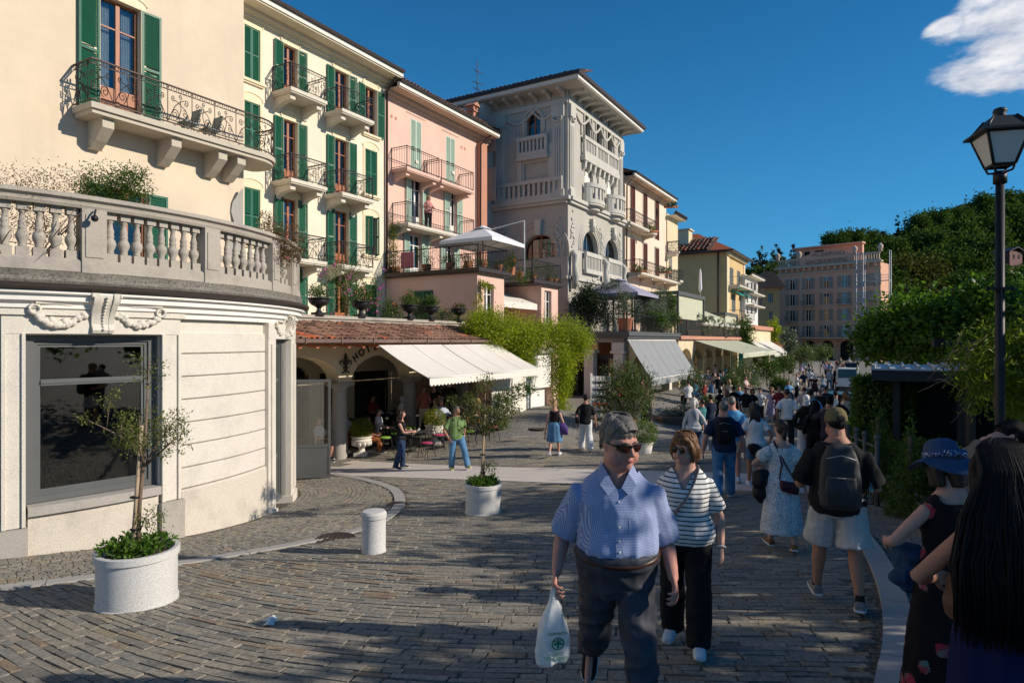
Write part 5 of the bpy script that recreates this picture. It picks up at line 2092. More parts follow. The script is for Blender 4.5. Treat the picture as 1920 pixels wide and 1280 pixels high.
def awning(s1,z1,s0,z0,t0,t1,mat,val=.24,label='',scal=True,fr=True):
	"""canvas stretched from the front edge (s0,z0) back up to (s1,z1), with a hanging valance"""
	o=thing('awning',label,'awning',tuple(st(s1,t0)),ANG)
	L=t1-t0
	D=s0-s1
	mb=MB()
	n,m=8,5
	sag=lambda i,j:-.06*math.sin(pi*j/m)*(1-.5*abs(i/n-.5))+.008*math.sin(i*2.3)
	for lay in(0,-.012):
		b=mb.v([(L*i/n,-D*j/m,z1+(z0-z1)*j/m+sag(i,j)+lay)for j in range(m+1)for i in range(n+1)])
		for j in range(m):
			for i in range(n):
				q=(b+j*(n+1)+i,b+j*(n+1)+i+1,b+(j+1)*(n+1)+i+1,b+(j+1)*(n+1)+i)
				mb.f(q if lay==0 else q[::-1],0,True)
	if val:
		k=int(L/.17)
		pts=[(0,0),(L,0)]
		for i in range(k,0,-1):
			pts+=[(L*i/k,-val*(.8 if scal else 1)),(L*(i-.25)/k,-val),(L*(i-.75)/k,-val)]if scal else[(L*i/k,-val)]
		pts.append((0,-val*.8))
		top=MB()
		for i in range(k):
			xa,xb=L*i/k,L*(i+1)/k
			d=val*(.78 if scal else 1.0)
			P=[(xa,-D-.01,z0),(xb,-D-.01,z0),(xb,-D-.02,z0-d),((xa+xb)/2,-D-.02,z0-val),(xa,-D-.02,z0-d)]
			mb.poly(P)
			mb.poly([(a,b+.008,c)for a,b,c in P][::-1])
	mb.build('canvas',M[mat],o,fix=False)
	mb=MB()
	k=max(2,int(L/1.15))
	for i in range(1,k):
		x=L*i/k
		mb.tube([(x,-D*j/m,z1+(z0-z1)*j/m+.004+sag(n*i/k,j))for j in range(m+1)],.007,4)
	mb.build('seam',M[mat],o)
	if fr:
		mb=MB()
		mb.tube([(0,-D,z0+.01),(L,-D,z0+.01)],.03,6)
		mb.tube([(0,0,z1-.03),(L,0,z1-.03)],.035,6)
		mb.build('bar',M['white'],o)
		mb=MB()
		for x in(.15,L-.15):
			mb.tube([(x,0,z1-.1),(x,-D*.5,(z1+z0)/2-.12),(x,-D,z0)],.02,5)
		mb.build('folding_arm',M['steel'],o)
	return o
tA0,tA1,tA2=14.75,17.95,21.65
awning(-13.45,2.14,-11.5,1.18,tA0,tA1-.02,'awning',label='nearer white scalloped awning stretched out below the tiled roof')
awning(-13.45,2.14,-11.5,1.18,tA1+.02,tA2,'awning',label='farther white scalloped awning below the tiled roof, beside the wisteria')
# white canvas side screen at the end of the cafe
mb=MB()
pa,pb=ground_at(922,792),ground_at(986,769)
d_=(pb-pa)
n=14
b=None
pts=[]
for i in range(n+1):
	q=pa+d_*i/n
	off=.025*(i%2)
	pts.append((q.x+off*.5,q.y+off,q.z+.02,HC-(HC-1.25)*q.y/25))
for i in range(n):
	a,c=pts[i],pts[i+1]
	mb.poly([(a[0],a[1],a[2]),(c[0],c[1],c[2]),(c[0],c[1],c[3]),(a[0],a[1],a[3])])
	mb.poly([(a[0]+.01,a[1]+.03,a[2]),(c[0]+.01,c[1]+.03,c[2]),(c[0]+.01,c[1]+.03,c[3]),(a[0]+.01,a[1]+.03,a[3])][::-1])
tag(mb.build('canvas_screen',M['awning'],fix=False),'white canvas side wall closing the far end of the cafe terrace','screen')
# pale rendered gateway under the wisteria
GW=Facade('gateway','pale grey rendered gateway with a flat lintel half hidden by the hanging wisteria',-13.2,t_of(on_s(990,640,-13.2)))
g1=GW.X(1048)
mb=MB()
mb.box(g1-.55,g1,0,.6,-1.9,1.7)
mb.build('gate_post',M['pink'],GW.root)
mb=MB()
mb.box(-1.0,.5,.1,.5,-1.9,1.7)
mb.build('gate_post',M['white'],GW.root)
mb=MB()
mb.box(-1.0,g1,-.05,.65,1.72,1.95)
mb.build('lintel',M['granite2'],GW.root)
mb=MB()
mb.box(.52,g1-.57,.12,.3,.2,1.7)
mb.build('panel',M['white'],GW.root)
mb=MB()
mb.box(.9,g1-.57,.4,.5,-1.9,.18)
mb.build('panel',M['white'],GW.root)
mb=MB()
mb.box(.52,.9,.6,.7,-1.9,.18)
mb.build('doorway',M['dark'],GW.root)
# ---------------------------------------------------------------- shop under the olive tree terrace
T2T=t_of(on_s(1172,640,-12.0))
SH=Facade('terrace_shop','low dark shop with stone columns under a planted terrace, in front of the grey tower',-12.0,T2T)
l2=SH.X(1264)
mb=MB()
mb.box(-.25,l2+.2,-.25,4.0,2.42,2.72)
mb.box(-.35,l2+.3,-.35,-.25,2.55,2.78)
mb.box(-.35,-.25,-.25,4.0,2.55,2.78)
mb.build('fascia',M['grayframe'],SH.root)
mb=MB()
mb.box(.1,l2,.1,3.9,2.2,2.42)
mb.build('beam',M['granite2'],SH.root)
for(x,y)in((.3,.4),(.3,2.1),(l2/2,.4),(l2-.3,.4)):
	mb=MB()
	mb.box(x-.34,x+.34,y-.34,y+.34,1.75,2.2)
	mb.box(x-.4,x+.4,y-.4,y+.4,1.62,1.75)
	mb.box(x-.27,x+.27,y-.27,y+.27,-2.2,1.62)
	mb.build('column',M['granite'],SH.root)
mb=MB(SIDE)
mb.M=Matrix.Translation((1.1,0,0))@SIDE
for a in np.arange(1.0,4.01,.75):
	mb.box(a-.04,a+.04,0,.08,-1.4,1.3)
mb.box(.9,4.0,0,.08,1.3,1.45)
mb.box(.9,4.0,-.05,.12,-2.0,-1.4)
mb.build('shop_front',M['grayframe'],SH.root)
mb=MB()
mb.box(1.15,1.16,.9,4,-1.4,1.3)
mb.build('pane',M['glass'],SH.root)
mb=MB()
mb.box(2.6,2.7,.8,4,-2,2.2)
mb.box(1.2,l2,3.95,4.0,-2,2.2)
mb.build('inside_wall',wood('warm shelving',(.45,.18,.05)),SH.root)
mb=MB()
mb.box(-.1,-.05,1.5,3.6,1.85,2.15)
mb.build('sign_board',M['pinkdark'],SH.root)
ga=awning(-11.85,2.36,-10.55,.30,T2T-.05,T2T+SH.X(1262),'awngrey',.34,'large grey canvas awning let down steeply in front of the terrace shop',False,True)
text(ga,'la Boutique',((SH.X(1262))/2-.3,-1.33,.12),.34,(pi/2,0,0),M['white'],.004)
# postcard stand and a clock-faced sign post by the shop
p=ground_at(1127,795)
RK=thing('postcard_rack','white wire postcard rack standing outside the dark shop behind the oleander','rack',tuple(p))
mb=MB()
for(x,y)in((-.35,0),(.35,0),(-.35,.3),(.35,.3)):
	mb.tube([(x,y,0),(x,y,1.9)],.02,6)
mb.build('frame',M['white'],RK)
for k in range(6):
	mb=MB()
	z=.25+.27*k
	mb.box(-.36,.36,-.02,.02,z,z+.04)
	for i in range(5):
		mb.obox((-.28+.14*i,.03,z+.12),(.055,.008,.08),(-.2,0,0))
	mb.build('card_row',M['white'],RK)
p=ground_at(1275,705)
SP=thing('sign_post','slim dark sign post carrying a square board with a round white emblem','sign',tuple(p),ANG+1.2)
mb=MB()
mb.tube([(0,0,0),(0,0,2.6)],.05,8)
mb.build('pole',M['black'],SP)
mb=MB()
mb.box(-.5,.5,-.1,-.06,.9,1.95)
mb.build('board',M['black'],SP)
mb=MB()
mb.tube([(.25*math.cos(a),-.11,1.5+.25*math.sin(a))for a in np.linspace(0,2*pi,17)],.05,6)
mb.build('emblem',M['white'],SP)
# ---------------------------------------------------------------- arcade with the pale green awnings, veranda on its roof
VT=t_of(on_s(1272,640,-12.5))
VR=Facade('veranda_arcade','arcaded restaurant with a grey steel veranda of canvas blinds above it',-12.5,VT)
v1=VR.X(1385)
zv=VR.Z(1300,630)
n=6
cc=[.3+(v1-.6)*i/n for i in range(n+1)]
mb=MB()
wall(mb,0,v1,1.0,zv-.25,[(a+.2,b-.2,1.0,zv-.9,.8)for a,b in zip(cc[:-1],cc[1:])],.5)
mb.M=SIDE
wall(mb,0,4,-2.2,zv-.25,[(.6,3.4,-2.2,zv-.9,1.2)],.5)
mb.M=None
mb.build('arcade_wall',M['yellowtrim'],VR.root,fix=False)
for c in cc:
	mb=MB()
	mb.box(c-.2,c+.2,0,.5,-2.3,1.0)
	mb.build('column',M['yellowtrim'],VR.root)
mb=MB()
mb.box(0,v1,4,4.2,-2.2,zv)
mb.build('back_wall',M['ochre'],VR.root)
mb=MB()
mb.box(-.2,v1+.1,-.25,4,zv-.24,zv)
mb.build('terrace_slab',M['pinkdark'],VR.root)
railing(VR.root,[(-.1,3),(-.1,-.15),(v1,-.15)],zv,1.1,'bars','black',gap=.16)
zt=VR.Z(1320,562)
for(xa,xb,ya,za)in((.2,v1*.36,.2,zt),(v1*.72,v1-.2,.2,zt-.9)):
	mb=MB()
	for x in(xa,xb):
		for y in(.1,3.4):
			mb.box(x-.07,x+.07,y-.07,y+.07,zv,za)
	mb.box(xa-.1,xb+.1,0,.14,za,za+.25)
	mb.box(xa-.1,xa+.1,.14,3.5,za,za+.25)
	mb.build('veranda_frame',M['grayframe'],VR.root)
mb=MB()
mb.box(.28,.32,.2,3.3,zv+.9,zt-.05)
mb.build('blind',M['awngreen'],VR.root)
mb=MB()
mb.box(.4,v1*.36-.1,.16,.2,zv+1.2,zt-.05)
mb.build('blind',M['awngreen'],VR.root)
mb=MB()
mb.box(v1*.74,v1-.35,.16,.2,zv+.9,zt-.95)
mb.build('blind',M['awngreen'],VR.root)
mb=MB()
mb.prism([(2.8,zt-.1),(-.1,zt-1.3),(-.1,zt-1.4),(2.8,zt-.2)],(v1*.37,0,0),(0,1,0),(0,0,1),(1,0,0),0,v1*.34)
mb.box(v1*.37,v1*.71,-.1,-.06,zv+1.0,zt-1.4)
mb.build('blind',M['awngreen'],VR.root)
za,zf=VR.Z(1305,638,.1),on_s(1350,668,-8.6).z
ta,tb,tc=t_of(on_s(1303,640,-12.4)),t_of(on_s(1358,640,-12.4)),t_of(on_s(1384,640,-12.4))
awning(-12.4,za,-9.0,zf,ta,tb,'awngreen',.3,'broad pale green awning over the arcaded restaurant',False)
awning(-12.4,za,-9.0,zf,tb+.1,tc,'awngreen',.3,'shorter pale green awning at the far end of the arcaded restaurant',False)
# next low building: white awning, teal door, red awning end
LW=Facade('low_shop','low cream shop with a white awning beyond the arcaded restaurant',-12.0,t_of(on_s(1402,640,-12.0)))
l3=LW.X(1445)
zl=LW.Z(1420,618)
body(LW,0,l3,-2.2,zl,6,'yellowtrim',[(l3*.2,l3*.5,-2.2,.6),(l3*.6,l3*.9,-2.2,.6)],.3)
mb=MB()
mb.box(-.3,l3+.2,-.3,.0,zl,zl+.4)
mb.build('fascia',M['pinkdark'],LW.root)
mb=MB()
mb.box(-.08,-.003,.4,1.9,-2.1,1.2)
mb.build('door',M['teal'],LW.root)
awning(-11.9,LW.Z(1420,640,.1),-9.6,on_s(1450,664,-9.6).z,LW.t0+.3,LW.t0+l3*.95,'awning',.3,'white awning over the low cream shop near the oleanders',True)
awning(-11.9,LW.Z(1420,638,.1),-9.8,on_s(1462,664,-9.8).z,LW.t0+l3,LW.t0+l3+3.5,'red',.2,'dark red awning just past the white one',False)
# parasols
def parasol(p,r_,h,mat,label,closed=False,pole=True,ang=0.0,square=True):
	o=thing('parasol',label,'parasol',tuple(p),ang)
	mb=MB()
	n=4 if square else 8
	if closed:
		mb.lathe([(.05,h*.35),(.16,h*.45),(.1,h*.9),(.02,h)],8)
	else:
		c=[]
		for i in range(n*2):
			a=2*pi*(i+.5*0)/(n*2)
			rr_=r_*(1.0 if i%2 else(.72 if square else.96))
			c.append((rr_*math.cos(a),rr_*math.sin(a)))
		zt_=h+r_*.32
		for k in range(n*2):
			p0,p1=c[k],c[(k+1)%(n*2)]
			A=[(p0[0],p0[1],h),(p1[0],p1[1],h),(p1[0]*.12,p1[1]*.12,zt_),(p0[0]*.12,p0[1]*.12,zt_)]
			mb.poly(A)
			mb.poly([(a,b,z-.03)for a,b,z in A][::-1])
			mb.poly([(p0[0],p0[1],h),(p0[0],p0[1],h-.16),(p1[0],p1[1],h-.16),(p1[0],p1[1],h)])
		mb.lathe([(r_*.22,zt_-.02),(.03,zt_+.16)],8)
	mb.build('canopy',M[mat],o,fix=False)
	if pole:
		mb=MB()
		mb.tube([(0,0,0),(0,0,h+(.2 if not closed else-.1))],.03,6)
		if not closed:
			for k in range(n):
				a=2*pi*(k+.5)/n
				mb.tube([(0,0,h-.25),(r_*.6*math.cos(a),r_*.6*math.sin(a),h+r_*.12)],.014,4)
		mb.build('pole',M['steel'],o)
	return o
pp=at_depth(905,505,29.5)
pr=parasol((pp.x,pp.y,5.34),2.0,1.45,'canopywhite','white square parasol open over the pink roof terrace',ang=ANG)
mb=MB()
mb.tube([(1.6,-1.3,0),(1.6,-1.3,2.6),(.2,-.1,2.05)],.04,6)
mb.build('side_arm',M['steel'],pr)
pp=at_depth(1160,552,38)
parasol((pp.x,pp.y,2.75),2.6,2.25,'canopygrey','mauve grey parasol half hidden among the olive trees on the terrace',ang=ANG)
pp=on_s(1313,556,-14.5)
parasol((pp.x,pp.y,zt),1,3.2,'canopywhite','closed white parasol upright on the roof terrace before the yellow house',True)
# ---------------------------------------------------------------- plants
M['l_bush']=leaf('glossy bush leaves',(.035,.075,.012),(.09,.15,.025))
M['l_red']=leaf('bronze red leaves',(.10,.05,.03),(.18,.12,.05))
M['l_olea']=leaf('oleander leaves',(.05,.09,.03),(.13,.17,.06))
M['l_olive']=leaf('olive leaves',(.07,.10,.06),(.17,.20,.13),.2)
M['l_dark']=leaf('dark evergreen leaves',(.012,.028,.010),(.03,.055,.016),.2)
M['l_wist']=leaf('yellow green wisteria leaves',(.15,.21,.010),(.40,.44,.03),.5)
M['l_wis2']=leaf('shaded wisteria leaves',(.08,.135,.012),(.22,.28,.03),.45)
M['l_lin']=leaf('linden leaves',(.05,.11,.012),(.11,.21,.025),.45)
M['l_box']=leaf('clipped box leaves',(.05,.10,.014),(.13,.20,.03))
M['l_yel']=leaf('golden box leaves',(.10,.13,.012),(.25,.28,.03))
M['l_myr']=leaf('young crape myrtle leaves',(.055,.075,.018),(.15,.16,.04))
M['l_ivy']=leaf('ivy leaves',(.03,.07,.012),(.085,.15,.02))
M['l_fl']=leaf('purple pink flowers',(.35,.05,.22),(.55,.16,.42),.2)
M['l_pk']=leaf('pink flowers',(.55,.06,.12),(.75,.22,.28),.2)
M['l_or']=leaf('orange red flowers',(.60,.06,.01),(.75,.16,.02),.2)
M['l_hill']=leaf('wood canopy leaves',(.04,.072,.016),(.08,.125,.028),.3)
M['l_hill2']=leaf('olive brown canopy leaves',(.07,.075,.02),(.13,.115,.035),.3)
for q in('l_hill','l_hill2'):
	M[q].node_tree.nodes['Principled BSDF'].inputs['Specular IOR Level'].default_value=.05
	M[q].node_tree.nodes['Principled BSDF'].inputs['Roughness'].default_value=.9
M['l_pine']=leaf('conifer needles',(.010,.022,.012),(.03,.05,.022),.1)
def leafmesh(name,ells,n,L,mat,seed=0,W=None,clump=.35,nclump=None,droop=.25,shell=2.0,hang=0.0):
	"""many small leaves gathered in clumps through the volume of some ellipsoids (cx,cy,cz,rx,ry,rz)"""
	r=np.random.default_rng(seed+11)
	E=np.array(ells,float)
	vol=E[:,3]*E[:,4]*E[:,5]
	vol=vol**.8
	nc=nclump or max(6,int(n/26))
	k=r.choice(len(E),nc,p=vol/vol.sum())
	d=r.normal(size=(nc,3))
	d/=np.linalg.norm(d,axis=1,keepdims=True)
	rad_=r.random(nc)**(1/shell)
	C=E[k,:3]+d*E[k,3:]*rad_[:,None]
	q=r.integers(0,nc,n)
	sig=clump*E[k[q],3:].mean(1)
	sig=np.minimum(sig,L*9)
	P=C[q]+r.normal(size=(n,3))*sig[:,None]*.6
	if hang:
		P[:,2]-=np.abs(r.normal(size=n))*hang
	out=d[q]
	a=r.normal(size=(n,3))*.8+out*.6
	a[:,2]-=droop+hang*.8
	a/=np.linalg.norm(a,axis=1,keepdims=True)
	up=r.normal(size=(n,3))*.7+np.array([0,0,1.0])
	b=np.cross(a,up)
	b/=np.linalg.norm(b,axis=1,keepdims=True)+1e-9
	l=L*r.uniform(.6,1.3,n)[:,None]
	w=(W or L*.42)*r.uniform(.7,1.2,n)[:,None]
	mid=P+a*l*.45
	mid[:,2]+=l[:,0]*.06
	V=np.stack([P,mid+b*w*.5,P+a*l,mid-b*w*.5],1).reshape(-1,3)
	Q=np.arange(n*4,dtype=np.int32).reshape(n,4)
	return np_mesh(name,V,Q,M[mat])
def pell(u,v,ru,rv,y,base=None,ry=None):
	"""ellipsoid seen at a photo pixel with pixel radii, at depth y (relative to base)"""
	p=at_depth(u,v,y)
	if base is not None:
		p=p-base
	k=y/FPX
	return(p.x,p.y,p.z,ru*k,(ry if ry is not None else min(ru,rv*1.5))*k,rv*k)
def plant(name,label,cat,base,ells,n,L,mat,seed=0,stems=None,group=None,flowers=None,part='foliage',smat='trunk',**kw):
	o=thing(name,' '.join(label.split()[:16]),cat,tuple(base),0,group)
	inst(part,leafmesh(part,ells,n,L,mat,seed,**kw),o)
	if flowers:
		fm,fn,fl=flowers
		tag(inst('flowers',leafmesh('flowers',ells,fn,fl,fm,seed+5,W=fl*.9,nclump=max(3,fn//7),clump=.12,shell=5.0),o),kind='stuff')
	if stems:
		mb=MB()
		for(pts,r_)in stems:
			mb.tube(pts,r_,6)
		mb.build('stem' if 'tree' not in name else 'trunk',M[smat],o)
	return o
def tub(name,label,p,r_,h,mat,cat='planter',n=32,rim=True,soil=True,group=None):
	o=thing(name,' '.join(label.split()[:16]),cat,tuple(p),0,group)
	mb=MB()
	prof=[(r_*1.0,0),(r_*1.0,h*.07),(r_*.97,h*.085),(r_*.97,h*.86),(r_*1.03,h*.875),(r_*1.03,h*.99),(r_*1.01,h),(r_*.9,h),(r_*.88,h*.9)]if rim else[(r_*.75,0),(r_,h),(r_*.85,h),(r_*.8,h*.9)]
	mb.lathe(prof,n)
	mb.build('tub',M[mat],o,sharp=30)
	if soil:
		mb=MB()
		mb.lathe([(r_*.9,h*.88),(r_*.6,h*.93),(.01,h*.95)],16)
		mb.build('soil',M['soil'],o)
	return o
def branchy(base,top,spread,n,r0,rs,up=.5):
	"""forking limbs from a trunk top: list of (points, radii)"""
	r=random.Random(rs)
	out,tips=[],[]
	for i in range(n):
		a=2*pi*i/n+r.uniform(-.4,.4)
		d=Vector((math.cos(a),math.sin(a),up+r.uniform(-.2,.5))).normalized()
		L=spread*r.uniform(.7,1.15)
		p0=Vector(top)+Vector((0,0,-r.uniform(0,.25)*spread))
		p1=p0+d*L*.5+Vector((r.uniform(-.1,.1),r.uniform(-.1,.1),.08))*L
		p2=p0+d*L+Vector((0,0,.15*L))
		out.append(([p0,p1,p2],[r0,r0*.6,r0*.25]))
		tips.append(p2)
		tips.append(p1)
		for k in range(3):
			q0=p0.lerp(p2,r.uniform(.35,.8))
			q1=q0+Vector((r.uniform(-1,1),r.uniform(-1,1),r.uniform(-.1,1))).normalized()*L*r.uniform(.3,.6)
			out.append(([q0,q0.lerp(q1,.5)+Vector((0,0,.03)),q1],[r0*.4,r0*.3,r0*.15]))
			tips.append(q1)
	return out,tips
	# --- the two granite tubs with young trees in the foreground
def young_tree(u,v,r_,h,tree_h,spread,n,L,lab_t,lab_p,seed,lean=(0,0),k=5):
	p=ground_at(u,v)
	d=Vector((p.x,p.y,0)).normalized()
	p=p+d*r_
	p.z=gz(p.x,p.y)
	tb=tub('stone_planter',lab_p,p,r_,h,'planter')
	g=leafmesh('grass_tuft',[(0,0,h+.03,r_*.88,r_*.88,.07)],1300,.065,'l_lin',seed,nclump=220,clump=.1,droop=-.2)
	inst('grass_tuft',g,tb)
	fork=Vector((lean[0]*.6,lean[1]*.6,h+(tree_h-h)*.48))
	br,tips=branchy(None,fork,spread,k,.016,seed,.75)
	r=random.Random(seed)
	ells=[]
	for t in tips:
		s_=spread*.16
		ells.append((t.x,t.y,t.z,s_*1.1,s_*1.1,s_*.8))
	top=Vector((lean[0],lean[1],tree_h-.12))
	ells.append((top.x,top.y,top.z-.1,spread*.25,spread*.25,.2))
	st_=[([(0,0,h-.05),(lean[0]*.2,lean[1]*.2,h+(tree_h-h)*.25),fork,top],[.026,.022,.02,.006])]+br
	# low side shoots at the foot
	st_.append(([(0,0,h+.1),(.08,-.02,h+.3),(.2,-.03,h+.42)],[.008,.006,.003]))
	ells.append((.14,-.02,h+.3,.13,.1,.12))
	tr=plant('young_tree',lab_t,'tree',p,ells,n,L,'l_myr',seed,st_,clump=.5,nclump=n//7,shell=3)
	mb=MB()
	mb.tube([(-.045,-.03,h-.1),(.02+lean[0]*.35,-.035,h+(tree_h-h)*.62)],.019,8)
	mb.build('stake',M['stake'],tr)
	for z in(.16,.42,.75):
		mb=MB()
		zz=h+(tree_h-h)*.62*z
		mb.tube([(-.05,-.04,zz),(.0,-.065,zz),(.03,-.03,zz),(.0,.02,zz)],.013,5,closed=True)
		mb.build('tie',M['black'],tr)
	return tr
young_tree(258,1146,.385,.56,2.62,.60,3400,.036,'slim sparse young tree tied to a stake in front of the pavilion window','large round white granite planter in front of the pavilion window',41,(.12,0))
young_tree(906,967,.33,.54,2.55,.62,3800,.05,'slender staked young tree with a fuller crown before the white awnings','smaller looking round white granite planter in the middle of the paving',47,(.04,0),7)
# bollard
p=ground_at(701,1034)
BL=thing('bollard','short round granite bollard standing on the paving near the kerb nose','bollard',tuple(p))
mb=MB()
mb.lathe([(.165,0),(.165,.03),(.16,.04),(.16,.46),(.172,.475),(.172,.53),(.15,.56),(.02,.575)],28)
mb.build('shaft',M['planter'],BL,sharp=35)
for(u,v,lab)in((1318,843,'pale stone bollard behind the white haired woman'),(1482,735,'small stone bollard beside the woman in the white coat')):
	p=ground_at(u,v)
	o=inst('bollard',BL.children[0].data,None,tuple(p))
	tag(o,lab,'bollard')
	# --- stone urns with clipped balls at the cafe
def urn_ball(u,v,label,s=1.0,mat='l_yel',pot='granite'):
	p=ground_at(u,v)
	k=p.y/FPX
	o=thing('urn_planter',label,'planter',tuple(p))
	o.scale=(s,s,s)
	mb=MB()
	mb.box(-.24,.24,-.24,.24,0,.12)
	mb.lathe([(.2,.12),(.13,.17),(.10,.26),(.14,.32),(.3,.42),(.36,.52),(.37,.58),(.33,.62),(.34,.66),(.38,.68),(.38,.72),(.3,.72),(.28,.66)],20)
	for i in range(12):
		a=2*pi*i/12
		mb.ell((.31*math.cos(a),.31*math.sin(a),.47),(.07,.07,.1),6,5)
	mb.build('urn',M[pot],o,sharp=45)
	inst('topiary',leafmesh('topiary',[(0,0,.98,.41,.41,.36)],3600,.055,mat,int(u),shell=6,nclump=900,clump=.12),o)
	return o
urn_ball(678,854,'stone urn with a clipped golden ball bush near the glass door leaf',.92)
urn_ball(815,832,'stone urn with a clipped golden ball bush behind the man in green',.9)
p=ground_at(1206,850)
o=tub('white_tub','white box tub with a clipped round bush behind the man in the checked shirt',p,.3,.36,'white',rim=False)
inst('topiary',leafmesh('topiary',[(0,0,.62,.44,.44,.4)],3000,.06,'l_box',5,shell=6,nclump=800,clump=.12),o)
# --- black iron urns with plants along the parapet of the cafe roof
URN=MB()
URN.box(-.17,.17,-.17,.17,0,.08)
URN.lathe([(.12,.08),(.07,.14),(.06,.2),(.1,.25),(.24,.32),(.3,.42),(.29,.47),(.36,.5),(.36,.53),(.28,.53),(.26,.47)],16)
for sg in(-1,1):
	URN.tube([(sg*.27,0,.36),(sg*.38,0,.38),(sg*.42,0,.48),(sg*.34,0,.52)],.02,6)
urn_me=URN.mesh('urn',M['black'],45)
zpar=3.08
for i,(u,w,h,n,fl,lab)in enumerate(((598,.42,.4,900,None,'black iron urn with leafy shrub, nearest the round pavilion on the parapet'),(677,.45,.5,1100,('l_pk',40,.07),'black iron urn with a shrub and small pink blooms before the last green shutter'),(768,.45,.45,1100,('l_or',16,.07),'black iron urn with a round shrub below the small green window'),(808,.4,.42,1000,None,'black iron urn with an upright shrub right of the small green window'),(860,.34,.2,500,('l_pk',60,.06),'black iron urn with pink geraniums at the wisteria end of the parapet'))):
	p=on_s(u,600,-15.42)
	p.z=zpar
	o=thing('parapet_urn',lab,'urn',tuple(p),ANG,'iron urns on the parapet of the cafe roof')
	inst('urn',urn_me,o)
	ells=[(0,0,.5+h*.55,w*.75,w*.75,h*.6)]
	inst('foliage',leafmesh('foliage',ells,n,.075,'l_bush',60+i,nclump=n//8,clump=.3),o)
	if fl:
		tag(inst('flowers',leafmesh('flowers',ells,fl[1],fl[2],fl[0],80+i,W=.06,nclump=fl[1]//3,clump=.1,shell=6),o),kind='stuff')
for(u,uw,h,mat,fl,lab,s_)in((733,26,.55,'l_bush',('l_or',20,.06),'leafy trough with red flowers on the cafe roof between two urns',1),(830,30,.5,'l_ivy',None,'bushy shrub on the cafe roof beside the pink wing wall',2),(785,14,.7,'l_olea',None,'grey green shrub behind the parapet urns',3)):
	p=on_s(u,600,-15.9)
	p.z=2.9
	k=p.y/FPX
	plant('roof_shrub',lab,'shrub',p,[(0,0,h*.8,uw*k,.4,h*.7)],1500,.08,mat,s_+100,[([(0,0,0),(0,0,h)],.03)],flowers=fl)
	# bougainvillea climbing by the cream house
p=on_s(648,600,-16.6)
p.z=2.9
E=[pell(648,560,42,40,p.y,p),pell(640,515,45,26,p.y,p),pell(690,560,28,30,p.y,p),pell(600,560,20,26,p.y,p),pell(715,520,16,20,p.y,p)]
plant('bougainvillea','flowering purple pink climber spreading over a frame before the cream house','climber',p,E,3000,.085,'l_bush',31,[([(0,0,0),(.1,0,.9),(-.1,0,2.2)],[.03,.025,.015]),([(.1,0,.8),(.6,0,1.6)],.015),([(0,0,.6),(-.7,0,1.3)],.015)],flowers=('l_fl',260,.09),clump=.5)
# shrubs on the pavilion terrace
p=Vector((DC.x+4.6,DC.y-2.6,3.1))
yb=p.y
plant('terrace_shrub','dense green shrub rising behind the balustrade of the round terrace','shrub',p,[pell(212,352,60,38,yb,p),pell(250,345,34,30,yb,p),pell(180,360,40,34,yb,p),pell(205,385,70,30,yb,p)],7000,.05,'l_bush',33,[([(0,0,0),(0,0,.8)],.04)],flowers=('l_pk',60,.03))
p=Vector((DC.x+3.6,DC.y-4.0,3.1))
yb=p.y
plant('terrace_shrub','loose bronze red shrub at the left edge behind the stone balusters','shrub',p,[pell(30,350,60,36,yb,p),pell(95,345,45,30,yb,p),pell(60,400,70,50,yb,p),pell(120,360,20,20,yb,p)],3600,.036,'l_red',34,branchy(None,(0,0,.2),1.4,7,.018,3,.8)[0],nclump=160,clump=.4)
p=cyl(-.05,5.1,3.1)
yb=p.y
plant('terrace_shrub','rust tinged shrub with pale pink blooms where the balustrade curves away','shrub',p,[pell(520,440,40,26,yb,p),pell(548,462,26,26,yb,p),pell(497,420,14,24,yb,p),pell(520,480,42,24,yb,p)],3800,.05,'l_red',35,[([(0,0,0),(0,0,.9)],.03)],flowers=('l_pk',90,.035))
# grey painted curved gable screen on the terrace edge
p=on_s(456,420,-16.7)
mb=MB()
k=p.y/FPX
pr_=[(0,-70),(0,68),(-6,60),(-18,40),(-21,22),(-16,4),(-14,-4),(-22,2),(-34,12),(-48,10),(-58,-4),(-62,-10),(-62,-70)]
mb.prism([(a*k,b*k)for a,b in pr_],(p.x,p.y,p.z),(.93,.36,0),(0,0,1),(-.36,.93,0),0,.1)
tag(mb.build('gable_screen',M['greytrim']),'curved pale grey gable screen standing beside the closed shutters of the cream house','screen')
# plants on the pink roof terraces
zt1=5.42
T1=[(728,478,14,20,'l_olea','climbing plant in the corner of the roof terrace beside the cream house'),(742,495,22,18,'l_bush','bushy pot plant by the pink towel on the roof terrace'),(800,480,20,24,'l_lin','bright leafy pot plant near the open mint shutter'),(845,490,22,14,'l_bush','low pot plant beside the parasol on the roof terrace'),(878,490,16,18,'l_olea','feathery pot plant under the parasol'),(905,495,18,13,'l_ivy','trailing plant over the rail corner of the roof terrace'),(935,498,22,14,'l_ivy','green mass spilling over the lit rail of the roof terrace'),(958,488,10,14,'l_bush','plant with orange blossoms at the end of the roof terrace rail')]
for i,(u,v,ru,rv,m_,lab)in enumerate(T1):
	s_=-15.75 if u>895 else None
	if s_ is None:
		pt=on_t(u,505,TW1.t0+.35)
	else:
		pt=on_s(u,505,-15.6)
	pt.z=zt1
	y=pt.y
	o=tub('terracotta_pot','terracotta pot of the '+lab,pt,.22,.36,'terra','pot',14,False)
	plant('pot_plant',lab,'plant',pt,[pell(u,v,ru,rv,y,pt)],700,.08,m_,120+i,[([(0,0,.3),(0,0,.7)],.02)],flowers=('l_or',30,.07)if 'orange' in lab else None)
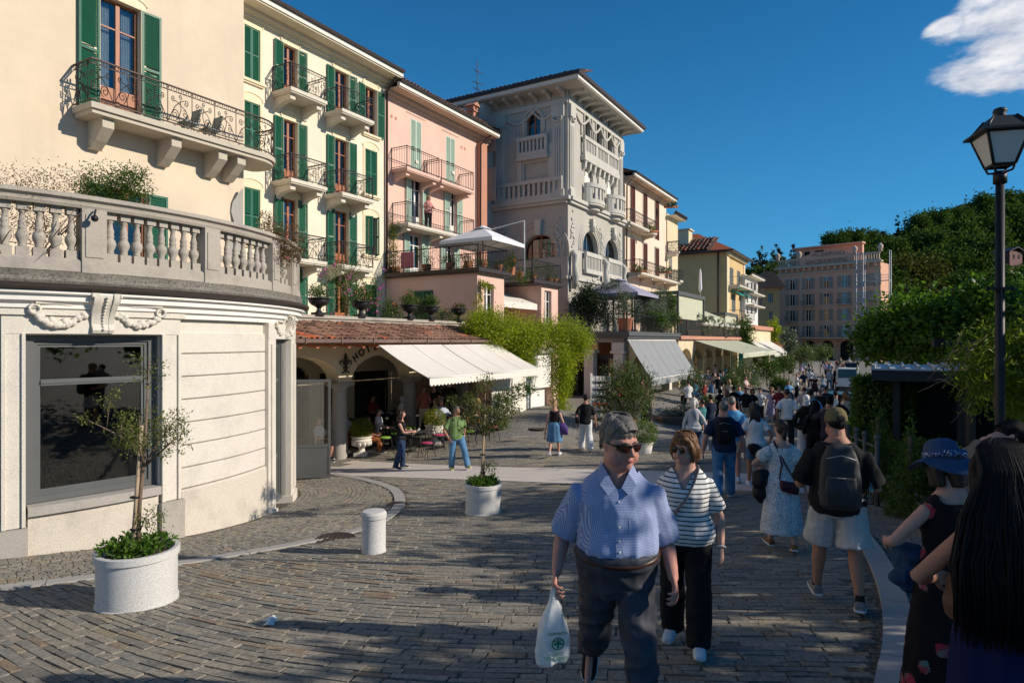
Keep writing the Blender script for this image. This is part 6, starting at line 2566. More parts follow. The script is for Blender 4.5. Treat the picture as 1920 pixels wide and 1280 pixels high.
for i,(u,v,ru,rv,m_,lab)in enumerate(((1000,505,20,22,'l_ivy','leafy pot plant behind the rail of the smaller terrace wing'),(1030,512,14,22,'l_olea','palm like pot plant at the corner of the smaller terrace wing'),(975,520,18,14,'l_bush','low shrub at the near end of the smaller terrace rail'),(1040,530,10,14,'l_olea','grass like plant hanging at the tower end of the smaller terrace rail'))):
	pt=on_s(u,520,-15.6)
	pt.z=5.3
	tub('terracotta_pot','terracotta pot of the '+lab,pt,.2,.34,'terra','pot',14,False)
	plant('pot_plant',lab,'plant',pt,[pell(u,v,ru,rv,pt.y,pt)],700,.09,m_,140+i,[([(0,0,.3),(0,0,.7)],.02)])
mb=MB()
pt=on_t(752,500,TW1.t0+.2)
for i in range(8):
	x=.09*i
	mb.box(x,x+.09,-.02+.02*(i%2),.0+.02*(i%2),-.75,0)
tag(mb.build('towel',M['l_pk']if False else plain('pink striped towel',(.65,.22,.26),.9,.2,8,0),loc=(pt.x,pt.y,zt1+.98),rz=-.5),'pink towel hung over the rail of the pink roof terrace','towel')
# vine up the corner of the first wing
p=on_s(900,600,-15.25)
p.z=2.4
plant('wall_vine','green creeper climbing the lit corner of the pink terrace wing','climber',p,[pell(900,590,10,50,p.y,p,6),pell(905,540,14,12,p.y,p,6),pell(918,535,12,8,p.y,p,6),pell(897,560,6,30,p.y,p,5)],1500,.09,'l_wist',36,[([(0,0,0),(.05,0,1.4),(0,0,2.6)],.02)])
p=on_t(738,440,TW1.t0+2)
p=on_s(738,440,-20.3)
plant('wall_vine','orange green creeper hanging on the downpipe between cream and pink houses','climber',p,[pell(738,425,12,20,p.y,p,6),pell(736,470,10,40,p.y,p,6)],900,.1,'l_yel',37,[([(0,0,-2),(0,0,.5)],.02)])
# the big wisteria
p=at_depth(1054,640,27.0)
p.z=gz(p.x,p.y)
E=[pell(900,612,30,26,25.0,p),pell(935,610,40,26,25.5,p),pell(975,625,40,28,26,p),pell(1010,620,45,24,26.5,p),pell(1050,618,45,22,27,p),pell(1090,640,24,26,27,p),pell(965,655,26,26,26,p),pell(990,680,14,22,26,p),pell(1050,665,26,30,26.5,p),pell(1052,710,17,30,26.5,p),pell(1050,745,15,40,26.5,p),pell(1048,772,14,18,26.6,p),pell(885,600,18,20,25,p),pell(915,585,25,12,25.5,p),pell(1056,690,22,30,26.5,p)]
plant('wisteria','large sunlit yellow green wisteria spilling over the gateway and the cafe roof end','climber',p,E,42000,.115,'l_wist',38,[([(0,.1,0),(.05,.1,1.5),(-.05,.1,2.6),(-.6,0,3.2)],[.09,.07,.06,.04]),([(0,.1,2.4),(-2,0,3.2),(-3.4,-.6,3.3)],[.05,.04,.02])],W=.036,clump=.5,hang=.16,nclump=1100)
p=ground_at(960,800)
plant('wisteria','loose wisteria spray hanging below the awning beside the white canvas wall','climber',at_depth(960,740,23.6),[pell(950,745,30,22,23.6,at_depth(960,740,23.6)),pell(985,730,20,14,23.6,at_depth(960,740,23.6)),pell(940,770,24,16,23.6,at_depth(960,740,23.6))],1500,.12,'l_bush',39,[([(0,0,-.9),(0,0,.6)],.02)],W=.045)
p=ground_at(935,806)
plant('ground_shrub','low green shrub on the paving at the foot of the white canvas wall','shrub',p,[pell(935,797,26,10,p.y,p),pell(910,795,14,8,p.y,p)],900,.09,'l_ivy',40,[([(0,0,0),(0,0,.2)],.02)])
# oleander with pink flowers
p=ground_at(1172,812)
y=p.y
o=tub('planter_trough','long grey planter with orange red flowers beside the oleander',ground_at(1126,788),.34,.5,'grayframe',rim=False)
tag(inst('flowers',leafmesh('flowers',[(0,0,.58,.42,.3,.12)],500,.08,'l_or',3,W=.07),o),kind='stuff')
plant('oleander','large oleander bush with scattered pink flowers in front of the terrace shop','shrub',p,[pell(1172,745,48,52,y,p),pell(1160,715,36,34,y,p),pell(1190,735,38,50,y,p),pell(1150,760,34,40,y,p),pell(1185,690,16,14,y,p)],9000,.15,'l_olea',42,branchy(None,(0,0,.2),1.6,8,.03,5,1.2)[0],W=.03,flowers=('l_pk',120,.075),droop=-.2)
tub('terracotta_pot','wide pot at the foot of the pink flowered oleander',p,.4,.5,'terra','pot',20,False)
# small tree and bench planter
p=ground_at(1320,765)
y=p.y
plant('young_tree','small round crowned tree in the open paving beyond the oleander','tree',p,[pell(1296,715,26,20,y,p),pell(1306,700,16,12,y,p),pell(1285,725,18,10,y,p)],2600,.10,'l_olea',43,[([(-.4,0,0),(-.45,0,1.2),(-.4,0,1.9)],[.06,.05,.03])],W=.04)
p=ground_at(1282,800)
o=thing('bench_planter','wooden edged planter with grey green plants behind the white haired woman','planter',tuple(p),.2)
mb=MB()
mb.box(-1.0,1.0,0,1.0,.3,.42)
mb.box(-.9,.9,.1,.9,0,.3)
mb.build('seat',M['trunk'],o)
inst('foliage',leafmesh('foliage',[(0,.5,.55,.9,.4,.3)],1200,.12,'l_olive',44),o)
# oleanders down the middle of the street
for i,(u,v,ru,rv,vb,lab)in enumerate(((1398,702,34,30,738,'first oleander clump in the middle of the street past the small tree'),(1438,690,22,22,725,'dark oleander behind the first clump'),(1372,718,14,20,744,'low shrub at the edge of the first oleander clump'),(1500,664,26,17,705,'pale oleander in the row before the far hotel'),(1538,660,20,13,700,'last pale oleander nearest the far hotel'),(1470,680,20,14,712,'oleander between the awnings and the walkers'),(1462,720,18,12,738,'low dark hedge shrub by the seated group'),(1330,756,16,14,775,'leafy bush beside the bench planter'))):
	p=ground_at(u,vb)
	y=p.y
	plant('oleander',lab,'shrub',p,[pell(u,v,ru,rv,y,p),pell(u-ru*.4,v+rv*.3,ru*.6,rv*.8,y,p),pell(u+ru*.4,v+rv*.2,ru*.6,rv*.8,y,p)],2600,.0042*y,'l_olea' if i not in(1,6)else 'l_bush',150+i,[([(0,0,0),(0,0,(vb-v)*y/FPX)],.06)],W=.0012*y,droop=-.1,group='oleanders along the middle of the street')
	# olive trees and creeper on the shop terrace
zt2=2.75
for i,(u,v,ru,rv,s_,m_,n,lab)in enumerate(((1105,575,34,44,-14.6,'l_dark',6500,'dark creeper mass at the shaded end of the shop terrace'),(1140,590,26,34,-13.4,'l_dark',3500,'dark olive bush under the mauve parasol'),(1170,570,17,30,-12.5,'l_olive',2400,'slim olive tree in a terracotta pot at the terrace corner'),(1150,540,24,14,-13.8,'l_olive',1500,'olive crown showing above the mauve parasol'),(1215,575,18,36,-12.6,'l_olive',2600,'olive tree on the lit terrace edge, right of the potted one'),(1240,570,16,34,-12.6,'l_olive',2400,'tall olive beside the creeper at the terrace end'),(1258,575,10,28,-12.5,'l_ivy',1500,'bright green creeper at the far end of the terrace'),(1230,603,28,20,-12.1,'l_ivy',2600,'dense ivy hedge hanging over the terrace rail'),(1266,600,12,10,-12.0,'l_bush',700,'flower box with pink geraniums at the end of the terrace'),(1190,590,16,22,-13.0,'l_dark',1200,'dark shrub between the potted olive and the ivy hedge'))):
	p=on_s(u,600,s_)
	p.z=zt2
	plant('terrace_tree' if 'tree' in lab or 'tall olive' in lab else 'terrace_bush',lab,'tree' if 'tree' in lab else 'shrub',p,[pell(u,v,ru,rv,p.y,p),pell(u-ru*.3,v-rv*.4,ru*.6,rv*.5,p.y,p)],n,.12,m_,170+i,[([(0,0,0),(0,0,(620-v)*p.y/FPX)],.05)],W=.035 if 'oliv' in lab else.07,flowers=('l_pk',90,.09)if 'geranium' in lab else None)
p=on_s(1172,618,-12.2)
p.z=zt2
tub('terracotta_pot','terracotta pot standing at the corner of the shop terrace',p,.42,.75,'terra','pot',20,False)
railing(SH.root,[(-.25,4.0),(-.25,-.2),(l2,-.2)],2.75,.95,'bars','black',gap=.16)
# greenery on the veranda and beyond
for i in range(7):
	u=1316+i*10.5
	p=on_s(u,605,-12.35)
	p.z=zv+.95
	plant('window_box',('nearest' if i==0 else['second','third','fourth','fifth','sixth','last'][i-1])+' grey box of trailing grasses along the veranda rail','planter',p,[(0,0,.3,.45,.3,.35),(0,-.15,-.5,.12,.1,.7)],300,.16,'l_olive',190+i,[([(-.4,0,0),(.4,0,0)],.14)],group='trailing boxes along the veranda rail',smat='greytrim')
p=on_s(1400,640,-11.9)
plant('wall_vine','dark ivy column hanging between the veranda and the low cream shop','climber',p,[pell(1398,622,14,28,p.y,p),pell(1402,645,8,20,p.y,p)],1800,.25,'l_ivy',200,[([(0,0,-1.5),(0,0,1.5)],.08)])
p=on_s(1456,640,-11.5)
plant('wall_vine','yellow green creeper on the corner beyond the low cream shop','climber',p,[pell(1455,625,10,24,p.y,p),pell(1445,612,12,10,p.y,p)],1300,.3,'l_wist',201,[([(0,0,-1.5),(0,0,1.5)],.08)])
p=on_s(1478,650,-9)
plant('oleander','grey green bush before the ground floor of the far hotel','shrub',p,[pell(1478,640,12,22,p.y,p)],900,.35,'l_olive',202,[([(0,0,-2),(0,0,.5)],.1)])
for i,(u,v,lab)in enumerate(((1220,432,'yellow flowering box on the upper balcony of the peach house'),(1198,505,'box of green plants on the long balcony of the peach house'),(1245,508,'trailing box of plants farther along the long balcony'),(1258,386,'box of white flowers on the roof edge of the narrow house'))):
	p=on_s(u,v,-16.4)
	plant('window_box',lab,'planter',p,[(0,0,.15,.7,.2,.25)],350,.14,'l_yel' if i==0 else 'l_ivy',210+i,[([(-.6,0,-.1),(.6,0,-.1)],.1)],smat='terra')
	# ---------------------------------------------------------------- lake side: lamp, kiosk, hedges, trees
LP=at_depth(1875,640,6.5)
LP.z=gz(LP.x,LP.y)
LAMP=thing('street_lamp','tall black street lamp with a square glazed lantern at the lakeside edge','street lamp',tuple(LP),rad(-14))
zb,zt=HC+(640-322)*6.5/FPX-LP.z,HC+(640-206)*6.5/FPX-LP.z
mb=MB()
mb.tube([(0,0,0),(0,0,1.2),(0,0,zb)],[.05,.045,.038],12)
mb.tube([(0,0,0),(0,0,.9)],[.09,.07],12)
mb.lathe([(.06,zb-.12),(.06,zb)],12)
mb.build('pole',M['black'],LAMP)
mb=MB()
zc_=HC+(640-541)*6.5/FPX-LP.z
mb.box(-.1,.1,-.05,.05,zc_-.012,zc_+.012)
mb.ell((-.11,0,zc_),(.02,.02,.03),6,5)
mb.ell((.11,0,zc_),(.02,.02,.03),6,5)
mb.build('clamp',M['black'],LAMP)
H_=zt-zb
z0,z1,z2,z3=zb+.06,zb+H_*.60,zb+H_*.64,zb+H_*.86
w0,w1=.095,.185
mb=MB()
for sx,sy in((-1,-1),(1,-1),(1,1),(-1,1)):
	mb.tube([(sx*w0,sy*w0,z0),(sx*w1,sy*w1,z1)],.015,4)
	mb.tube([(sx*w1*1.06,sy*w1*1.06,z2),(sx*.10,sy*.10,z3)],.014,4)
	mb.tube([(0,0,zb-.02),(sx*w0*.8,sy*w0*.8,zb),(sx*w0,sy*w0,z0)],.012,5)
for w,z in((w0,z0),(w1,z1)):
	mb.tube([(-w,-w,z),(w,-w,z),(w,w,z),(-w,w,z)],.016,4,closed=True,smooth=False)
for za,zb2,wa,wb in((z1,z2,w1*1.3,w1*1.28),(z2,z2+.012,w1*1.28,w1*1.1)):
	b=mb.v([(-wa,-wa,za),(wa,-wa,za),(wa,wa,za),(-wa,wa,za),(-wb,-wb,zb2),(wb,-wb,zb2),(wb,wb,zb2),(-wb,wb,zb2)])
	for q in((3,2,1,0),(4,5,6,7),(0,1,5,4),(1,2,6,5),(2,3,7,6),(3,0,4,7)):
		mb.f([b+i for i in q])
mb.build('lantern_frame',M['black'],LAMP)
for k in range(4):
	a=k*pi/2
	m4=Matrix.Rotation(a,4,'Z')
	mb=MB(m4)
	b=mb.v([(-w0,-w0,z0),(w0,-w0,z0),(w1,-w1,z1),(-w1,-w1,z1),(-w0,-w0+.006,z0),(w0,-w0+.006,z0),(w1,-w1+.006,z1),(-w1,-w1+.006,z1)])
	mb.f([b,b+1,b+2,b+3])
	mb.f([b+7,b+6,b+5,b+4])
	mb.build('lantern_pane',M['opal'],LAMP)
mb=MB()
wa,wb=w1*1.06,.10
b=mb.v([(-wa,-wa,z2),(wa,-wa,z2),(wa,wa,z2),(-wa,wa,z2),(-wb,-wb,z3),(wb,-wb,z3),(wb,wb,z3),(-wb,wb,z3)])
for q in((4,5,6,7),(0,1,5,4),(1,2,6,5),(2,3,7,6),(3,0,4,7)):
	mb.f([b+i for i in q])
mb.build('lantern_roof',M['slate'],LAMP)
mb=MB()
mb.lathe([(.05,z3),(.06,z3+.02),(.045,z3+.04),(.065,z3+.065),(.055,z3+.095),(.02,z3+.11)],14)
mb.build('finial',M['slate'],LAMP)
# kiosk
KY=12.3
kx0,kx1=(1674-CU)/FPX*KY,(1674-CU)/FPX*KY+2.5
kg=gz(8,KY)-.25
KK=thing('kiosk','dark timber kiosk with an open serving hatch and a ribbed metal roof','kiosk',(kx0,KY,0),ANG-pi/2)
kz=HC-(712-640)*KY/FPX
W=kx1-kx0
mb=MB()
for x in(0,1.02,W-.12):
	mb.box(x,x+.12,0,.12,kg,kz)
mb.box(.12,W-.12,.02,.1,kg,HC-212*KY/FPX)
mb.box(0,.1,.12,2.4,kg,kz)
mb.box(W-.1,W,.12,2.4,kg,kz)
mb.box(0,W,2.3,2.4,kg,kz)
mb.box(1.14,W-.12,.06,.09,kz-.35,kz)
mb.build('wall',M['slate'],KK)
mb=MB()
zc_=HC-208*KY/FPX
mb.box(-.05,W+.1,-.28,.3,zc_-.05,zc_)
mb.build('counter',M['slate'],KK)
mb=MB()
mb.box(-.35,W+.4,-.4,2.6,kz,kz+.2)
rf=mb.build('roof',M['slate'],KK)
mb=MB()
for k in range(14):
	x=-.33+k*(W+.7)/13
	mb.box(x,x+.035,-.4,2.6,kz+.2,kz+.28)
mb.box(-.36,W+.41,-.42,2.62,kz+.2,kz+.22)
mb.build('roof_rib',M['steel'],KK)
for k,(x,w,h)in enumerate(((.25,.12,.12),(.42,.2,.09),(.75,.1,.16),(.9,.04,.25),(1.3,.3,.1),(1.8,.2,.2))):
	mb=MB()
	mb.box(x,x+w,.12,.22,zc_+.002,zc_+h)
	mb.build('goods',M['white'],KK)
tag(inst('price_card',(lambda m:(m.box(0,.15,-.3,-.285,zc_+.002,zc_+.12),m.mesh('price_card',M['white']))[1])(MB()),None,(kx0+.5,KY,0)),'small white printed card standing on the kiosk counter','card')
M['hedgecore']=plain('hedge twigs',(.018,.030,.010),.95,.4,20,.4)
def hedge_box(name,label,P,w,d,h,rz,n,L,mat,seed,base=True,cat='hedge',group=None):
	"""clipped hedge: leaves packed on the faces of a box, over a dark twiggy core"""
	o=thing(name,label,cat,tuple(P),rz,group)
	r=np.random.default_rng(seed)
	A=np.array([w*h,w*h,d*h,d*h,w*d*1.3])
	f=r.choice(5,n,p=A/A.sum())
	u,v=r.random(n),r.random(n)
	X=np.select([f==0,f==1,f==2,f==3,f==4],[u*w,u*w,0*u,0*u+w,u*w])
	Y=np.select([f==0,f==1,f==2,f==3,f==4],[0*u,0*u+d,u*d,u*d,u*d])
	Z=np.where(f==4,h,v*h)
	P_=np.stack([X,Y,Z],1)+r.normal(size=(n,3))*.035
	nr=np.array([[0,-1,0],[0,1,0],[-1,0,0],[1,0,0],[0,0,1.]])[f]
	a=r.normal(size=(n,3))*.7+nr*.8
	a/=np.linalg.norm(a,axis=1,keepdims=True)
	b=np.cross(a,r.normal(size=(n,3)))
	b/=np.linalg.norm(b,axis=1,keepdims=True)
	l=L*r.uniform(.6,1.3,n)[:,None]
	V=np.stack([P_,P_+a*l*.5+b*l*.25,P_+a*l,P_+a*l*.5-b*l*.25],1).reshape(-1,3)
	inst('foliage',np_mesh('foliage',V,np.arange(n*4).reshape(n,4),M[mat]),o)
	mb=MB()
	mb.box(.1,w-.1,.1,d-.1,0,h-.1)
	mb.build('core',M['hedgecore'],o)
	return o
p=at_depth(1604,640,13)
hz_=HC-76*13/FPX
hedge_box('clipped_hedge','clipped box hedge with a sunlit top just left of the kiosk',(p.x,13,gz(p.x,13)-.1),.95,3.4,hz_-gz(p.x,13)+.1,ANG-pi/2,26000,.075,'l_box',301)
for(u,v0,v1,hw,y,lab)in((1647,742,880,36,11.3,'taller dark conical bush before the clipped hedge'),(1707,775,900,44,9.8,'shorter conical bush below the kiosk counter')):
	p=at_depth(u,640,y)
	p.z=gz(p.x,y)-.1
	k=y/FPX
	top,bot=HC-(v0-640)*k-p.z,0
	r=np.random.default_rng(int(u))
	ells=[(0,0,top*f,hw*k*(1.02-f)*1.05,hw*k*(1.02-f)*1.05,top*.12)for f in(.08,.2,.32,.44,.56,.68,.8,.9)]
	plant('conical_bush',lab,'bush',p,ells,5000,.055,'l_box',int(u),[([(0,0,0),(0,0,top*.8)],.04)],shell=5,nclump=1200,clump=.2)
	# low retaining wall with its ragged dark hedge along the path
WL=[ground_at(1600,880),ground_at(1632,905),ground_at(1700,955),ground_at(1760,1010)]
WL=[WL[0]+(WL[0]-WL[1])*2]+WL+[Vector((5.35,6.3,gz(5.35,6.3)))]
mb=MB()
for i in range(len(WL)-1):
	a,b=WL[i],WL[i+1]
	d=(b-a).to_2d().normalized()
	nr=Vector((-d.y,d.x,0))
	if nr.x<0:
		nr=-nr
	pts=[]
	q=[a,b,b+nr*.22,a+nr*.22]
	bb=mb.v([(x.x,x.y,gz(x.x,x.y)-.1)for x in q]+[(x.x,x.y,gz(x.x,x.y)+.26)for x in q])
	for f in((3,2,1,0),(4,5,6,7),(0,1,5,4),(1,2,6,5),(2,3,7,6),(3,0,4,7)):
		mb.f([bb+k for k in f])
tag(mb.build('garden_wall',M['granite2']),'low stone garden wall edging the path below the dark hedge','wall')
for i in range(len(WL)-1):
	a,b=WL[i],WL[i+1]
	L_=(b-a).to_2d().length
	an=math.atan2(b.y-a.y,b.x-a.x)
	d=(b-a).to_2d().normalized()
	nr=Vector((-d.y,d.x,0))
	sg=1 if nr.x>0 else-1
	q=a+nr*sg*.25
	if sg<0:
		q=b+nr*sg*.25
		an+=pi
	if L_>.3:
		hedge_box('ragged_hedge',('stretch of ragged dark hedge above the garden wall, '+['behind the grey railing','left of the two conical bushes','below the conical bushes','behind the blue hat','beside the lamp post'][i]),(q.x,q.y,gz(q.x,q.y)+.05),L_,.9,.95,an,int(6500*L_),.055,'l_dark' if i%2 else 'l_box',310+i,group='stretches of ragged hedge along the garden wall')
		# grey railing by the path
fp=[at_depth(1590,640,12.9),at_depth(1606,640,12.2),at_depth(1622,640,11.4),at_depth(1645,640,10.6)]
RL=thing('garden_railing','short grey metal railing with round topped posts in front of the clipped hedge','railing',(0,0,0))
for q in fp:
	mb=MB()
	g=gz(q.x,q.y)
	mb.tube([(q.x,q.y,g),(q.x,q.y,g+1.12)],.04,8)
	mb.ell((q.x,q.y,g+1.14),(.055,.055,.055),8,6)
	mb.build('post',M['grayframe'],RL)
mb=MB()
for q,w in zip(fp[:-1],fp[1:]):
	for h in(.98,.8,.3):
		mb.tube([(q.x,q.y,gz(q.x,q.y)+h),(w.x,w.y,gz(w.x,w.y)+h)],.016,6)
	for k in range(1,9):
		c=q.lerp(w,k/9)
		mb.tube([(c.x,c.y,gz(c.x,c.y)+.3),(c.x,c.y,gz(c.x,c.y)+.8)],.008,4)
mb.build('rail',M['grayframe'],RL)
# linden trees along the water
def linden(P,r_,zc,rz_,seed,label,n=5200,L=.22,top=1.0,group='trees along the lakeside'):
	rr=random.Random(seed)
	g=gz(P[0],P[1])
	h=zc-g
	ells=[(0,0,h,r_*.8,r_*.8,rz_*.9)]
	for k in range(9):
		a=2*pi*k/9+rr.uniform(-.3,.3)
		ells.append((math.cos(a)*r_*.6,math.sin(a)*r_*.6,h+rr.uniform(-.5,.45)*rz_,r_*rr.uniform(.3,.5),r_*rr.uniform(.3,.5),rz_*rr.uniform(.35,.6)))
	lim=branchy(None,(0,0,max(h-rz_*.6,.8)),r_*.8,6,.07,seed,.7)[0]
	return plant('linden_tree',label,'tree',(P[0],P[1],g),ells,n,L,'l_lin',seed,[([(0,0,0),(.03,0,h*.5),(0,0,h)],[.16,.12,.07])]+lim,group,W=L*.8,clump=.4,nclump=n//22,part='crown')
p=at_depth(1722,640,27)
linden((p.x,p.y),2.7,HC+.3,1.65,401,'broad round crowned linden tree behind the kiosk, its top sunlit',17000,.19)
p=at_depth(1815,640,25)
linden((p.x,p.y),2.4,HC+.4,1.5,402,'second linden crown merging behind the wisteria',11000,.19)
p=at_depth(1905,640,24)
linden((p.x,p.y),2.0,HC+1.0,1.4,403,'linden crown cut by the lamp post at the far edge',4500,.21)
for i,(x,y,zt_,r_,lab)in enumerate(((8.9,1.6,5.2,2.3,'lakeside linden beside the viewer'),(10.3,5.6,5.1,2.2,'lakeside linden across from the walking couple'),(11.6,9.2,5.5,2.1,'lakeside linden across from the backpack wearers'),(14.8,13.2,5.3,2.3,'lakeside linden across from the pale crossing strip'),(18.4,17.8,6.4,2.6,'lakeside linden across from the cafe'),(23.0,23.2,6.6,2.8,'lakeside linden across from the terrace shop'),(28.5,30,6.8,3,'lakeside linden farther along the water'),(38,44,7.5,3.2,'last lakeside linden before the far hotel'))):
	linden((x,y),r_,zt_-1.75,1.75,410+i,lab,4200,.24)
	# sprawling wisteria over its pergola on the right
p0=at_depth(1850,640,9.2)
p0.z=gz(p0.x,p0.y)
E=[pell(1850,650,55,40,9.2,p0),pell(1900,620,40,40,9.2,p0),pell(1820,690,45,32,9.0,p0),pell(1885,690,50,45,9.2,p0),pell(1920,740,40,40,9.2,p0),pell(1830,735,30,20,8.9,p0),pell(1900,780,30,25,9.0,p0),pell(1950,660,60,60,9.4,p0)]
curl=[]
rr=random.Random(9)
for k in range(10):
	a=at_depth(rr.uniform(1790,1860),rr.uniform(620,740),8.9)-p0
	pts=[a]
	d=Vector((-rr.uniform(.3,1),rr.uniform(-.3,.1),rr.uniform(-.5,.6))).normalized()
	for j in range(7):
		d=(d+Vector((0,0,rr.uniform(-.5,.45)))).normalized()
		pts.append(pts[-1]+d*.09)
	curl.append((pts,.004))
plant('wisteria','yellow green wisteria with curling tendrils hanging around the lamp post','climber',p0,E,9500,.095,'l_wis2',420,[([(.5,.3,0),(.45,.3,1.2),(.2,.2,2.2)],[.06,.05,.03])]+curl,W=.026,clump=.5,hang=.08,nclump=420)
mb=MB()
for x in(.9,2.6):
	mb.box(x,x+.1,.5,.6,0,2.55)
	mb.box(x,x+.1,1.6,1.7,0,2.55)
mb.box(.3,3.0,.5,.58,2.55,2.67)
mb.box(.3,3.0,1.6,1.68,2.55,2.67)
tag(mb.build('pergola',M['slate'],loc=tuple(p0)),'dark timber pergola carrying the wisteria beside the kiosk','pergola')
# ---------------------------------------------------------------- wooded hill and far ridge
def hill_mesh(name,pts,mat,label,depth,seed):
	"""a wooded slope: ridge through the given photo points at the given depths, falling towards the viewer"""
	V,nx=[],len(pts)
	r=np.random.default_rng(seed)
	rows=9
	for j in range(rows):
		f=j/(rows-1)
		for(u,v,y)in pts:
			p=at_depth(u,v,y)
			zz=-3+(p.z+3)*(f**.8)
			yy=y-depth*(1-f)
			V.append((p.x*(yy/y)**.6,yy,zz+(r.normal()*.02*p.z if 0<j<rows-1 else 0)))
	for j in range(1,3):
		for(u,v,y)in pts:
			p=at_depth(u,v,y)
			V.append((p.x*1.1,y+depth*j,p.z*(1-.4*j)))
	i=np.arange(rows+1)[:,None]*nx+np.arange(nx-1)[None]
	i=i.ravel()
	Q=np.stack([i,i+1,i+nx+1,i+nx],1)
	return tag(inst(name,np_mesh(name,np.array(V),Q,mat,smooth=True)),label,None,None,'structure')
tw=NT('distant woodland')
v_=tw.vor(.07,tw.geo('Position'))
n_=tw.noise(.02,6,.6,tw.geo('Position'))
cw=tw.ramp(n_,[(.3,(.022,.045,.014)),(.7,(.06,.085,.03))])
tw.set(Base_Color=cw,Roughness=.95,Specular_IOR_Level=.05)
tw.bump(v_,1.0,6.0)
hill_mesh('hill',[(1560,560,225),(1640,490,235),(1700,462,250),(1760,440,280),(1820,420,300),(1880,408,310),(1960,392,320),(2100,380,330),(2300,395,330),(2600,450,330)],tw.m,'wooded hillside rising behind the pink hotel',60,1)
hill_mesh('far_ridge',[(1300,560,1500),(1450,520,1500),(1600,470,1500),(1700,428,1500),(1760,402,1520),(1800,384,1550),(1850,374,1550),(1900,366,1600),(1960,350,1600),(2100,340,1650),(2400,360,1650),(2800,430,1600)],tw.m,'far wooded mountain ridge',500,2)
TREES=[]
for k in range(5):
	rr=random.Random(500+k)
	ells=[(0,0,6,3.6,3.6,4.0)]+[(rr.uniform(-2.6,2.6),rr.uniform(-2.6,2.6),rr.uniform(3,9),rr.uniform(1.3,2.2),rr.uniform(1.3,2.2),rr.uniform(1.2,2.2))for _ in range(11)]
	TREES.append(leafmesh('crown',ells,6500,.6,'l_hill' if k<4 else 'l_hill2',500+k,W=.5,clump=.4,nclump=260,shell=3.5))
mb=MB()
mb.tube([(0,0,-8),(0,0,4)],[.5,.3],6)
trunk_me=mb.mesh('trunk',M['trunk'])
ells=[(0,0,1+1.3*k,2.3-.24*k,2.3-.24*k,.8)for k in range(9)]
PINE=leafmesh('crown',ells,1900,.9,'l_pine',520,W=.4,shell=4)
CYP=leafmesh('crown',[(0,0,1+1.25*k,1.05-.085*k,1.05-.085*k,1.0)for k in range(11)],1700,.6,'l_pine',521,W=.3,shell=4,droop=-.6)
CEDAR=leafmesh('crown',[(math.cos(k*2.4)*2.6*(1-k/16),math.sin(k*2.4)*2.6*(1-k/16),2+k*.75,2.4*(1-k/15),2.4*(1-k/15),.45)for k in range(13)],2400,.8,'l_pine',522,W=.35,shell=3)
def hill_tree(u,v,rpx,y,kind,label,seed,group='trees on the wooded hill'):
	"""tree whose crown centre shows at a pixel with a pixel radius"""
	k=y/FPX
	rr=random.Random(seed)
	p=at_depth(u,v,y)
	me=kind
	sc_=rpx*k/4.2
	o=thing('hill_tree',label,'tree',(p.x,p.y,p.z-6*sc_),rr.uniform(0,6),group)
	o.scale=(sc_,sc_,sc_*rr.uniform(.9,1.15))
	inst('crown',me,o)
	inst('trunk',trunk_me,o)
	return o
rr=random.Random(77)
POS=[('on the skyline',1566,462,26,215),('on the skyline',1598,460,27,220),('on the skyline',1630,460,27,225),('on the skyline',1655,462,20,230),('on the skyline',1720,440,28,250),('on the skyline',1755,424,28,270),('on the skyline',1800,414,28,280),('on the skyline',1840,404,28,290),('on the skyline',1880,400,30,300),('on the skyline',1915,392,28,300),('behind the hotel',1640,500,34,190),('behind the hotel',1672,495,36,195),('behind the hotel',1660,540,36,170),('behind the hotel',1690,530,40,175),('mid slope',1725,480,40,215),('mid slope',1765,465,42,225),('mid slope',1805,455,40,235),('mid slope',1845,450,40,240),('mid slope',1895,440,42,245),('mid slope',1930,440,42,245),('low slope',1730,525,40,175),('low slope',1775,515,42,180),('low slope',1820,500,42,190),('low slope',1860,500,40,195),('low slope',1905,495,44,195),('foot of the slope',1690,570,36,150),('foot of the slope',1740,565,40,150),('foot of the slope',1790,560,40,150),('foot of the slope',1840,550,42,155),('foot of the slope',1890,550,44,155),('foot of the slope',1930,540,44,155),('behind the hotel',1640,560,30,160)]
WORDS=['green','dark','full','spreading','rounded','tall','dense','loose','bushy','broad']
for i,(wh,u,v,rp,y)in enumerate(POS):
	brown=i in(11,22,25,28)and False
	kind=TREES[4]if i in(13,20,23,26)else TREES[i%4]
	col='olive brown' if kind is TREES[4]else 'green'
	side='above' if v<470 else('level with' if v<530 else 'below')
	near='left of the lamp post' if u<1862 else 'right of the lamp post'
	hill_tree(u,v,rp,y,kind,'%s %s tree %s of the wooded hill, %s from the hotel'%(WORDS[(i*3)%10],col,wh,['first','second','third','fourth','fifth','sixth','seventh','eighth','ninth','tenth'][[q for q in range(len(POS))if POS[q][0]==wh].index(i)]),600+i)
hill_tree(1683,448,24,245,CYP,'dark pointed cypress standing out on the skyline of the hill',701)
hill_tree(1549,468,16,200,CYP,'small dark cypress just above the hotel roof',702)
hill_tree(1700,560,18,140,CYP,'bright narrow conifer low on the slope',703)
hill_tree(1655,452,14,215,PINE,'spiky topped conifer beside the hotel roof end',704)
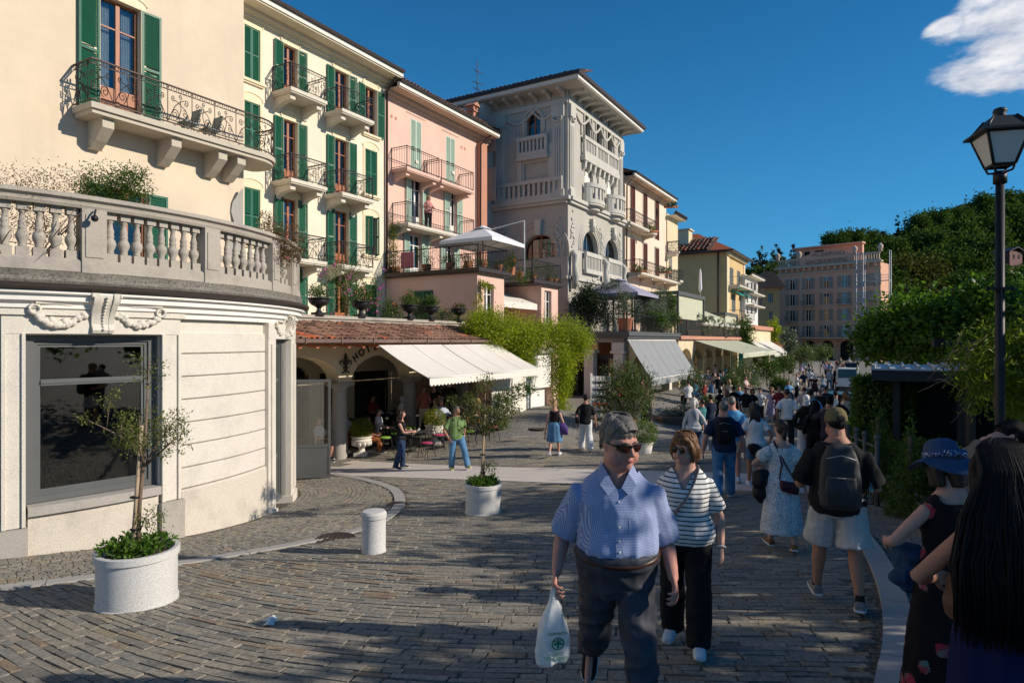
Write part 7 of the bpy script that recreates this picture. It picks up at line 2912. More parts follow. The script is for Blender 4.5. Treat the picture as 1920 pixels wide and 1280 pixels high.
for(u,v,rp,y,kd,lab)in((1425,500,30,170,CEDAR,'layered dark cedar rising behind the yellow house'),(1455,485,26,175,CEDAR,'taller cedar between the yellow house and the hotel'),(1487,478,14,180,PINE,'small conifer peeping over the left end of the hotel'),(1438,530,26,160,TREES[1],'leafy tree below the cedars beside the ochre house'),(1412,520,22,160,TREES[0],'rounded tree behind the white house'),(1460,520,24,165,TREES[2],'green tree just left of the hotel wall')):
	hill_tree(u,v,rp,y,kd,lab,int(u),'trees behind the yellow house')
	# chalet on the hill
p=at_depth(1905,480,170)
CH=thing('hill_house','dark chalet with a shallow roof half hidden by trees on the hill','house',tuple(p),rad(20))
CH.scale=(.62,.62,.62)
mb=MB()
mb.box(-4,4,0,6,-6,2)
mb.build('wall',M['brownshut'],CH)
mb=MB()
mb.prism([(-5.2,1.6),(0,3.6),(5.2,1.6),(5.2,1.9),(0,4),(-5.2,1.9)],(0,-1,0),(1,0,0),(0,0,1),(0,1,0),0,8)
mb.build('roof',M['slate'],CH)
for x in(-2,1.2):
	mb=MB()
	mb.box(x,x+1.2,-.06,-.01,-1.2,.6)
	mb.build('window',M['dark'],CH)
	# ---------------------------------------------------------------- people
def skin(name,c):
	t=NT(name)
	n=t.noise(14,5,.6)
	col=t.ramp(n,[(.28,mul(c,.82)),(.72,(min(1,c[0]*1.12),c[1]*.98,c[2]*.95))])
	t.set(Base_Color=col,Roughness=.58,Specular_IOR_Level=.28,Subsurface_Weight=.05)
	t.b.inputs['Subsurface Radius'].default_value=(.012,.005,.003)
	t.bump(t.noise(120,5,.7),.25,.004)
	return t.m
def cloth(name,c,kind=None,c2=(.9,.9,.9),sc=1.0):
	if name in M:
		return M[name]
	t=NT(name)
	co=t.co()
	n=t.noise(6,5,.6,co)
	base=t.ramp(n,[(.3,mul(c,.86)),(.7,mul(c,1.1))])
	x,y,z=t.xyz(co)
	if kind=='stripe':
		m=t.math('GREATER_THAN',t.math('FRACT',t.math('MULTIPLY',z,1/(.034*sc))),.74)
		base=t.mix(m,base,c2)
	elif kind=='check':
		xa=t.math('ADD',x,t.math('MULTIPLY',y,.6))
		mx=t.math('GREATER_THAN',t.math('FRACT',t.math('MULTIPLY',xa,1/(.0135*sc))),.5)
		mz=t.math('GREATER_THAN',t.math('FRACT',t.math('MULTIPLY',z,1/(.0135*sc))),.5)
		s_=t.math('MULTIPLY',t.math('ADD',mx,mz),.5)
		base=t.mix(s_,base,c2)
	elif kind=='floral':
		v=t.vor(62/sc,co)
		v2=t.noise(30,3,.6,co)
		base=t.mix(t.math('LESS_THAN',t.math('ADD',v,t.math('MULTIPLY',v2,.35)),.50),base,c2)
	elif kind=='roses':
		v=t.vor(7/sc,co)
		v2=t.noise(12,5,.7,co)
		f=t.math('LESS_THAN',t.math('ADD',v,t.math('MULTIPLY',v2,.6)),.60)
		base=t.mix(f,base,t.ramp(v2,[(.35,(.10,.22,.20)),(.5,c2),(.7,mul(c2,1.6))]))
	elif kind=='denim':
		base=t.ramp(t.noise(3.5,6,.7,co),[(.3,mul(c,.6)),(.72,mul(c,1.6))])
	t.set(Base_Color=base,Roughness=.85,Specular_IOR_Level=.15)
	if kind=='sheen':
		t.set(Roughness=.62,Specular_IOR_Level=.25)
	t.bump(t.noise(240,3,.6,co),.15,.003)
	M[name]=t.m
	return t.m
def hairmat(name,c,gl=.45):
	t=NT(name)
	n=t.noise(30,5,.6,t.co('Object',(6,6,.7)))
	t.set(Base_Color=t.ramp(n,[(.3,mul(c,.55)),(.7,mul(c,1.5))]),Roughness=gl,Specular_IOR_Level=.18 if c[0]<.02 else.35)
	t.bump(n,.7,.006)
	return t.m
SK={'pink':skin('ruddy skin',(.50,.25,.19)),'fair':skin('fair skin',(.56,.33,.25)),'tan':skin('tanned skin',(.40,.215,.14)),'brown':skin('brown skin',(.28,.145,.09))}
HR={'grey':hairmat('salt and pepper hair',(.155,.138,.12)),'brown':hairmat('warm brown hair',(.17,.075,.03)),'dark':hairmat('dark brown hair',(.03,.017,.012)),'black':hairmat('black hair',(.006,.0055,.006),.6),'white':hairmat('pale silver hair',(.55,.52,.47)),'blond':hairmat('dark blond hair',(.30,.18,.08))}
M['lens']=plain('brown lens',(.03,.008,.006),.08,.1,3,0,spec=.6)
M['tort']=plain('tortoiseshell frame',(.16,.055,.015),.25,.6,60,0,spec=.5)
M['lip']=plain('lips',(.36,.12,.10),.5,.1,20,0)
M['sole']=plain('pale shoe sole',(.60,.60,.60),.7,.1,10,0)
M['bagplastic']=plain('thin white plastic bag',(.74,.76,.75),.35,.05,6,.2,40)
BAGT=M['bagplastic'].node_tree
_t=BAGT.nodes.new('ShaderNodeBsdfTranslucent')
_t.inputs[0].default_value=(.8,.82,.8,1)
_m=BAGT.nodes.new('ShaderNodeMixShader')
_m.inputs[0].default_value=.35
BAGT.links.new(BAGT.nodes['Principled BSDF'].outputs[0],_m.inputs[1])
BAGT.links.new(_t.outputs[0],_m.inputs[2])
BAGT.links.new(_m.outputs[0],BAGT.nodes['Material Output'].inputs[0])
TMPC={}
def remesh(mb,voxel,name,mats,it=4,amp=0.0,freq=9.0,seed=0,aniso=(1,1,.55),amp2=0.0):
	"""fuse overlapping closed shapes into one continuous skin, then smooth and crease it"""
	me0=mb.mesh('tmp',[])
	o=bpy.data.objects.new('tmp',me0)
	link(o)
	m=o.modifiers.new('r','REMESH')
	m.mode='VOXEL'
	m.voxel_size=voxel
	m.use_smooth_shade=True
	s_=o.modifiers.new('s','SMOOTH')
	s_.factor=.5
	s_.iterations=it
	dg=bpy.context.evaluated_depsgraph_get()
	me=bpy.data.meshes.new_from_object(o.evaluated_get(dg))
	bpy.data.objects.remove(o)
	bpy.data.meshes.remove(me0)
	me.name=name
	me.materials.clear()
	for x in(mats if isinstance(mats,(list,tuple))else[mats]):
		me.materials.append(x)
	if amp:
		n=len(me.vertices)
		co=np.empty(n*3,np.float32)
		no=np.empty(n*3,np.float32)
		me.vertices.foreach_get('co',co)
		me.vertices.foreach_get('normal',no)
		co,no=co.reshape(-1,3),no.reshape(-1,3)
		q=co*np.array(aniso)*freq+seed*7.1
		d=np.array([1-abs(noise.noise(p))*2.2 for p in q.tolist()])
		if amp2:
			d2=np.array([noise.noise(p)for p in(co*freq*2.7+seed).tolist()])
			d=d+d2*amp2/amp
		co=co+no*(d*amp)[:,None]
		me.vertices.foreach_set('co',co.astype(np.float32).ravel())
		me.update()
	me.polygons.foreach_set('use_smooth',[True]*len(me.polygons))
	return me
def rings(mb,R,n=16):
	"""closed loft through rings (centre, half axis a, half axis b, squareness)"""
	idx=[]
	for(c,a,b,q)in R:
		pts=[]
		for j in range(n):
			t=2*pi*j/n
			ct,sn=math.cos(t),math.sin(t)
			f=lambda v:math.copysign(abs(v)**q,v)
			pts.append(Vector(c)+Vector(a)*f(ct)+Vector(b)*f(sn))
		idx.append(mb.v(pts))
	for i in range(len(R)-1):
		for j in range(n):
			mb.f((idx[i]+j,idx[i]+(j+1)%n,idx[i+1]+(j+1)%n,idx[i+1]+j),0,True)
	mb.f([idx[0]+j for j in range(n)][::-1])
	mb.f([idx[-1]+j for j in range(n)])
def ik(S,W,a,b,hint):
	S,W=Vector(S),Vector(W)
	d=W-S
	L=min(d.length,(a+b)*.995)
	u=d.normalized()
	W=S+u*L
	x=(a*a-b*b+L*L)/(2*L)
	h=math.sqrt(max(a*a-x*x,0))
	hn=Vector(hint)-u*Vector(hint).dot(u)
	hn.normalize()
	return S+u*x+hn*h,W
def hand(mb,W,fd,pn,s,side,curl=.5,grip=False):
	"""palm, four unequal fingers with two bends and a thumb leaving the side of the palm; fd along the forearm, pn out of the palm"""
	fd,pn=Vector(fd).normalized(),Vector(pn)
	pn=(pn-fd*pn.dot(fd)).normalized()
	sd_=fd.cross(pn)*side
	rings(mb,[(W-fd*.01*s,sd_*.024*s,pn*.017*s,1),(W+fd*.035*s,sd_*.037*s,pn*.015*s,.8),(W+fd*.085*s,sd_*.041*s,pn*.0125*s,.8),(W+fd*.098*s,sd_*.036*s,pn*.009*s,.9)],10)
	for k,(o,L)in enumerate(((.031,.074),(.0105,.083),(-.0105,.077),(-.030,.060))):
		p=W+fd*(.088-.004*abs(k-1))*s+sd_*o*s
		pts,a=[p-fd*.02*s],0.0
		for j,f in enumerate((.46,.32,.26)):
			a+=curl*(.55 if j==0 else.8)*(1.25 if grip else 1)*(1+.08*k)
			p2=pts[-1]if j else p
			q=p2+(fd*math.cos(a)+pn*math.sin(a))*L*f*s
			if j==0:
				pts.append(p)
			pts.append(q)
		mb.tube(pts,[.0095*s,.0092*s,.0088*s,.008*s,.006*s],7)
	b=W+fd*.02*s+sd_*.026*s
	m=b+fd*.038*s+sd_*.026*s+pn*.012*s
	e=m+fd*.034*s+sd_*(.002 if grip else.010)*s+pn*(.024 if grip else.012)*s
	mb.tube([b-sd_*.01*s,m,m.lerp(e,.6),e],[.015*s,.012*s,.010*s,.007*s],8)
def person(label,pos,yaw,H=1.72,sex='m',w=1.0,belly=0.0,pose=None,skn='fair',hair='short',hairc='dark',top=None,bottom=None,shoes=None,vox=.016,group=None,detail=False,name='person',glasses=None,dress=None,fem=None):
	"""a clothed figure facing local -Y; pose holds joint angles (degrees) and wrist targets (fractions of the height)"""
	P=dict(lean=0,twist=0,thL=0,thR=0,knL=4,knR=4,abL=2,abR=2,toe=8,armL=None,armR=None,hintL=(.5,1,-.2),hintR=(-.5,1,-.2),hy=0,hp=0,curl=.45,gripL=False,gripR=False,roll=0,drop=0,fat=None,hsc=1.0,pnL=None,pnR=None)
	P.update(pose or{})
	fem=sex=='f' if fem is None else fem
	root=thing(name,label,'person',tuple(pos),yaw,group)
	hz=.52*H
	# legs
	J={}
	for sd_,g in(('L',1),('R',-1)):
		hip=Vector((g*.052*H*(w**.5),0,hz))
		a,k=rad(P['th'+sd_]),rad(P['kn'+sd_])
		ab=math.sin(rad(P['ab'+sd_]))*g
		d1=Vector((ab,-math.sin(a),-math.cos(a))).normalized()
		d2=Vector((ab*.6,-math.sin(a-k),-math.cos(a-k))).normalized()
		kn=hip+d1*.245*H
		an=kn+d2*.235*H
		J['hip'+sd_],J['kn'+sd_],J['an'+sd_]=hip,kn,an
		fp=a-k
		J['fd'+sd_]=Vector((g*math.sin(rad(P['toe'])),-math.cos(fp*.75),min(0,math.sin(fp*.75))if fp<0 else math.sin(fp*.5))).normalized()
	low=min(J['anL'].z-.04*H+min(0,J['fdL'].z)*.13*H,J['anR'].z-.04*H+min(0,J['fdR'].z)*.13*H)
	dz=-low-P['drop']
	for k in list(J):
		if k[:2]in('hi','kn','an'):
			J[k]=J[k]+Vector((0,0,dz))
	pel=Vector((0,0,hz+dz))
	T=Matrix.Translation(pel)@Matrix.Rotation(rad(P['twist']),4,'Z')@Matrix.Rotation(rad(P['roll']),4,'Y')@Matrix.Rotation(rad(P['lean']),4,'X')@Matrix.Translation((0,0,-hz))
	D=T.to_3x3()
	X,Y,Z=D@Vector((1,0,0)),D@Vector((0,1,0)),D@Vector((0,0,1))
	tp=lambda x,y,z:T@Vector((x*H,y*H,z*H))
	if fem:
		prof=[(.455,.070,.060,0),(.49,.098,.074,.006),(.53,.106,.080,.008),(.57,.094,.068,.0),(.615,.076,.057,-.003),(.66,.078,.060,-.006),(.715,.086,.072,-.014),(.752,.090,.066,-.008),(.785,.085,.055,.0),(.808,.071,.048,.005),(.830,.050,.041,.008),(.855,.033,.035,.006)]
		shx,ua,fa,ar=.094,.162,.142,.82
	else:
		prof=[(.455,.074,.062,0),(.49,.094,.070,.004),(.53,.096,.072,.004),(.57,.092,.066,.0),(.615,.088,.062,0),(.66,.094,.066,0),(.715,.103,.072,-.002),(.752,.107,.070,.0),(.785,.102,.062,.002),(.811,.086,.054,.006),(.836,.060,.047,.009),(.860,.042,.042,.007)]
		shx,ua,fa,ar=.112,.168,.148,1.0
	def torso_rings(off=0.0,z0=.455,z1=.87,sq=.9):
		out=[]
		pz=[q[0]for q in prof]
		zs=sorted({round(max(z0,pz[0]),4),round(min(z1,pz[-1]),4),*[z for z in pz if z0<z<z1]})
		for z in zs:
			hw,hd,yo=(float(np.interp(z,pz,[q[i]for q in prof]))for i in(1,2,3))
			bl=belly*math.exp(-((z-.60)/.085)**2)
			ww=w if z<.8 else 1+(w-1)*.35
			out.append((tp(0,yo-bl*.55,z),X*(hw*ww*H+off+bl*.55*H),Y*(hd*(1+(w-1)*.7)*H+off+bl*.5*H),.93 if z<.74 else 1.0))
		return out
	shx*=1+(w-1)*.55
	for sd_,g in(('L',1),('R',-1)):
		S=tp(g*(shx-.004),.008,.760-max(0,w-1)*.03)
		tgt=P['arm'+sd_]
		if tgt is None:
			tgt=(g*(shx+.045),-.02,.50)
		W=Vector((tgt[0]*H,tgt[1]*H,tgt[2]*H+dz))if len(tgt)==3 else tp(*tgt[:3])
		hint=Vector(P['hint'+sd_])
		E,W=ik(S,W,ua*H,fa*H,hint)
		J['sh'+sd_],J['el'+sd_],J['wr'+sd_]=S,E,W
		# head
	nb=tp(0,.004,.85)
	NM=D@(Matrix.Rotation(rad(P['hy']),3,'Z')@Matrix.Rotation(rad(P['hp']),3,'X'))
	nt=nb+(Z*.8+NM@Vector((0,0,1))*.2)*(.030-max(0,w-1)*.03)*H-Y*.006*H
	HM=Matrix.Translation(nt+NM@Vector((0,-.012,.052*(1+(P['hsc']-1)*.7)))*H)@NM.to_4x4()
	hs=H*P['hsc']
	hp_=lambda x,y,z:HM@Vector((x*hs,y*hs,z*hs))
	hrot=NM.to_euler()
	def head(mb):
		e=lambda c,r,n=14,m=10:mb.ell(hp_(*c),(r[0]*hs,r[1]*hs,r[2]*hs),n,m,hrot)
		fat=P['fat']or 1+max(0,w-1.05)*.5
		e((0,.010,.020),(.0415,.0515,.047))
		e((0,-.012,-.008),(.0375*fat,.038,.046))
		if fat>1.05:
			for g in(-1,1):
				e((g*.026,-.016,-.034),(.021,.026,.026),10,7)
				e((g*.017,-.036,-.024),(.013,.012,.014),8,6)
			e((0,-.010,-.058),(.034,.030,.020))
			e((0,-.032,-.054),(.019,.014,.014),10,7)
			e((0,-.060,-.017),(.0095,.008,.0075),8,6)
		e((0,-.016,-.034),(.030*fat,.030,.028))
		e((0,-.036,-.052),(.015,.012,.012),10,7)
		for g in(-1,1):
			e((g*.025*fat,-.004,-.034),(.012,.022,.018),8,6)
			e((g*.020,-.034,-.013),(.014,.012,.013),8,6)
			e((g*.0425,.006,-.004),(.006,.0125,.019),8,6)
			e((g*.0065,-.058,-.0185),(.006,.006,.005),8,6)
			e((g*.016,-.044,.0125),(.014,.006,.005),8,6)
		mb.tube([hp_(0,-.046,.012),hp_(0,-.053,-.002),hp_(0,-.062,-.016),hp_(0,-.058,-.021)],[.005*hs,.006*hs,.008*hs,.006*hs],8)
		e((0,-.0485,-.0325),(.013,.006,.0045),8,6)
		e((0,-.0465,-.039),(.011,.006,.005),8,6)
		if fat>1.02:
			e((0,-.014,-.058),(.028,.026,.018))
	nf=1+((P['fat']or 1)-1)*1.3
	mb=MB()
	rings(mb,torso_rings(-.004))
	mb.tube([nb-Z*.03*H,nb.lerp(nt,.5),nt+NM@Vector((0,-.006,.03))*H],[.042*H*nf,.035*H*(1+max(0,w-1)*.9)*nf,.034*H*(1+max(0,w-1)*.9)*nf],12)
	head(mb)
	for sd_,g in(('L',1),('R',-1)):
		S,E,W=J['sh'+sd_],J['el'+sd_],J['wr'+sd_]
		k=ar*(1+(w-1)*.5)*H
		mb.tube([S-X*g*.045*H+Z*.012*H,S,S.lerp(E,.35),S.lerp(E,.7),E,E.lerp(W,.25),E.lerp(W,.6),W],[.022*k,.0315*k,.029*k,.026*k,.0235*k,.0255*k,.021*k,.0155*k],10)
		fd=(W-E).normalized()
		pn=Vector(P['pn'+sd_])if P['pn'+sd_]else Vector((-g,0,0))+Vector((0,.3,0))
		hand(mb,W,fd,pn,H*.585*(ar**.4),g,P['curl'],P['grip'+sd_])
		hp2,kn,an=J['hip'+sd_],J['kn'+sd_],J['an'+sd_]
		lw=H*(1+(w-1)*.6)
		mb.tube([hp2+Vector((0,0,.03*H)),hp2.lerp(kn,.3),hp2.lerp(kn,.7),kn,kn.lerp(an,.3),kn.lerp(an,.7),an],[.052*lw,.049*lw,.039*lw,.031*lw,.033*lw,.024*lw,.0195*lw],10)
		f=J['fd'+sd_]
		mb.tube([an-f*.03*H-Vector((0,0,.012*H)),an+f*.03*H-Vector((0,0,.014*H)),an+f*.085*H-Vector((0,0,.026*H)),an+f*.115*H-Vector((0,0,.03*H))],[.016*H,.018*H,.014*H,.008*H]if shoes else[.022*H,.025*H,.022*H,.012*H],8)
	inst('body',remesh(mb,vox*(.62 if detail else.8),'body',SK[skn],3),root)
	# hair
	A=lambda c,r,n=12,m=8:mb.ell(hp_(*c),(r[0]*hs,r[1]*hs,r[2]*hs),n,m,hrot)
	hm=HR[hairc]
	rr=random.Random(int(H*1000)+len(label))
	mb=MB()
	hv=vox*(.55 if detail else.75)
	if hair in('short','thick','crop'):
		k={'short':1.0,'thick':1.03,'crop':.95}[hair]
		A((0,.010,.034),(.0445*k,.052*k,.039*k))
		A((0,.028,.008),(.0435,.040,.046))
		A((0,-.014,.054),(.033*k,.026*k,.015*k))
		for g in(-1,1):
			A((g*.037,.006,.012),(.0095,.018,.022))
		if hair=='thick':
			for q in range(6):
				A((rr.uniform(-.028,.028),rr.uniform(-.03,.045),.056+rr.uniform(-.008,.008)),(.019,.019,.012),8,6)
	elif hair in('bob','long','pony','wavy','bun','halflong'):
		A((0,.010,.030),(.0465,.054,.043))
		A((0,.030,.002),(.046,.040,.055))
		A((.012,-.026,.048),(.030,.022,.017))
		A((-.018,-.022,.046),(.024,.022,.016))
		for g in(-1,1):
			if hair in('bob','long','wavy','halflong'):
				z1={'bob':-.062,'long':-.13,'wavy':-.11,'halflong':-.085}[hair]
				mb.tube([hp_(g*.030,-.018,.045),hp_(g*.046,-.018,.012),hp_(g*.050,-.010,-.025),hp_(g*(.044 if hair=='bob' else.056),-.004,z1)],[.014*hs,.015*hs,.016*hs,.010*hs],8)
				mb.tube([hp_(g*.034,.02,.04),hp_(g*.050,.02,0),hp_(g*.050,.024,-.035),hp_(g*.046,.022,z1)],[.018*hs,.022*hs,.022*hs,.014*hs],8)
		if hair in('bob','halflong'):
			mb.tube([hp_(0,.045,.02),hp_(0,.052,-.03),hp_(0,.045,-.065 if hair=='bob' else-.09)],[.04*hs,.042*hs,.03*hs],10,flat=.7)
		if hair in('long','wavy'):
			z1=-.20 if hair=='long' else-.15
			rings(mb,[(hp_(0,.035,.02),NM@Vector((.045*hs,0,0)),NM@Vector((0,.03*hs,0)),1),(hp_(0,.05,-.04),NM@Vector((.052*hs,0,0)),NM@Vector((0,.028*hs,0)),1),(hp_(0,.058,-.1),NM@Vector((.062*hs,0,0)),NM@Vector((0,.024*hs,0)),1),(hp_(0,.06,z1),NM@Vector((.05*hs,0,0)),NM@Vector((0,.016*hs,0)),1)])
			for q in range(16):
				x=rr.uniform(-.055,.055)
				mb.tube([hp_(x*.8,.06,-.02),hp_(x+rr.uniform(-.01,.01),.075,-.08),hp_(x*1.1+rr.uniform(-.014,.014),.07,z1-rr.uniform(-.02,.03))],[.011*hs,.012*hs,.005*hs],6)
		if hair=='pony':
			A((0,.055,.012),(.02,.018,.02))
			mb.tube([hp_(0,.06,.01),hp_(.004,.08,-.03),hp_(.01,.072,-.09),hp_(.008,.065,-.14)],[.016*hs,.021*hs,.019*hs,.006*hs],8)
		if hair=='bun':
			A((0,.062,.02),(.024,.022,.024))
			mb.tube([hp_(.0,.06,0),hp_(.012,.068,-.05),hp_(.0,.058,-.085)],[.02*hs,.018*hs,.008*hs],8)
	if mb.V:
		ho=inst('hair',remesh(mb,hv,'hair',hm,2,.004*hs/1.75 if detail else.003,26,3,(1,1,.25)),root)
		if detail and hair in('short','thick','crop','bob','halflong')and not(pose or{}).get('nolocks'):
			mb=MB()
			hair_locks(mb,hp_,hs,hair,620,rr)
			mb.build('hair_lock',hm,root,kind='stuff',fix=False)
			# clothes
	def sleeve(mb,sd_,f,off):
		g=1 if sd_=='L' else-1
		S,E,W=J['sh'+sd_],J['el'+sd_],J['wr'+sd_]
		k=ar*(1+(w-1)*.5)*H
		if f<=1:
			e=S.lerp(E,f)
			mb.tube([S-X*g*.045*H,S-X*g*.0*H,S.lerp(e,.5),e],[.036*k,.036*k+off,.034*k+off*1.5,.034*k+off*2.2],12)
		else:
			mb.tube([S-X*g*.055*H,S-X*g*.010*H,S.lerp(E,.5),E,E.lerp(W,.5),E.lerp(W,min(f-1,.97))],[.020*k+off,.0325*k+off,.031*k+off,.026*k+off,.025*k+off,.020*k+off],12)
	if top:
		tm,sl,hem=top['mat'],top.get('sleeve',.62),top.get('hem',.50)
		off=top.get('off',.010)
		mb=MB()
		R=torso_rings(off,max(hem-(0 if top.get('tuck')else.03),.455),.84 if not top.get('low')else.76)
		if hem<.53 and not top.get('tuck'):
			c,a,b,q=R[0]
			R[0]=(c,a*1.05+a.normalized()*.006,b*1.06+b.normalized()*.008,q)
			for i in(1,2):
				c,a,b,q=R[i]
				R[i]=(c,a*1.03+a.normalized()*.005,b*1.04+b.normalized()*.006,q)
		elif top.get('tuck'):
			c,a,b,q=R[0]
			R[0]=(c,a*.92,b*.90,q)
		rings(mb,R)
		if sl:
			for sd_ in 'LR':
				sleeve(mb,sd_,sl,off*.8)
		me=remesh(mb,vox*.8,'shirt',tm,3,top.get('amp',.006),7.5,len(label)%9,(1,1,.5),.003)
		neckline(me,T,H,top.get('cut','crew'))
		inst(top.get('name','shirt'),me,root)
	if bottom:
		mb=MB()
		k0,off=bottom.get('len',1.0),bottom.get('off',.012)
		if bottom.get('kind')=='skirt':
			z1=hz/H-.26*k0
			fl=bottom.get('flare',1.25)
			R=[(tp(0,0,.60),X*(.080*w*H+off),Y*(.06*w*H+off),.95),(tp(0,.006,.53),X*(.108*w*H+off),Y*(.082*w*H+off),.95)]
			c2=(J['knL']+J['knR'])/2
			for f in(.35,.7,1.0):
				zz=.53+(z1-.53)*f
				c=Vector((0,0,zz*H+dz))
				c.y+=(c2.y)*f*.6
				R.append((c,Vector((1,0,0))*(.108*w*H+off)*(1+(fl-1)*f),Vector((0,1,0))*(.085*w*H+off)*(1+(fl-1)*f),.95))
			rings(mb,R,24)
			me=remesh(mb,vox*.8,'skirt',bottom['mat'],2,.012,9,2,(1,1,.12))
			inst('skirt',me,root)
		else:
			R=torso_rings(off*(.5 if bottom.get('waist',0)<.58 else 1),.455,bottom.get('waist',.55))
			rings(mb,R)
			for sd_ in 'LR':
				hp2,kn,an=J['hip'+sd_],J['kn'+sd_],J['an'+sd_]
				lw=H*(1+(w-1)*.6)
				wd=bottom.get('wide',0)
				an2=an+(an-kn).normalized()*.020*H
				if k0>=1:
					mb.tube([hp2+Vector((0,0,.03*H)),hp2.lerp(kn,.3),hp2.lerp(kn,.7),kn,kn.lerp(an2,.35),kn.lerp(an2,.75),an2],[.054*lw+off,.052*lw+off,.043*lw+off,.037*lw+off+wd*.5,.037*lw+off+wd*.8,.033*lw+off+wd,.032*lw+off+wd],12)
				else:
					e=hp2.lerp(kn,k0/.5)if k0<=.5 else kn.lerp(an,(k0-.5)/.5)
					mid=hp2.lerp(kn,.5)if k0>.3 else hp2.lerp(e,.5)
					mb.tube([hp2+Vector((0,0,.03*H)),mid,e],[.055*lw+off,.051*lw+off*1.5,.046*lw+off*2+wd],12)
			me=remesh(mb,vox*.8,'trousers',bottom['mat'],3,bottom.get('amp',.007),8,5,(.8,.8,1.3),.003)
			inst('trousers' if k0>.6 else 'shorts',me,root)
	if dress:
		mb=MB()
		off=.012
		R=torso_rings(off,.53,.835)
		zl=dress.get('hem',.12)
		base=[]
		for f in(1.0,.75,.5,.25):
			zz=.53+(zl-.53)*f
			base.append((Vector((0,.01*f*H,zz*H+dz)),Vector((1,0,0))*(.110*w+.05*f*dress.get('flare',1))*H,Vector((0,1,0))*(.085*w+.05*f*dress.get('flare',1))*H,1))
		rings(mb,base+R,24)
		if dress.get('sleeve'):
			for sd_ in 'LR':
				g=1 if sd_=='L' else-1
				S,E=J['sh'+sd_],J['el'+sd_]
				e=S.lerp(E,dress['sleeve'])
				mb.tube([S-X*g*.03*H,S,S.lerp(e,.6),e],[.036*H,.040*H,.050*H,.036*H],12)
		me=remesh(mb,vox*.8,'dress',dress['mat'],2,.011,10,4,(1,1,.16),.003)
		neckline(me,T,H,'scoop')
		inst('dress',me,root)
	if shoes and sex=='m' and bottom and bottom.get('len',1)>=1 and vox<.02:
		for sd_ in 'LR':
			mb=MB()
			an=J['an'+sd_]
			mb.tube([an+(an-J['kn'+sd_]).normalized()*.02*H,an.lerp(J['kn'+sd_],.35)],[.024*H,.028*H],10)
			mb.build('sock',M['black'],root)
	if shoes:
		for sd_ in 'LR':
			an,f=J['an'+sd_],J['fd'+sd_]
			up=Vector((0,0,1))-f*f.z
			up.normalize()
			sx=f.cross(up)
			c=an-up*.039*H
			mb=MB()
			hgt=shoes.get('h',.042)
			rings(mb,[(c-f*.042*H+up*.014*H,sx*.020*H,up*.014*H,.8),(c-f*.035*H+up*.024*H,sx*.025*H,up*.024*H,.8),(c+f*.01*H+up*.025*H,sx*.026*H,up*.026*H,.8),(c+f*.05*H+up*.019*H,sx*.028*H,up*.020*H,.8),(c+f*.09*H+up*.014*H,sx*.028*H,up*.014*H,.8),(c+f*.115*H+up*.011*H,sx*.020*H,up*.010*H,.8)],12)
			inst('shoe',remesh(mb,vox*.55,'shoe',shoes['mat'],2),root)
			mb=MB()
			rings(mb,[(c-f*.046*H+up*.003*H,sx*.020*H,up*.006*H,.6),(c-f*.03*H+up*.003*H,sx*.027*H,up*.007*H,.6),(c+f*.05*H+up*.003*H,sx*.030*H,up*.007*H,.6),(c+f*.10*H+up*.004*H,sx*.028*H,up*.007*H,.6),(c+f*.12*H+up*.006*H,sx*.018*H,up*.006*H,.6)],12)
			mb.build('sole',shoes.get('sole',M['sole']),root)
	if glasses:
		mb=MB()
		e=glasses
		for g in(-1,1):
			if e=='wrap':
				rings(mb,[(hp_(g*.003,-.0545,.002),NM@Vector((.0035*hs*1,0,0)),NM@Vector((0,0,.0075*hs)),.6),(hp_(g*.018,-.0555,.001),NM@Vector((0,.003*hs,0)),NM@Vector((0,0,.0125*hs)),.6),(hp_(g*.034,-.046,.002),NM@Vector((0,.003*hs,0)),NM@Vector((0,0,.010*hs)),.6),(hp_(g*.0405,-.036,.003),NM@Vector((0,.003*hs,0)),NM@Vector((0,0,.006*hs)),.6)],10)
			else:
				mb.ell(hp_(g*.0185,-.0525,.000),(.0155*hs,.004*hs,.0135*hs),16,8,hrot)
		mb.build('sunglasses',M['lens'],root,fix=True)
		gl=root.children[-1]
		mb=MB()
		for g in(-1,1):
			mb.tube([hp_(g*.036,-.046,.005),hp_(g*.0425,-.03,.005),hp_(g*.0455,.004,.004),hp_(g*.044,.012,-.004)],.0022*hs,6)
			if e!='wrap':
				mb.tube([hp_(g*.0185+.0165*math.cos(a),-.0535,.0145*math.sin(a))for a in np.linspace(0,2*pi,15)],.0022*hs,5)
			else:
				mb.tube([hp_(g*.002,-.058,.009),hp_(g*.02,-.059,.0125),hp_(g*.036,-.048,.011),hp_(g*.0425,-.034,.007)],.0022*hs,6)
		mb.tube([hp_(-.005,-.056,.004),hp_(.005,-.056,.004)],.002*hs,6)
		mb.build('frame',M['tort']if e!='wrap' else M['black'],gl)
	elif detail or vox<.02:
		for g in(-1,1):
			mb=MB()
			mb.ell(hp_(g*.0165,-.0455,-.0005),(.0068*hs,.004*hs,.0042*hs),10,7,hrot)
			mb.build('eye',M['white'],root)
			mb=MB()
			mb.ell(hp_(g*.0165,-.0488,-.0005),(.0030*hs,.0016*hs,.0032*hs),8,6,hrot)
			mb.build('iris',M['black'],root)
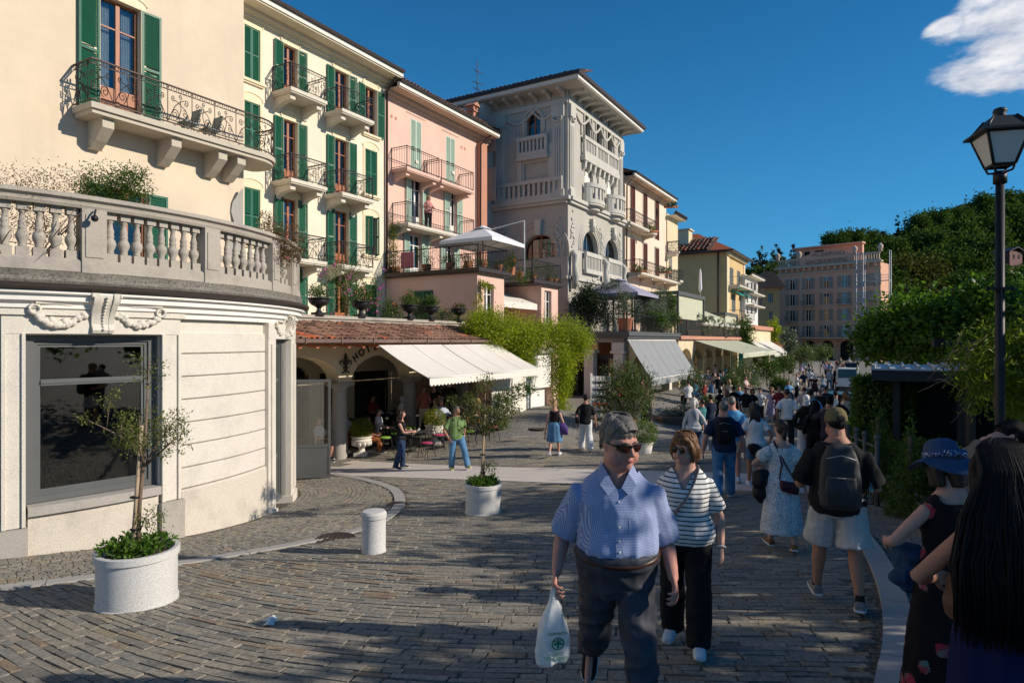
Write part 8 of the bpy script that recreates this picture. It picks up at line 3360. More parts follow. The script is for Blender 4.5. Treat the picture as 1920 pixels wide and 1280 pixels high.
	if detail or vox<.02:
		mb=MB()
		mb.tube([hp_(-.0135,-.0515,-.036),hp_(-.006,-.0555,-.035),hp_(0,-.056,-.0355),hp_(.006,-.0555,-.035),hp_(.0135,-.0515,-.036)],[.001*hs,.0026*hs,.003*hs,.0026*hs,.001*hs],6)
		mb.build('mouth',M['lip'],root)
		if hair not in('none',):
			mb=MB()
			for g in(-1,1):
				mb.tube([hp_(g*.007,-.0525,.0135),hp_(g*.018,-.0515,.0165),hp_(g*.028,-.044,.0135)],[.0022*hs,.0026*hs,.001*hs],6)
			mb.build('eyebrow',hm,root)
	J.update(T=T,tp=tp,X=X,Y=Y,Z=Z,HM=HM,hp=hp_,hs=hs,NM=NM,pel=pel,prof=prof,dz=dz,hrot=hrot,torso=torso_rings)
	return root,J
def neckline(me,T,H,kind):
	"""open a garment at the neck by taking away the faces inside the neck line"""
	Ti=T.inverted()
	bm=bmesh.new()
	bm.from_mesh(me)
	dead=[]
	for f in bm.faces:
		c=Ti@f.calc_center_median()/H
		x,y,z=abs(c.x),c.y,c.z
		if kind=='v':
			d=(y<0 and z>.735 and x<(z-.735)*.55)or(z>.822 and x<.056)
		elif kind=='open':
			d=(y<-.01 and z>.795 and x<(z-.795)*.70)or(z>.842)
		elif kind=='scoop':
			d=(z>.765 and x<.062 and y<.02)or(z>.79 and x<.066)
		elif kind=='tank':
			d=(z>.79 and x<.050)or(z>.815)
		else:
			d=z>.834
		if d:
			dead.append(f)
	bmesh.ops.delete(bm,geom=dead,context='FACES')
	for _ in range(14):
		new={}
		for v in bm.verts:
			es=[e for e in v.link_edges if e.is_boundary]
			if len(es)==2:
				new[v]=v.co*.4+(es[0].other_vert(v).co+es[1].other_vert(v).co)*.3
		for v,c in new.items():
			v.co=c
	bm.to_mesh(me)
	bm.free()
def hair_locks(mb,hp_,hs,style,n,r):
	"""thin locks combed from the crown down to the hair line"""
	if style=='thick':
		for i in range(int(n*3.2)):
			y=r.uniform(-.050,.052)
			sy=math.sqrt(max(.05,1-(y/.064)**2))
			over=r.random()<.68
			p0,p1=r.uniform(-.5,-.3),(r.uniform(1.0,1.5)if over else-r.uniform(1.0,1.5))
			lift=r.uniform(-.3,1.6)
			if y<-.028:
				p1=max(-.85,min(.95,p1))
			pts=[]
			for j in range(7):
				t=j/6
				a=p0+(p1-p0)*t
				e=1.0+.03*math.sin(pi*t)*lift
				z_=.018+.004*(1-abs(y)/.05)
				pts.append(hp_(.0455*e*math.sin(a)*(sy**.5),y+.012*t*(1 if y<0 else.3)-.004*lift*math.sin(pi*t),z_+.0525*e*math.cos(a)*sy))
			mb.tube(pts,[.0008*hs]+[.0021*hs]*5+[.0006*hs],4)
	for i in range(n):
		az=r.uniform(-pi,pi)if style!='thick' else pi+r.uniform(-1.5,1.5)
		f=(1+math.cos(az))/2
		if style in('bob','halflong'):
			low=-.062 if style=='bob' else-.10
			zl=.047 if f>.80 else(.018 if f>.66 else low+r.uniform(-.006,.004))
			k=1.10
		else:
			zl=.050*f**2+(-.035)*(1-f)+(.012 if.2<f<.8 else 0)+r.uniform(-.006,.006)
			k=1.03 if style!='thick' else 1.06
		s_,c_=math.sin(az),math.cos(az)
		pts,R_=[],[]
		t0=r.uniform(0,.35)
		lift=r.uniform(-.5,1.3)
		t1=r.uniform(.75,1.0)
		for j in range(6):
			t=t0+(t1-t0)*j/5
			zz=.074+(zl-.074)*t**1.5
			rz=math.sqrt(max(0,1-((zz-.022)/.056)**2))if zz>.022 else 1.0
			rz=min(1,rz+.12)if t<.2 else rz
			rad_=(.0445*abs(s_)+.053*abs(c_)**1.0*(1 if c_<0 else.98))/(abs(s_)+abs(c_))*1.0
			rad_*=k*(1+.06*(t if style=='bob' else 0))
			w_=r.uniform(-.0022,.0022)
			sw=(.010*t*f if style=='thick' else 0)+lift*.004*math.sin(3.1*t)
			pts.append(hp_(s_*rad_*rz+w_+sw,.010-c_*rad_*rz*1.06+w_,zz+.004*(1 if t<.8 else.4)+lift*.003))
			R_.append((.0025 if 0<j<5 else.0009)*hs)
		mb.tube(pts,R_,4)
def world_of(root):
	return Matrix.Translation(root.location)@root.rotation_euler.to_matrix().to_4x4()
def backpack(root,J,H,mat,label,w=.15,h=.46,d=.15,zc=.69,straps=True,cmat=None,lo=.0):
	"""rucksack on a back with shoulder straps, a front pocket and a top flap"""
	o=thing('backpack',label,'backpack',tuple(root.location),root.rotation_euler.z)
	X,Y,Z,tp=J['X'],J['Y'],J['Z'],J['tp']
	c=tp(0,.075,zc)
	mb=MB()
	rings(mb,[(c-Z*h*.5+Y*d*.45,X*w*.8,Y*d*.40,.6),(c-Z*h*.45+Y*d*.5,X*w,Y*d*.55,.6),(c-Z*h*.1+Y*d*.5,X*w*1.02,Y*d*.58,.6),(c+Z*h*.25+Y*d*.45,X*w*.92,Y*d*.5,.6),(c+Z*h*.46+Y*d*.36,X*w*.6,Y*d*.36,.7),(c+Z*h*.5+Y*d*.33,X*w*.35,Y*d*.2,.8)],16)
	inst('bag',remesh(mb,.012,'bag',mat,2,.006,10,3),o)
	mb=MB()
	rings(mb,[(c-Z*h*.42+Y*d*1.0,X*w*.75,Y*d*.2,.5),(c-Z*h*.2+Y*d*1.08,X*w*.8,Y*d*.22,.5),(c+Z*h*.02+Y*d*1.0,X*w*.7,Y*d*.16,.5)],14)
	inst('pocket',remesh(mb,.010,'pocket',mat,2,.004,14,5),o)
	mb=MB()
	mb.tube([c-Z*h*.0+Y*d*1.12-X*w*.6,c+Z*h*.02+Y*d*1.17,c+Y*d*1.12+X*w*.6],.004,5)
	mb.tube([c+Z*h*.3+Y*d*.95-X*w*.7,c+Z*h*.36+Y*d*.98,c+Z*h*.3+Y*d*.95+X*w*.7],.004,5)
	mb.build('zip',M['steel'],o)
	if straps:
		for g in(-1,1):
			mb=MB()
			mb.tube([c+Z*h*.42+X*g*w*.4+Y*d*.1,tp(g*.058,.03,.832),tp(g*.066,-.02,.826),tp(g*.074,-.062,.77),tp(g*.088,-.05,.68),c-Z*h*.35+X*g*w*.9],.022,8,flat=.35)
			mb.build('strap',cmat or mat,o)
		mb=MB()
		mb.tube([c+Z*h*.48-X*.03+Y*d*.2,c+Z*h*.56+Y*d*.2,c+Z*h*.48+X*.03+Y*d*.2],.008,6)
		mb.build('loop',cmat or mat,o)
	return o
def feet_at(u,v,y=None):
	"""standing point: pixel column with the street surface, at a depth when given"""
	if y is None:
		return ground_at(u,v)
	p=at_depth(u,640,y)
	p.z=gz(p.x,p.y)
	return p
def facing(p,away=True,off=0.0):
	"""yaw that turns a figure's front straight to or from the viewer"""
	a=math.atan2(p.x,p.y)
	return(pi if away else 0)-a+rad(off)
	# ---------------------------------------------------------------- the walkers, one by one
c_=cloth
NAVY=c_('navy cotton',(.022,.030,.06))
BLK=c_('black cotton',(.014,.014,.015))
WHT=c_('white cotton',(.74,.73,.72))
GRYT=c_('grey slate trousers cloth',(.045,.047,.060),'sheen')
DEN=c_('blue denim',(.085,.19,.33),'denim')
DDEN=c_('dark denim',(.02,.04,.085),'denim')
SHOEW=c_('pale blue trainer',(.55,.64,.72))
SHOEG=c_('grey trainer',(.19,.19,.18))
SHOEB=c_('black shoe leather',(.02,.018,.017))
BEIGE=c_('beige cotton',(.45,.38,.28))
# man in the checked shirt
p=feet_at(1156,0,3.82)
m1,J1=person('heavy set man in a blue checked shirt and sunglasses carrying a white plastic bag',p,facing(p,False,4),1.87,'m',1.02,.050,dict(thL=24,knL=6,thR=-17,knR=40,abL=3,abR=3,armR=(-.19,-.07,.53),armL=(.165,-.09,.53),hintR=(-.12,1,0),hintL=(.15,1,0),hy=30,hp=6,lean=3,fat=1.2,hsc=1.13,gripR=True,curl=.75,pnR=(1,.15,0),pnL=(-1,.3,0)),'pink','thick','grey',dict(mat=c_('blue gingham shirting',(.09,.14,.34),'check',(.44,.50,.66),.6),sleeve=.90,hem=.588,off=.016,tuck=True,amp=.013,cut='open'),dict(mat=GRYT,off=.015,wide=.008,amp=.016,waist=.602),dict(mat=SHOEB),vox=.012,detail=True,glasses='wrap')
H1,T1_=1.87,J1['tp']
# collar, placket, buttons, pocket and belt
mb=MB()
X_,Y_,Z_=J1['X'],J1['Y'],J1['Z']
for g in(-1,1):
	q=[T1_(g*.046,.030,.868),T1_(g*.048,-.015,.866),T1_(g*.032,-.046,.845),T1_(g*.010,-.066,.804),T1_(g*.032,-.080,.784),T1_(g*.056,-.060,.812),T1_(g*.062,-.020,.838),T1_(g*.058,.03,.842)]
	b=mb.v(q+[a-Y_*.0+(Z_*.004-Y_*.006)for a in q])
	n=len(q)
	for k in range(3):
		mb.f((b+k,b+k+1,b+n-2-k,b+n-1-k))
		mb.f((b+2*n-1-k,b+2*n-2-k,b+n+k+1,b+n+k))
	for k in range(n):
		mb.f((b+k,b+(k+1)%n,b+n+(k+1)%n,b+n+k))
mb.build('collar',M['blue gingham shirting'],m1)
def front(J,prof_belly,z,x=0.0,off=.018,H=1.87,w=1.02,belly=.050):
	"""point on the chest front"""
	zs=[q[0]for q in J['prof']]
	hw=np.interp(z,zs,[q[1]for q in J['prof']])*(w if z<.8 else 1+(w-1)*.35)
	hd=np.interp(z,zs,[q[2]for q in J['prof']])*(1+(w-1)*.7)
	yo=np.interp(z,zs,[q[3]for q in J['prof']])
	bl=belly*math.exp(-((z-.60)/.085)**2)
	a=hw*H+off+bl*.55*H
	b_=hd*H+off+bl*.5*H
	k=max(0,1-min(1,abs(x*H/a))**2.2)**.45
	return J['tp'](x,yo-bl*.55,z)-J['Y']*(b_*k)
mb=MB()
zz=np.linspace(.612,.79,12)
L_=[front(J1,0,z,-.010)-Y_*.004 for z in zz]
R_=[front(J1,0,z,.010)-Y_*.004 for z in zz]
for k in range(11):
	mb.poly([L_[k],R_[k],R_[k+1],L_[k+1]])
mb.build('placket',M['blue gingham shirting'],m1)
for z in(.626,.656,.694,.732,.766):
	mb=MB()
	mb.ell(front(J1,0,z,0)-Y_*.008,(.0065,.004,.0065),8,6)
	mb.build('button',M['white'],m1)
mb=MB()
P_=[[front(J1,0,z,x)-Y_*.007 for x in(.030,.045,.06,.075)]for z in(.68,.70,.72,.738)]
for i in range(3):
	for j in range(3):
		mb.poly([P_[i][j],P_[i][j+1],P_[i+1][j+1],P_[i+1][j]])
mb.build('pocket',M['blue gingham shirting'],m1)
mb=MB()
Rb=J1['torso'](.015,.596,.62)
ring=[]
for k in range(28):
	t=2*pi*k/28
	c,a,b_,q=Rb[0]
	ring.append(c+a*.985*math.cos(t)+b_*.985*math.sin(t)+Z_*(-.0-.03*max(0,-math.sin(t))))
mb.tube(ring,.018,8,closed=True,flat=1,up=X_)
mb.build('belt',plain('brown leather belt',(.05,.018,.010),.4,.2,8,.1),m1)
# carrier bag hanging from his right hand
Wm=world_of(m1)
hd_=Wm@(J1['wrR']+(J1['wrR']-J1['elR']).normalized()*.11)
hd_.z-=.015
BG=thing('carrier_bag','white plastic pharmacy carrier bag hanging from the hand of the man in the checked shirt','bag',tuple(hd_),rad(12))
BG.scale=(1.1,1.1,1.1)
mb=MB()
rings(mb,[((0,0,.02),(.016,0,0),(0,.012,0),1),((0,0,-.03),(.02,0,0),(0,.016,0),1),((0,0,-.09),(.040,0,0),(0,.034,0),.9),((.002,0,-.16),(.072,0,0),(0,.05,0),.8),((0,0,-.22),(.084,0,0),(0,.056,0),.75),((-.004,0,-.30),(.090,0,0),(0,.056,0),.7),((-.008,0,-.345),(.078,0,.010),(0,.05,0),.65),((-.008,0,-.36),(.06,0,.012),(0,.03,0),.65)],20)
inst('bag',remesh(mb,.006,'bag',M['bagplastic'],2,.008,16,2,(1,1,.35),.002),BG)
GP=plain('green print',(.02,.22,.13),.6,.1,5,0)
text(BG,'FARMACIA',(.004,-.066,-.185),.022,(pi/2,0,0),GP,.001,'lettering')
text(BG,'LAGO',(.0,-.066,-.285),.022,(pi/2,.06,0),GP,.001,'lettering')
text(BG,'DELLA SALUTE',(-.004,-.066,-.308),.019,(pi/2,.06,0),GP,.001,'lettering')
mb=MB()
mb.tube([(.004+.030*math.cos(a),-.067,-.235+.030*math.sin(a))for a in np.linspace(0,2*pi,21)],.0035,6)
mb.box(-.018,.026,-.069,-.066,-.240,-.230)
mb.box(-.001,.009,-.069,-.066,-.258,-.212)
for g in(-1,1):
	mb.tube([(.004,-.067,-.235),(.004+g*.012,-.068,-.220),(.004+g*.022,-.067,-.218)],.003,5)
mb.build('emblem',GP,BG)
# woman in the striped top
p=feet_at(1285,0,5.0)
w1_,J2=person('woman in a white and black striped top and brown sunglasses walking beside the man',p,facing(p,False,-6),1.64,'f',1.16,.028,dict(thL=12,knL=4,thR=-5,knR=10,armL=(.165,-.03,.475),armR=(-.16,-.01,.475),hintL=(.6,1,-.2),hy=-20,hp=4,fat=1.09,curl=.5),'fair','bob','brown',dict(mat=c_('striped jersey',(.74,.73,.70),'stripe',(.02,.02,.03)),sleeve=.78,hem=.515,off=.012,cut='v',amp=.007),dict(mat=BLK,off=.016,wide=.016,amp=.008),dict(mat=SHOEW),vox=.012,detail=True,glasses='round')
mb=MB()
tp=J2['tp']
mb.tube([tp(.050,.03,.835),tp(.058,-.03,.825),tp(.045,-.078,.775),tp(.01,-.108,.70),tp(-.05,-.105,.62),tp(-.10,-.05,.55)],[.022]*6,8,flat=.25,up=J2['Y'])
mb.build('bag_strap',plain('grey webbing strap',(.13,.13,.15),.8,.1,30,.2),w1_)
mb=MB()
wr=J2['wrL']
dl=(J2['wrL']-J2['elL']).normalized()
a1=dl.orthogonal().normalized()
a2=dl.cross(a1)
mb.tube([wr-dl*.01+(a1*math.cos(t)+a2*math.sin(t))*.030 for t in np.linspace(0,2*pi,13)],.007,6)
mb.build('bracelet',M['white'],w1_)
# man with cap and grey backpack
p=feet_at(1570,0,5.85)
yw=facing(p,True,6)
b1,J3=person('man in black shirt, khaki cap and white cargo shorts wearing a large grey backpack',p,yw,1.77,'m',1.16,.03,dict(thL=14,knL=6,thR=-9,knR=8,abL=5,abR=5,armL=(.135,-.145,.635),armR=(-.135,-.145,.65),hintL=(.45,1,-.6),hintR=(-.45,1,-.6),hy=16,hp=10,gripL=True,nolocks=True),'tan','crop','black',dict(mat=BLK,sleeve=.86,hem=.50,off=.016,amp=.009),dict(mat=c_('pale grey shorts cotton',(.46,.46,.45)),len=.44,off=.020,wide=.02,amp=.012),dict(mat=SHOEG),vox=.014,detail=True)
mb=MB()
hp3,hs3=J3['hp'],J3['hs']
for_=lambda z,a,b:(hp3(0,.010,z),J3['NM']@Vector((a*hs3,0,0)),J3['NM']@Vector((0,b*hs3,0)),1)
rings(mb,[for_(.008,.053,.064),for_(.034,.053,.064),for_(.060,.047,.056),for_(.078,.030,.036),for_(.084,.012,.014)],18)
rings(mb,[(hp3(0,-.045,.020),J3['NM']@Vector((.036*hs3,0,0)),J3['NM']@Vector((0,0,.004*hs3)),1),(hp3(0,-.085,.012),J3['NM']@Vector((.034*hs3,0,0)),J3['NM']@Vector((0,0,.003*hs3)),1),(hp3(0,-.105,.004),J3['NM']@Vector((.02*hs3,0,0)),J3['NM']@Vector((0,0,.002*hs3)),1)],12)
inst('cap',remesh(mb,.007,'cap',c_('khaki cotton',(.155,.125,.06)),2),b1)
mb=MB()
mb.ell(hp3(0,.073,.022),(.022*hs3,.004,.015*hs3),12,8,J3['hrot'])
mb.build('cap_opening',HR['black'],b1)
for sd_ in 'LR':
	mb=MB()
	an=J3['an'+sd_]
	mb.tube([an-Vector((0,0,.03)),an+Vector((0,0,.07))],[.042,.038],12)
	mb.build('sock',BLK,b1)
GB=plain('grey nylon',(.035,.035,.038),.6,.2,12,.2)
bp=backpack(b1,J3,1.77,GB,'large dark grey backpack on the man with the khaki cap',.165,.56,.17,.675,cmat=plain('lighter grey webbing',(.10,.10,.11),.7,.1,20,.2))
mb=MB()
c0=Vector(J3['tp'](-.135,.10,.60))
mb.lathe([(.02,-.1),(.034,-.09),(.034,.04),(.018,.075),(.014,.095)],12,c0)
bt=mb.build('water_bottle',M['clear'],loc=tuple(b1.location),rz=yw)
tag(bt,'clear water bottle held in the side pocket of the grey backpack','bottle')
mb=MB()
wl3=J3['wrR']
mb.obox(wl3+Vector((-.03,-.13,.09)),(.10,.004,.07),(.5,.2,.3))
tag(mb.build('leaflet',M['white'],loc=tuple(b1.location),rz=yw),'folded white leaflet held up by the man with the khaki cap','leaflet')
# woman in the flowered dress
p=feet_at(1465,0,8.1)
yw=facing(p,True,14)
d1,J4=person('woman in a long white flowered dress walking away with a dark red shoulder bag',p,yw,1.62,'f',1.05,0,dict(thL=10,knL=4,thR=-8,knR=12,armL=(.13,-.13,.62),armR=(-.19,-.02,.44),hintL=(1,.6,-.4),hy=20,curl=.3),'fair','bun','dark',dress=dict(mat=c_('flowered viscose',(.62,.63,.64),'floral',(.07,.09,.12)),hem=.13,sleeve=.62,flare=.8),shoes=dict(mat=c_('tan sandal leather',(.22,.11,.05))),vox=.015,detail=True)
mb=MB()
rings(mb,[((-.06,.16,.76),(.10,0,.02),(0,.035,0),.6),((-.055,.17,.83),(.115,0,.02),(0,.045,0),.6),((-.05,.16,.90),(.105,0,.02),(0,.03,0),.6)],14)
mb.tube([(-.14,.15,.88),(-.02,.12,1.1),tp(.0,.0,.0)*0+Vector(J4['tp'](.05,.055,.80)),Vector(J4['tp'](.056,.0,.835))],.010,6)
mb.tube([(.06,.14,.92),(.02,.12,1.1),Vector(J4['tp'](.05,.055,.80))],.010,6)
tag(mb.build('shoulder_bag',plain('dark red leather',(.055,.010,.014),.45,.2,9,.1),loc=tuple(p),rz=yw,sharp=60),'dark red shoulder bag on the woman in the flowered dress','bag')
mb=MB()
for k in range(9):
	a=random.Random(k).uniform(-.08,.08)
	mb.ell((.22+a*.6,-.05+a,.80-.055*k*.7+.14),(.11,.09,.075),10,8,(a*4,a*5,0))
tag(inst('folded_jacket',remesh(mb,.014,'folded_jacket',c_('black nylon',(.012,.012,.014),'sheen'),2,.012,12,3),None,tuple(p),(0,0,yw)),'black padded jacket carried over the arm of the woman in the flowered dress','jacket')
def walker(u,y,label,H,sex,yawoff,away,topc,botc,hair,hairc,skn='fair',sleeve=.6,legs='long',phase=1,w=1.0,arms=None,vox=.018,shoes=None,extra=None,hy=0,dress=None,topname='shirt'):
	p=feet_at(u,0,y)
	ps=dict(thL=13*phase,knL=5 if phase>0 else 14,thR=-10*phase,knR=14 if phase>0 else 5,hy=hy)
	if arms:
		ps.update(arms)
	bt=None
	if botc is not None:
		bt=dict(mat=botc,off=.014,wide=.008)
		if legs=='shorts':
			bt['len']=.36
		if legs=='skirt':
			bt['kind']='skirt'
		if legs=='wide':
			bt['wide']=.035
	return p,*person(label,p,facing(p,away,yawoff),H,sex,w,.01 if sex=='m' else 0,ps,skn,hair,hairc,dict(mat=topc,sleeve=sleeve,hem=.585 if legs=='skirt' else.505,tuck=legs=='skirt',off=.012,name=topname,cut='tank' if not sleeve else 'crew')if topc else None,bt,dict(mat=shoes or SHOEW),vox=vox,dress=dress)
p,o,J=walker(1357,11.9,'grey haired man in navy shirt and blue jeans walking away with a black backpack',1.80,'m',4,True,NAVY,DEN,'short','grey','pink',.75,phase=-1.2,w=1.15,arms=dict(armL=(.20,.0,.47),armR=(-.20,.02,.47)),shoes=SHOEG)
backpack(o,J,1.80,BLK,'small black backpack on the grey haired man in jeans',.13,.44,.13,.70)
walker(1372,13.6,'man in a bright blue shirt half hidden behind the grey haired man',1.80,'m',0,True,c_('bright blue cotton',(.10,.33,.62)),BEIGE,'crop','grey','pink',.75,legs='shorts',w=1.2)
p,o,J=walker(1301,16.6,'white haired woman in a pale blouse and dark jeans walking away',1.66,'f',-6,True,c_('pale grey blouse',(.50,.51,.52)),DDEN,'halflong','white','fair',1.9,w=1.05,arms=dict(armR=(-.19,-.10,.5),armL=(.16,-.02,.47)))
mb=MB()
tp=J['tp']
mb.tube([tp(.06,.0,.83),tp(.02,.08,.76),tp(-.08,.085,.64),tp(-.12,.05,.58)],.008,6)
mb.build('bag_strap',BLK,o)
p,o,J=walker(1416,12.7,'woman with long wavy dark hair in a white tee and denim shorts',1.68,'f',0,True,WHT,DEN,'wavy','dark','tan',.55,legs='shorts',w=1.1,arms=dict(armL=(.17,-.02,.46),armR=(-.17,-.10,.56)))
mb=MB()
for k in range(6):
	mb.ell((.02-.03*k,.18,.84-.04*k),(.13,.07,.08),10,8)
tag(inst('folded_jacket',remesh(mb,.018,'folded_jacket',M['black nylon'],2,.012,12,3),None,tuple(p),(0,0,o.rotation_euler.z)),'black jacket tied behind the woman with wavy hair','jacket')
p,o,J=walker(1512,16.0,'woman in a white headscarf, black top and white trousers walking away',1.68,'f',0,True,BLK,c_('white linen',(.62,.63,.68)),'none','dark','fair',1.9,legs='wide',w=1.15)
mb=MB()
hp_,hs_=J['hp'],J['hs']
mb.ell(hp_(0,.012,.022),(.048*hs_,.058*hs_,.052*hs_),14,10)
mb.ell(hp_(0,.03,-.03),(.046*hs_,.046*hs_,.05*hs_),12,8)
mb.tube([hp_(0,.02,-.04),hp_(0,.022,-.085)],[.045*hs_,.055*hs_],12)
inst('headscarf',remesh(mb,.012,'headscarf',WHT,2,.006,16,2),o)
walker(1556,13.8,'man in a dark shirt holding up a phone beside the khaki cap',1.72,'m',-14,True,c_('dark violet cotton',(.035,.03,.05)),BLK,'thick','black','tan',.8,arms=dict(armL=(.13,-.16,.80),hintL=(1,.2,-1)))
walker(1528,14.6,'woman with long dark hair and dark clothes beside the white headscarf',1.60,'f',6,True,BLK,BLK,'long','black','tan',1.8)
p,o,J=walker(1040,19.0,'girl in a black sleeveless top and short denim skirt with a purple bag',1.66,'f',-8,True,BLK,DEN,'pony','blond','fair',0,legs='skirt',phase=-1.2,arms=dict(armL=(.16,.03,.46),armR=(-.16,-.04,.50)))
mb=MB()
rings(mb,[((-.28,.06,.66),(.13,0,0),(0,.05,0),.7),((-.26,.06,.85),(.15,0,0),(0,.06,0),.7),((-.22,.05,1.0),(.09,0,0),(0,.04,0),.8)],12)
mb.tube([(-.2,.05,1.0),(-.16,.02,1.36)],.012,5)
tag(mb.build('tote_bag',plain('purple cloth',(.09,.045,.20),.8,.15,9,.1),loc=tuple(p),rz=o.rotation_euler.z),'purple cloth bag on the shoulder of the girl in the denim skirt','bag')
mb=MB()
mb.lathe([(.03,-.22),(.036,-.2),(.036,-.04),(.02,0)],10,(.28,.05,.72))
tag(mb.build('water_bottle',M['clear'],loc=tuple(p),rz=o.rotation_euler.z),'clear drinking bottle carried by the girl in the denim skirt','bottle')
p,o,J=walker(1098,19.6,'man in a black tee and shiny white trousers with a small black bag',1.72,'m',6,True,BLK,c_('shiny white trousers',(.66,.66,.66),'sheen'),'thick','black','tan',.75,legs='wide',arms=dict(armR=(-.2,-.08,.46)))
mb=MB()
rings(mb,[((.26,.05,.88),(.06,0,0),(0,.10,0),.6),((.26,.05,1.06),(.07,0,0),(0,.11,0),.6)],10)
tag(mb.build('side_bag',BLK,loc=tuple(p),rz=o.rotation_euler.z),'small black bag at the side of the man in white trousers','bag')
p,o,J=walker(856,17.9,'smiling man in a green polo shirt, jeans and yellow shoes by the cafe',1.76,'m',18,False,c_('sage green polo',(.17,.27,.10)),DEN,'crop','grey','tan',.75,phase=1,w=1.08,hy=18,arms=dict(thL=20,knL=3,abL=12,thR=-4,knR=4,armR=(-.155,-.07,.51),hintR=(-1,.6,-.2),armL=(.13,.02,.5)),shoes=c_('yellow shoe',(.42,.38,.05)),extra=None,vox=.016)
mb=MB()
tp=J['tp']
for g in(-1,1):
	mb.tube([tp(g*.06,.06,.80),tp(g*.066,.0,.835),tp(g*.075,-.06,.79),tp(g*.09,-.05,.68)],.015,6,flat=.4)
mb.build('backpack_strap',BLK,o)
p,o,J=walker(752,18.6,'woman with long curly dark hair in a black sleeveless top and jeans holding a phone',1.70,'f',80,False,BLK,DDEN,'wavy','dark','fair',0,phase=.3,arms=dict(armL=(.10,-.20,.62),armR=(-.08,-.20,.63),hintL=(.6,1,-.6),hintR=(-.6,1,-.6)),shoes=SHOEB,vox=.016)
mb=MB()
mb.obox((.02,-.45,1.13),(.035,.07,.006),(.4,0,0))
tag(mb.build('phone',M['black'],loc=tuple(p),rz=o.rotation_euler.z),'phone held by the woman in black near the stone urn','phone')
# woman on the pink balcony
q=on_s(803,640,-19.9)
q.z=7.86
ob,J=person('woman in a pink blouse and dark trousers standing on the pink house balcony',q,facing(q,False,25),1.68,'f',1.15,.01,dict(armL=(.10,-.18,.62),armR=(-.10,-.18,.62)),'fair','halflong','blond',dict(mat=c_('pink blouse',(.55,.25,.22)),sleeve=1.8,hem=.5),dict(mat=BLK,off=.012),dict(mat=SHOEB),vox=.02,glasses='round')
# people close by on the right, in the shade
p=feet_at(1893,0,2.7)
yw=facing(p,True,26)
lh,J5=person('woman with very long black hair seen from behind in a navy skirt, bare shouldered',p,yw,1.70,'f',1.05,0,dict(armL=(.10,-.17,.60),armR=(-.12,-.18,.62),hintL=(1,.35,-.5),hintR=(-1,.4,-.6),hy=-10,hp=12,lean=4,curl=.6),'tan','long','black',dict(mat=BLK,sleeve=0,hem=.70,off=.008,low=True,cut='crew',name='crop_top'),dict(mat=c_('navy crepe',(.010,.014,.06)),kind='skirt',len=1.9,flare=1.3,off=.012),dict(mat=SHOEB),vox=.013,detail=True)
mb=MB()
hp_,hs_=J5['hp'],J5['hs']
r_=random.Random(3)
for k in range(1000):
	x=r_.uniform(-1,1)
	x0,x1=x*.050,x*.135+r_.uniform(-.012,.012)
	yb=.05+.02*math.cos(x*1.3)+r_.uniform(-.016,.016)
	wv=r_.uniform(-.016,.016)
	z1=-.36-r_.uniform(0,.07)
	mb.tube([hp_(x0*.45,r_.uniform(-.03,.03),.078),hp_(x0*1.12,.045+.02*(1-abs(x)),.050),hp_(x0*1.25,yb+.024,-.02),hp_((x0+x1)/2*1.05+wv,yb+.040,-.13),hp_(x1,yb+.045+r_.uniform(-.01,.01),-.24),hp_(x1*.95+r_.uniform(-.02,.02),yb+.035,z1)],[.002*hs_,.0036*hs_,.004*hs_,.004*hs_,.003*hs_,.0006*hs_],4)
mb.build('hair_lock',HR['black'],lh,kind='stuff')
mb=MB()
tp=J5['tp']
s0,s1=Vector(tp(.098,.01,.818)),Vector(tp(.118,.062,.66))
for k in range(15):
	c=s0.lerp(s1,k/14)+J5['Y']*.035*math.sin(pi*k/14)
	d=(s1-s0).normalized()
	a1=d.orthogonal().normalized()if k%2 else d.cross(d.orthogonal()).normalized()
	mb.tube([c+(d*math.cos(t)*.016+a1*math.sin(t)*.009)for t in np.linspace(0,2*pi,9)],.0035,5)
bagp=MB()
c=Vector(tp(.125,.05,.625))
rings(bagp,[(c+Vector((0,0,-.10)),J5['Y']*.09,J5['X']*.035,.7),(c+Vector((0,0,-.04)),J5['Y']*.115,J5['X']*.045,.7),(c+Vector((0,0,.05)),J5['Y']*.10,J5['X']*.028,.8),(c+Vector((0,0,.09)),J5['Y']*.075,J5['X']*.012,.8)],18)
SB=thing('shoulder_bag','brown leather shoulder bag on a gold chain under the arm of the long haired woman','bag',tuple(p),yw)
inst('bag',remesh(bagp,.009,'bag',plain('soft brown leather',(.10,.045,.025),.45,.2,6,.2),2,.005,9,2),SB)
mb.build('chain',plain('gold chain',(.55,.38,.16),.3,.1,6,0,metal=.9),SB)
p=feet_at(1786,0,3.75)
yw=facing(p,True,34)
bh,J6=person('woman in a wide blue straw hat and a dark dress printed with red roses',p,yw,1.60,'f',1.08,0,dict(armL=(.15,-.16,.60),armR=(-.14,-.16,.60),hintL=(1,.6,-.6),hy=8,hp=14,lean=3,nolocks=True),'fair','halflong','dark',dress=dict(mat=c_('dark rose print',(.012,.010,.012),'roses',(.30,.03,.05)),hem=.06,sleeve=0,flare=1.25),shoes=dict(mat=SHOEB),vox=.014,detail=True)
mb=MB()
NMx=J6['NM']
hp_,hs_=J6['hp'],J6['hs']
HB=plain('blue straw',(.030,.062,.135),.7,.2,60,.5,160)
R=[]
for(rr_,z)in((.004,.094),(.030,.090),(.050,.074),(.058,.045),(.060,.022)):
	R.append((hp_(0,.006,z),NMx@Vector((rr_*hs_,0,0)),NMx@Vector((0,rr_*1.08*hs_,0)),1))
rings(mb,R,28)
mb.build('hat_crown',HB,bh)
mb=MB()
n=44
rows=[]
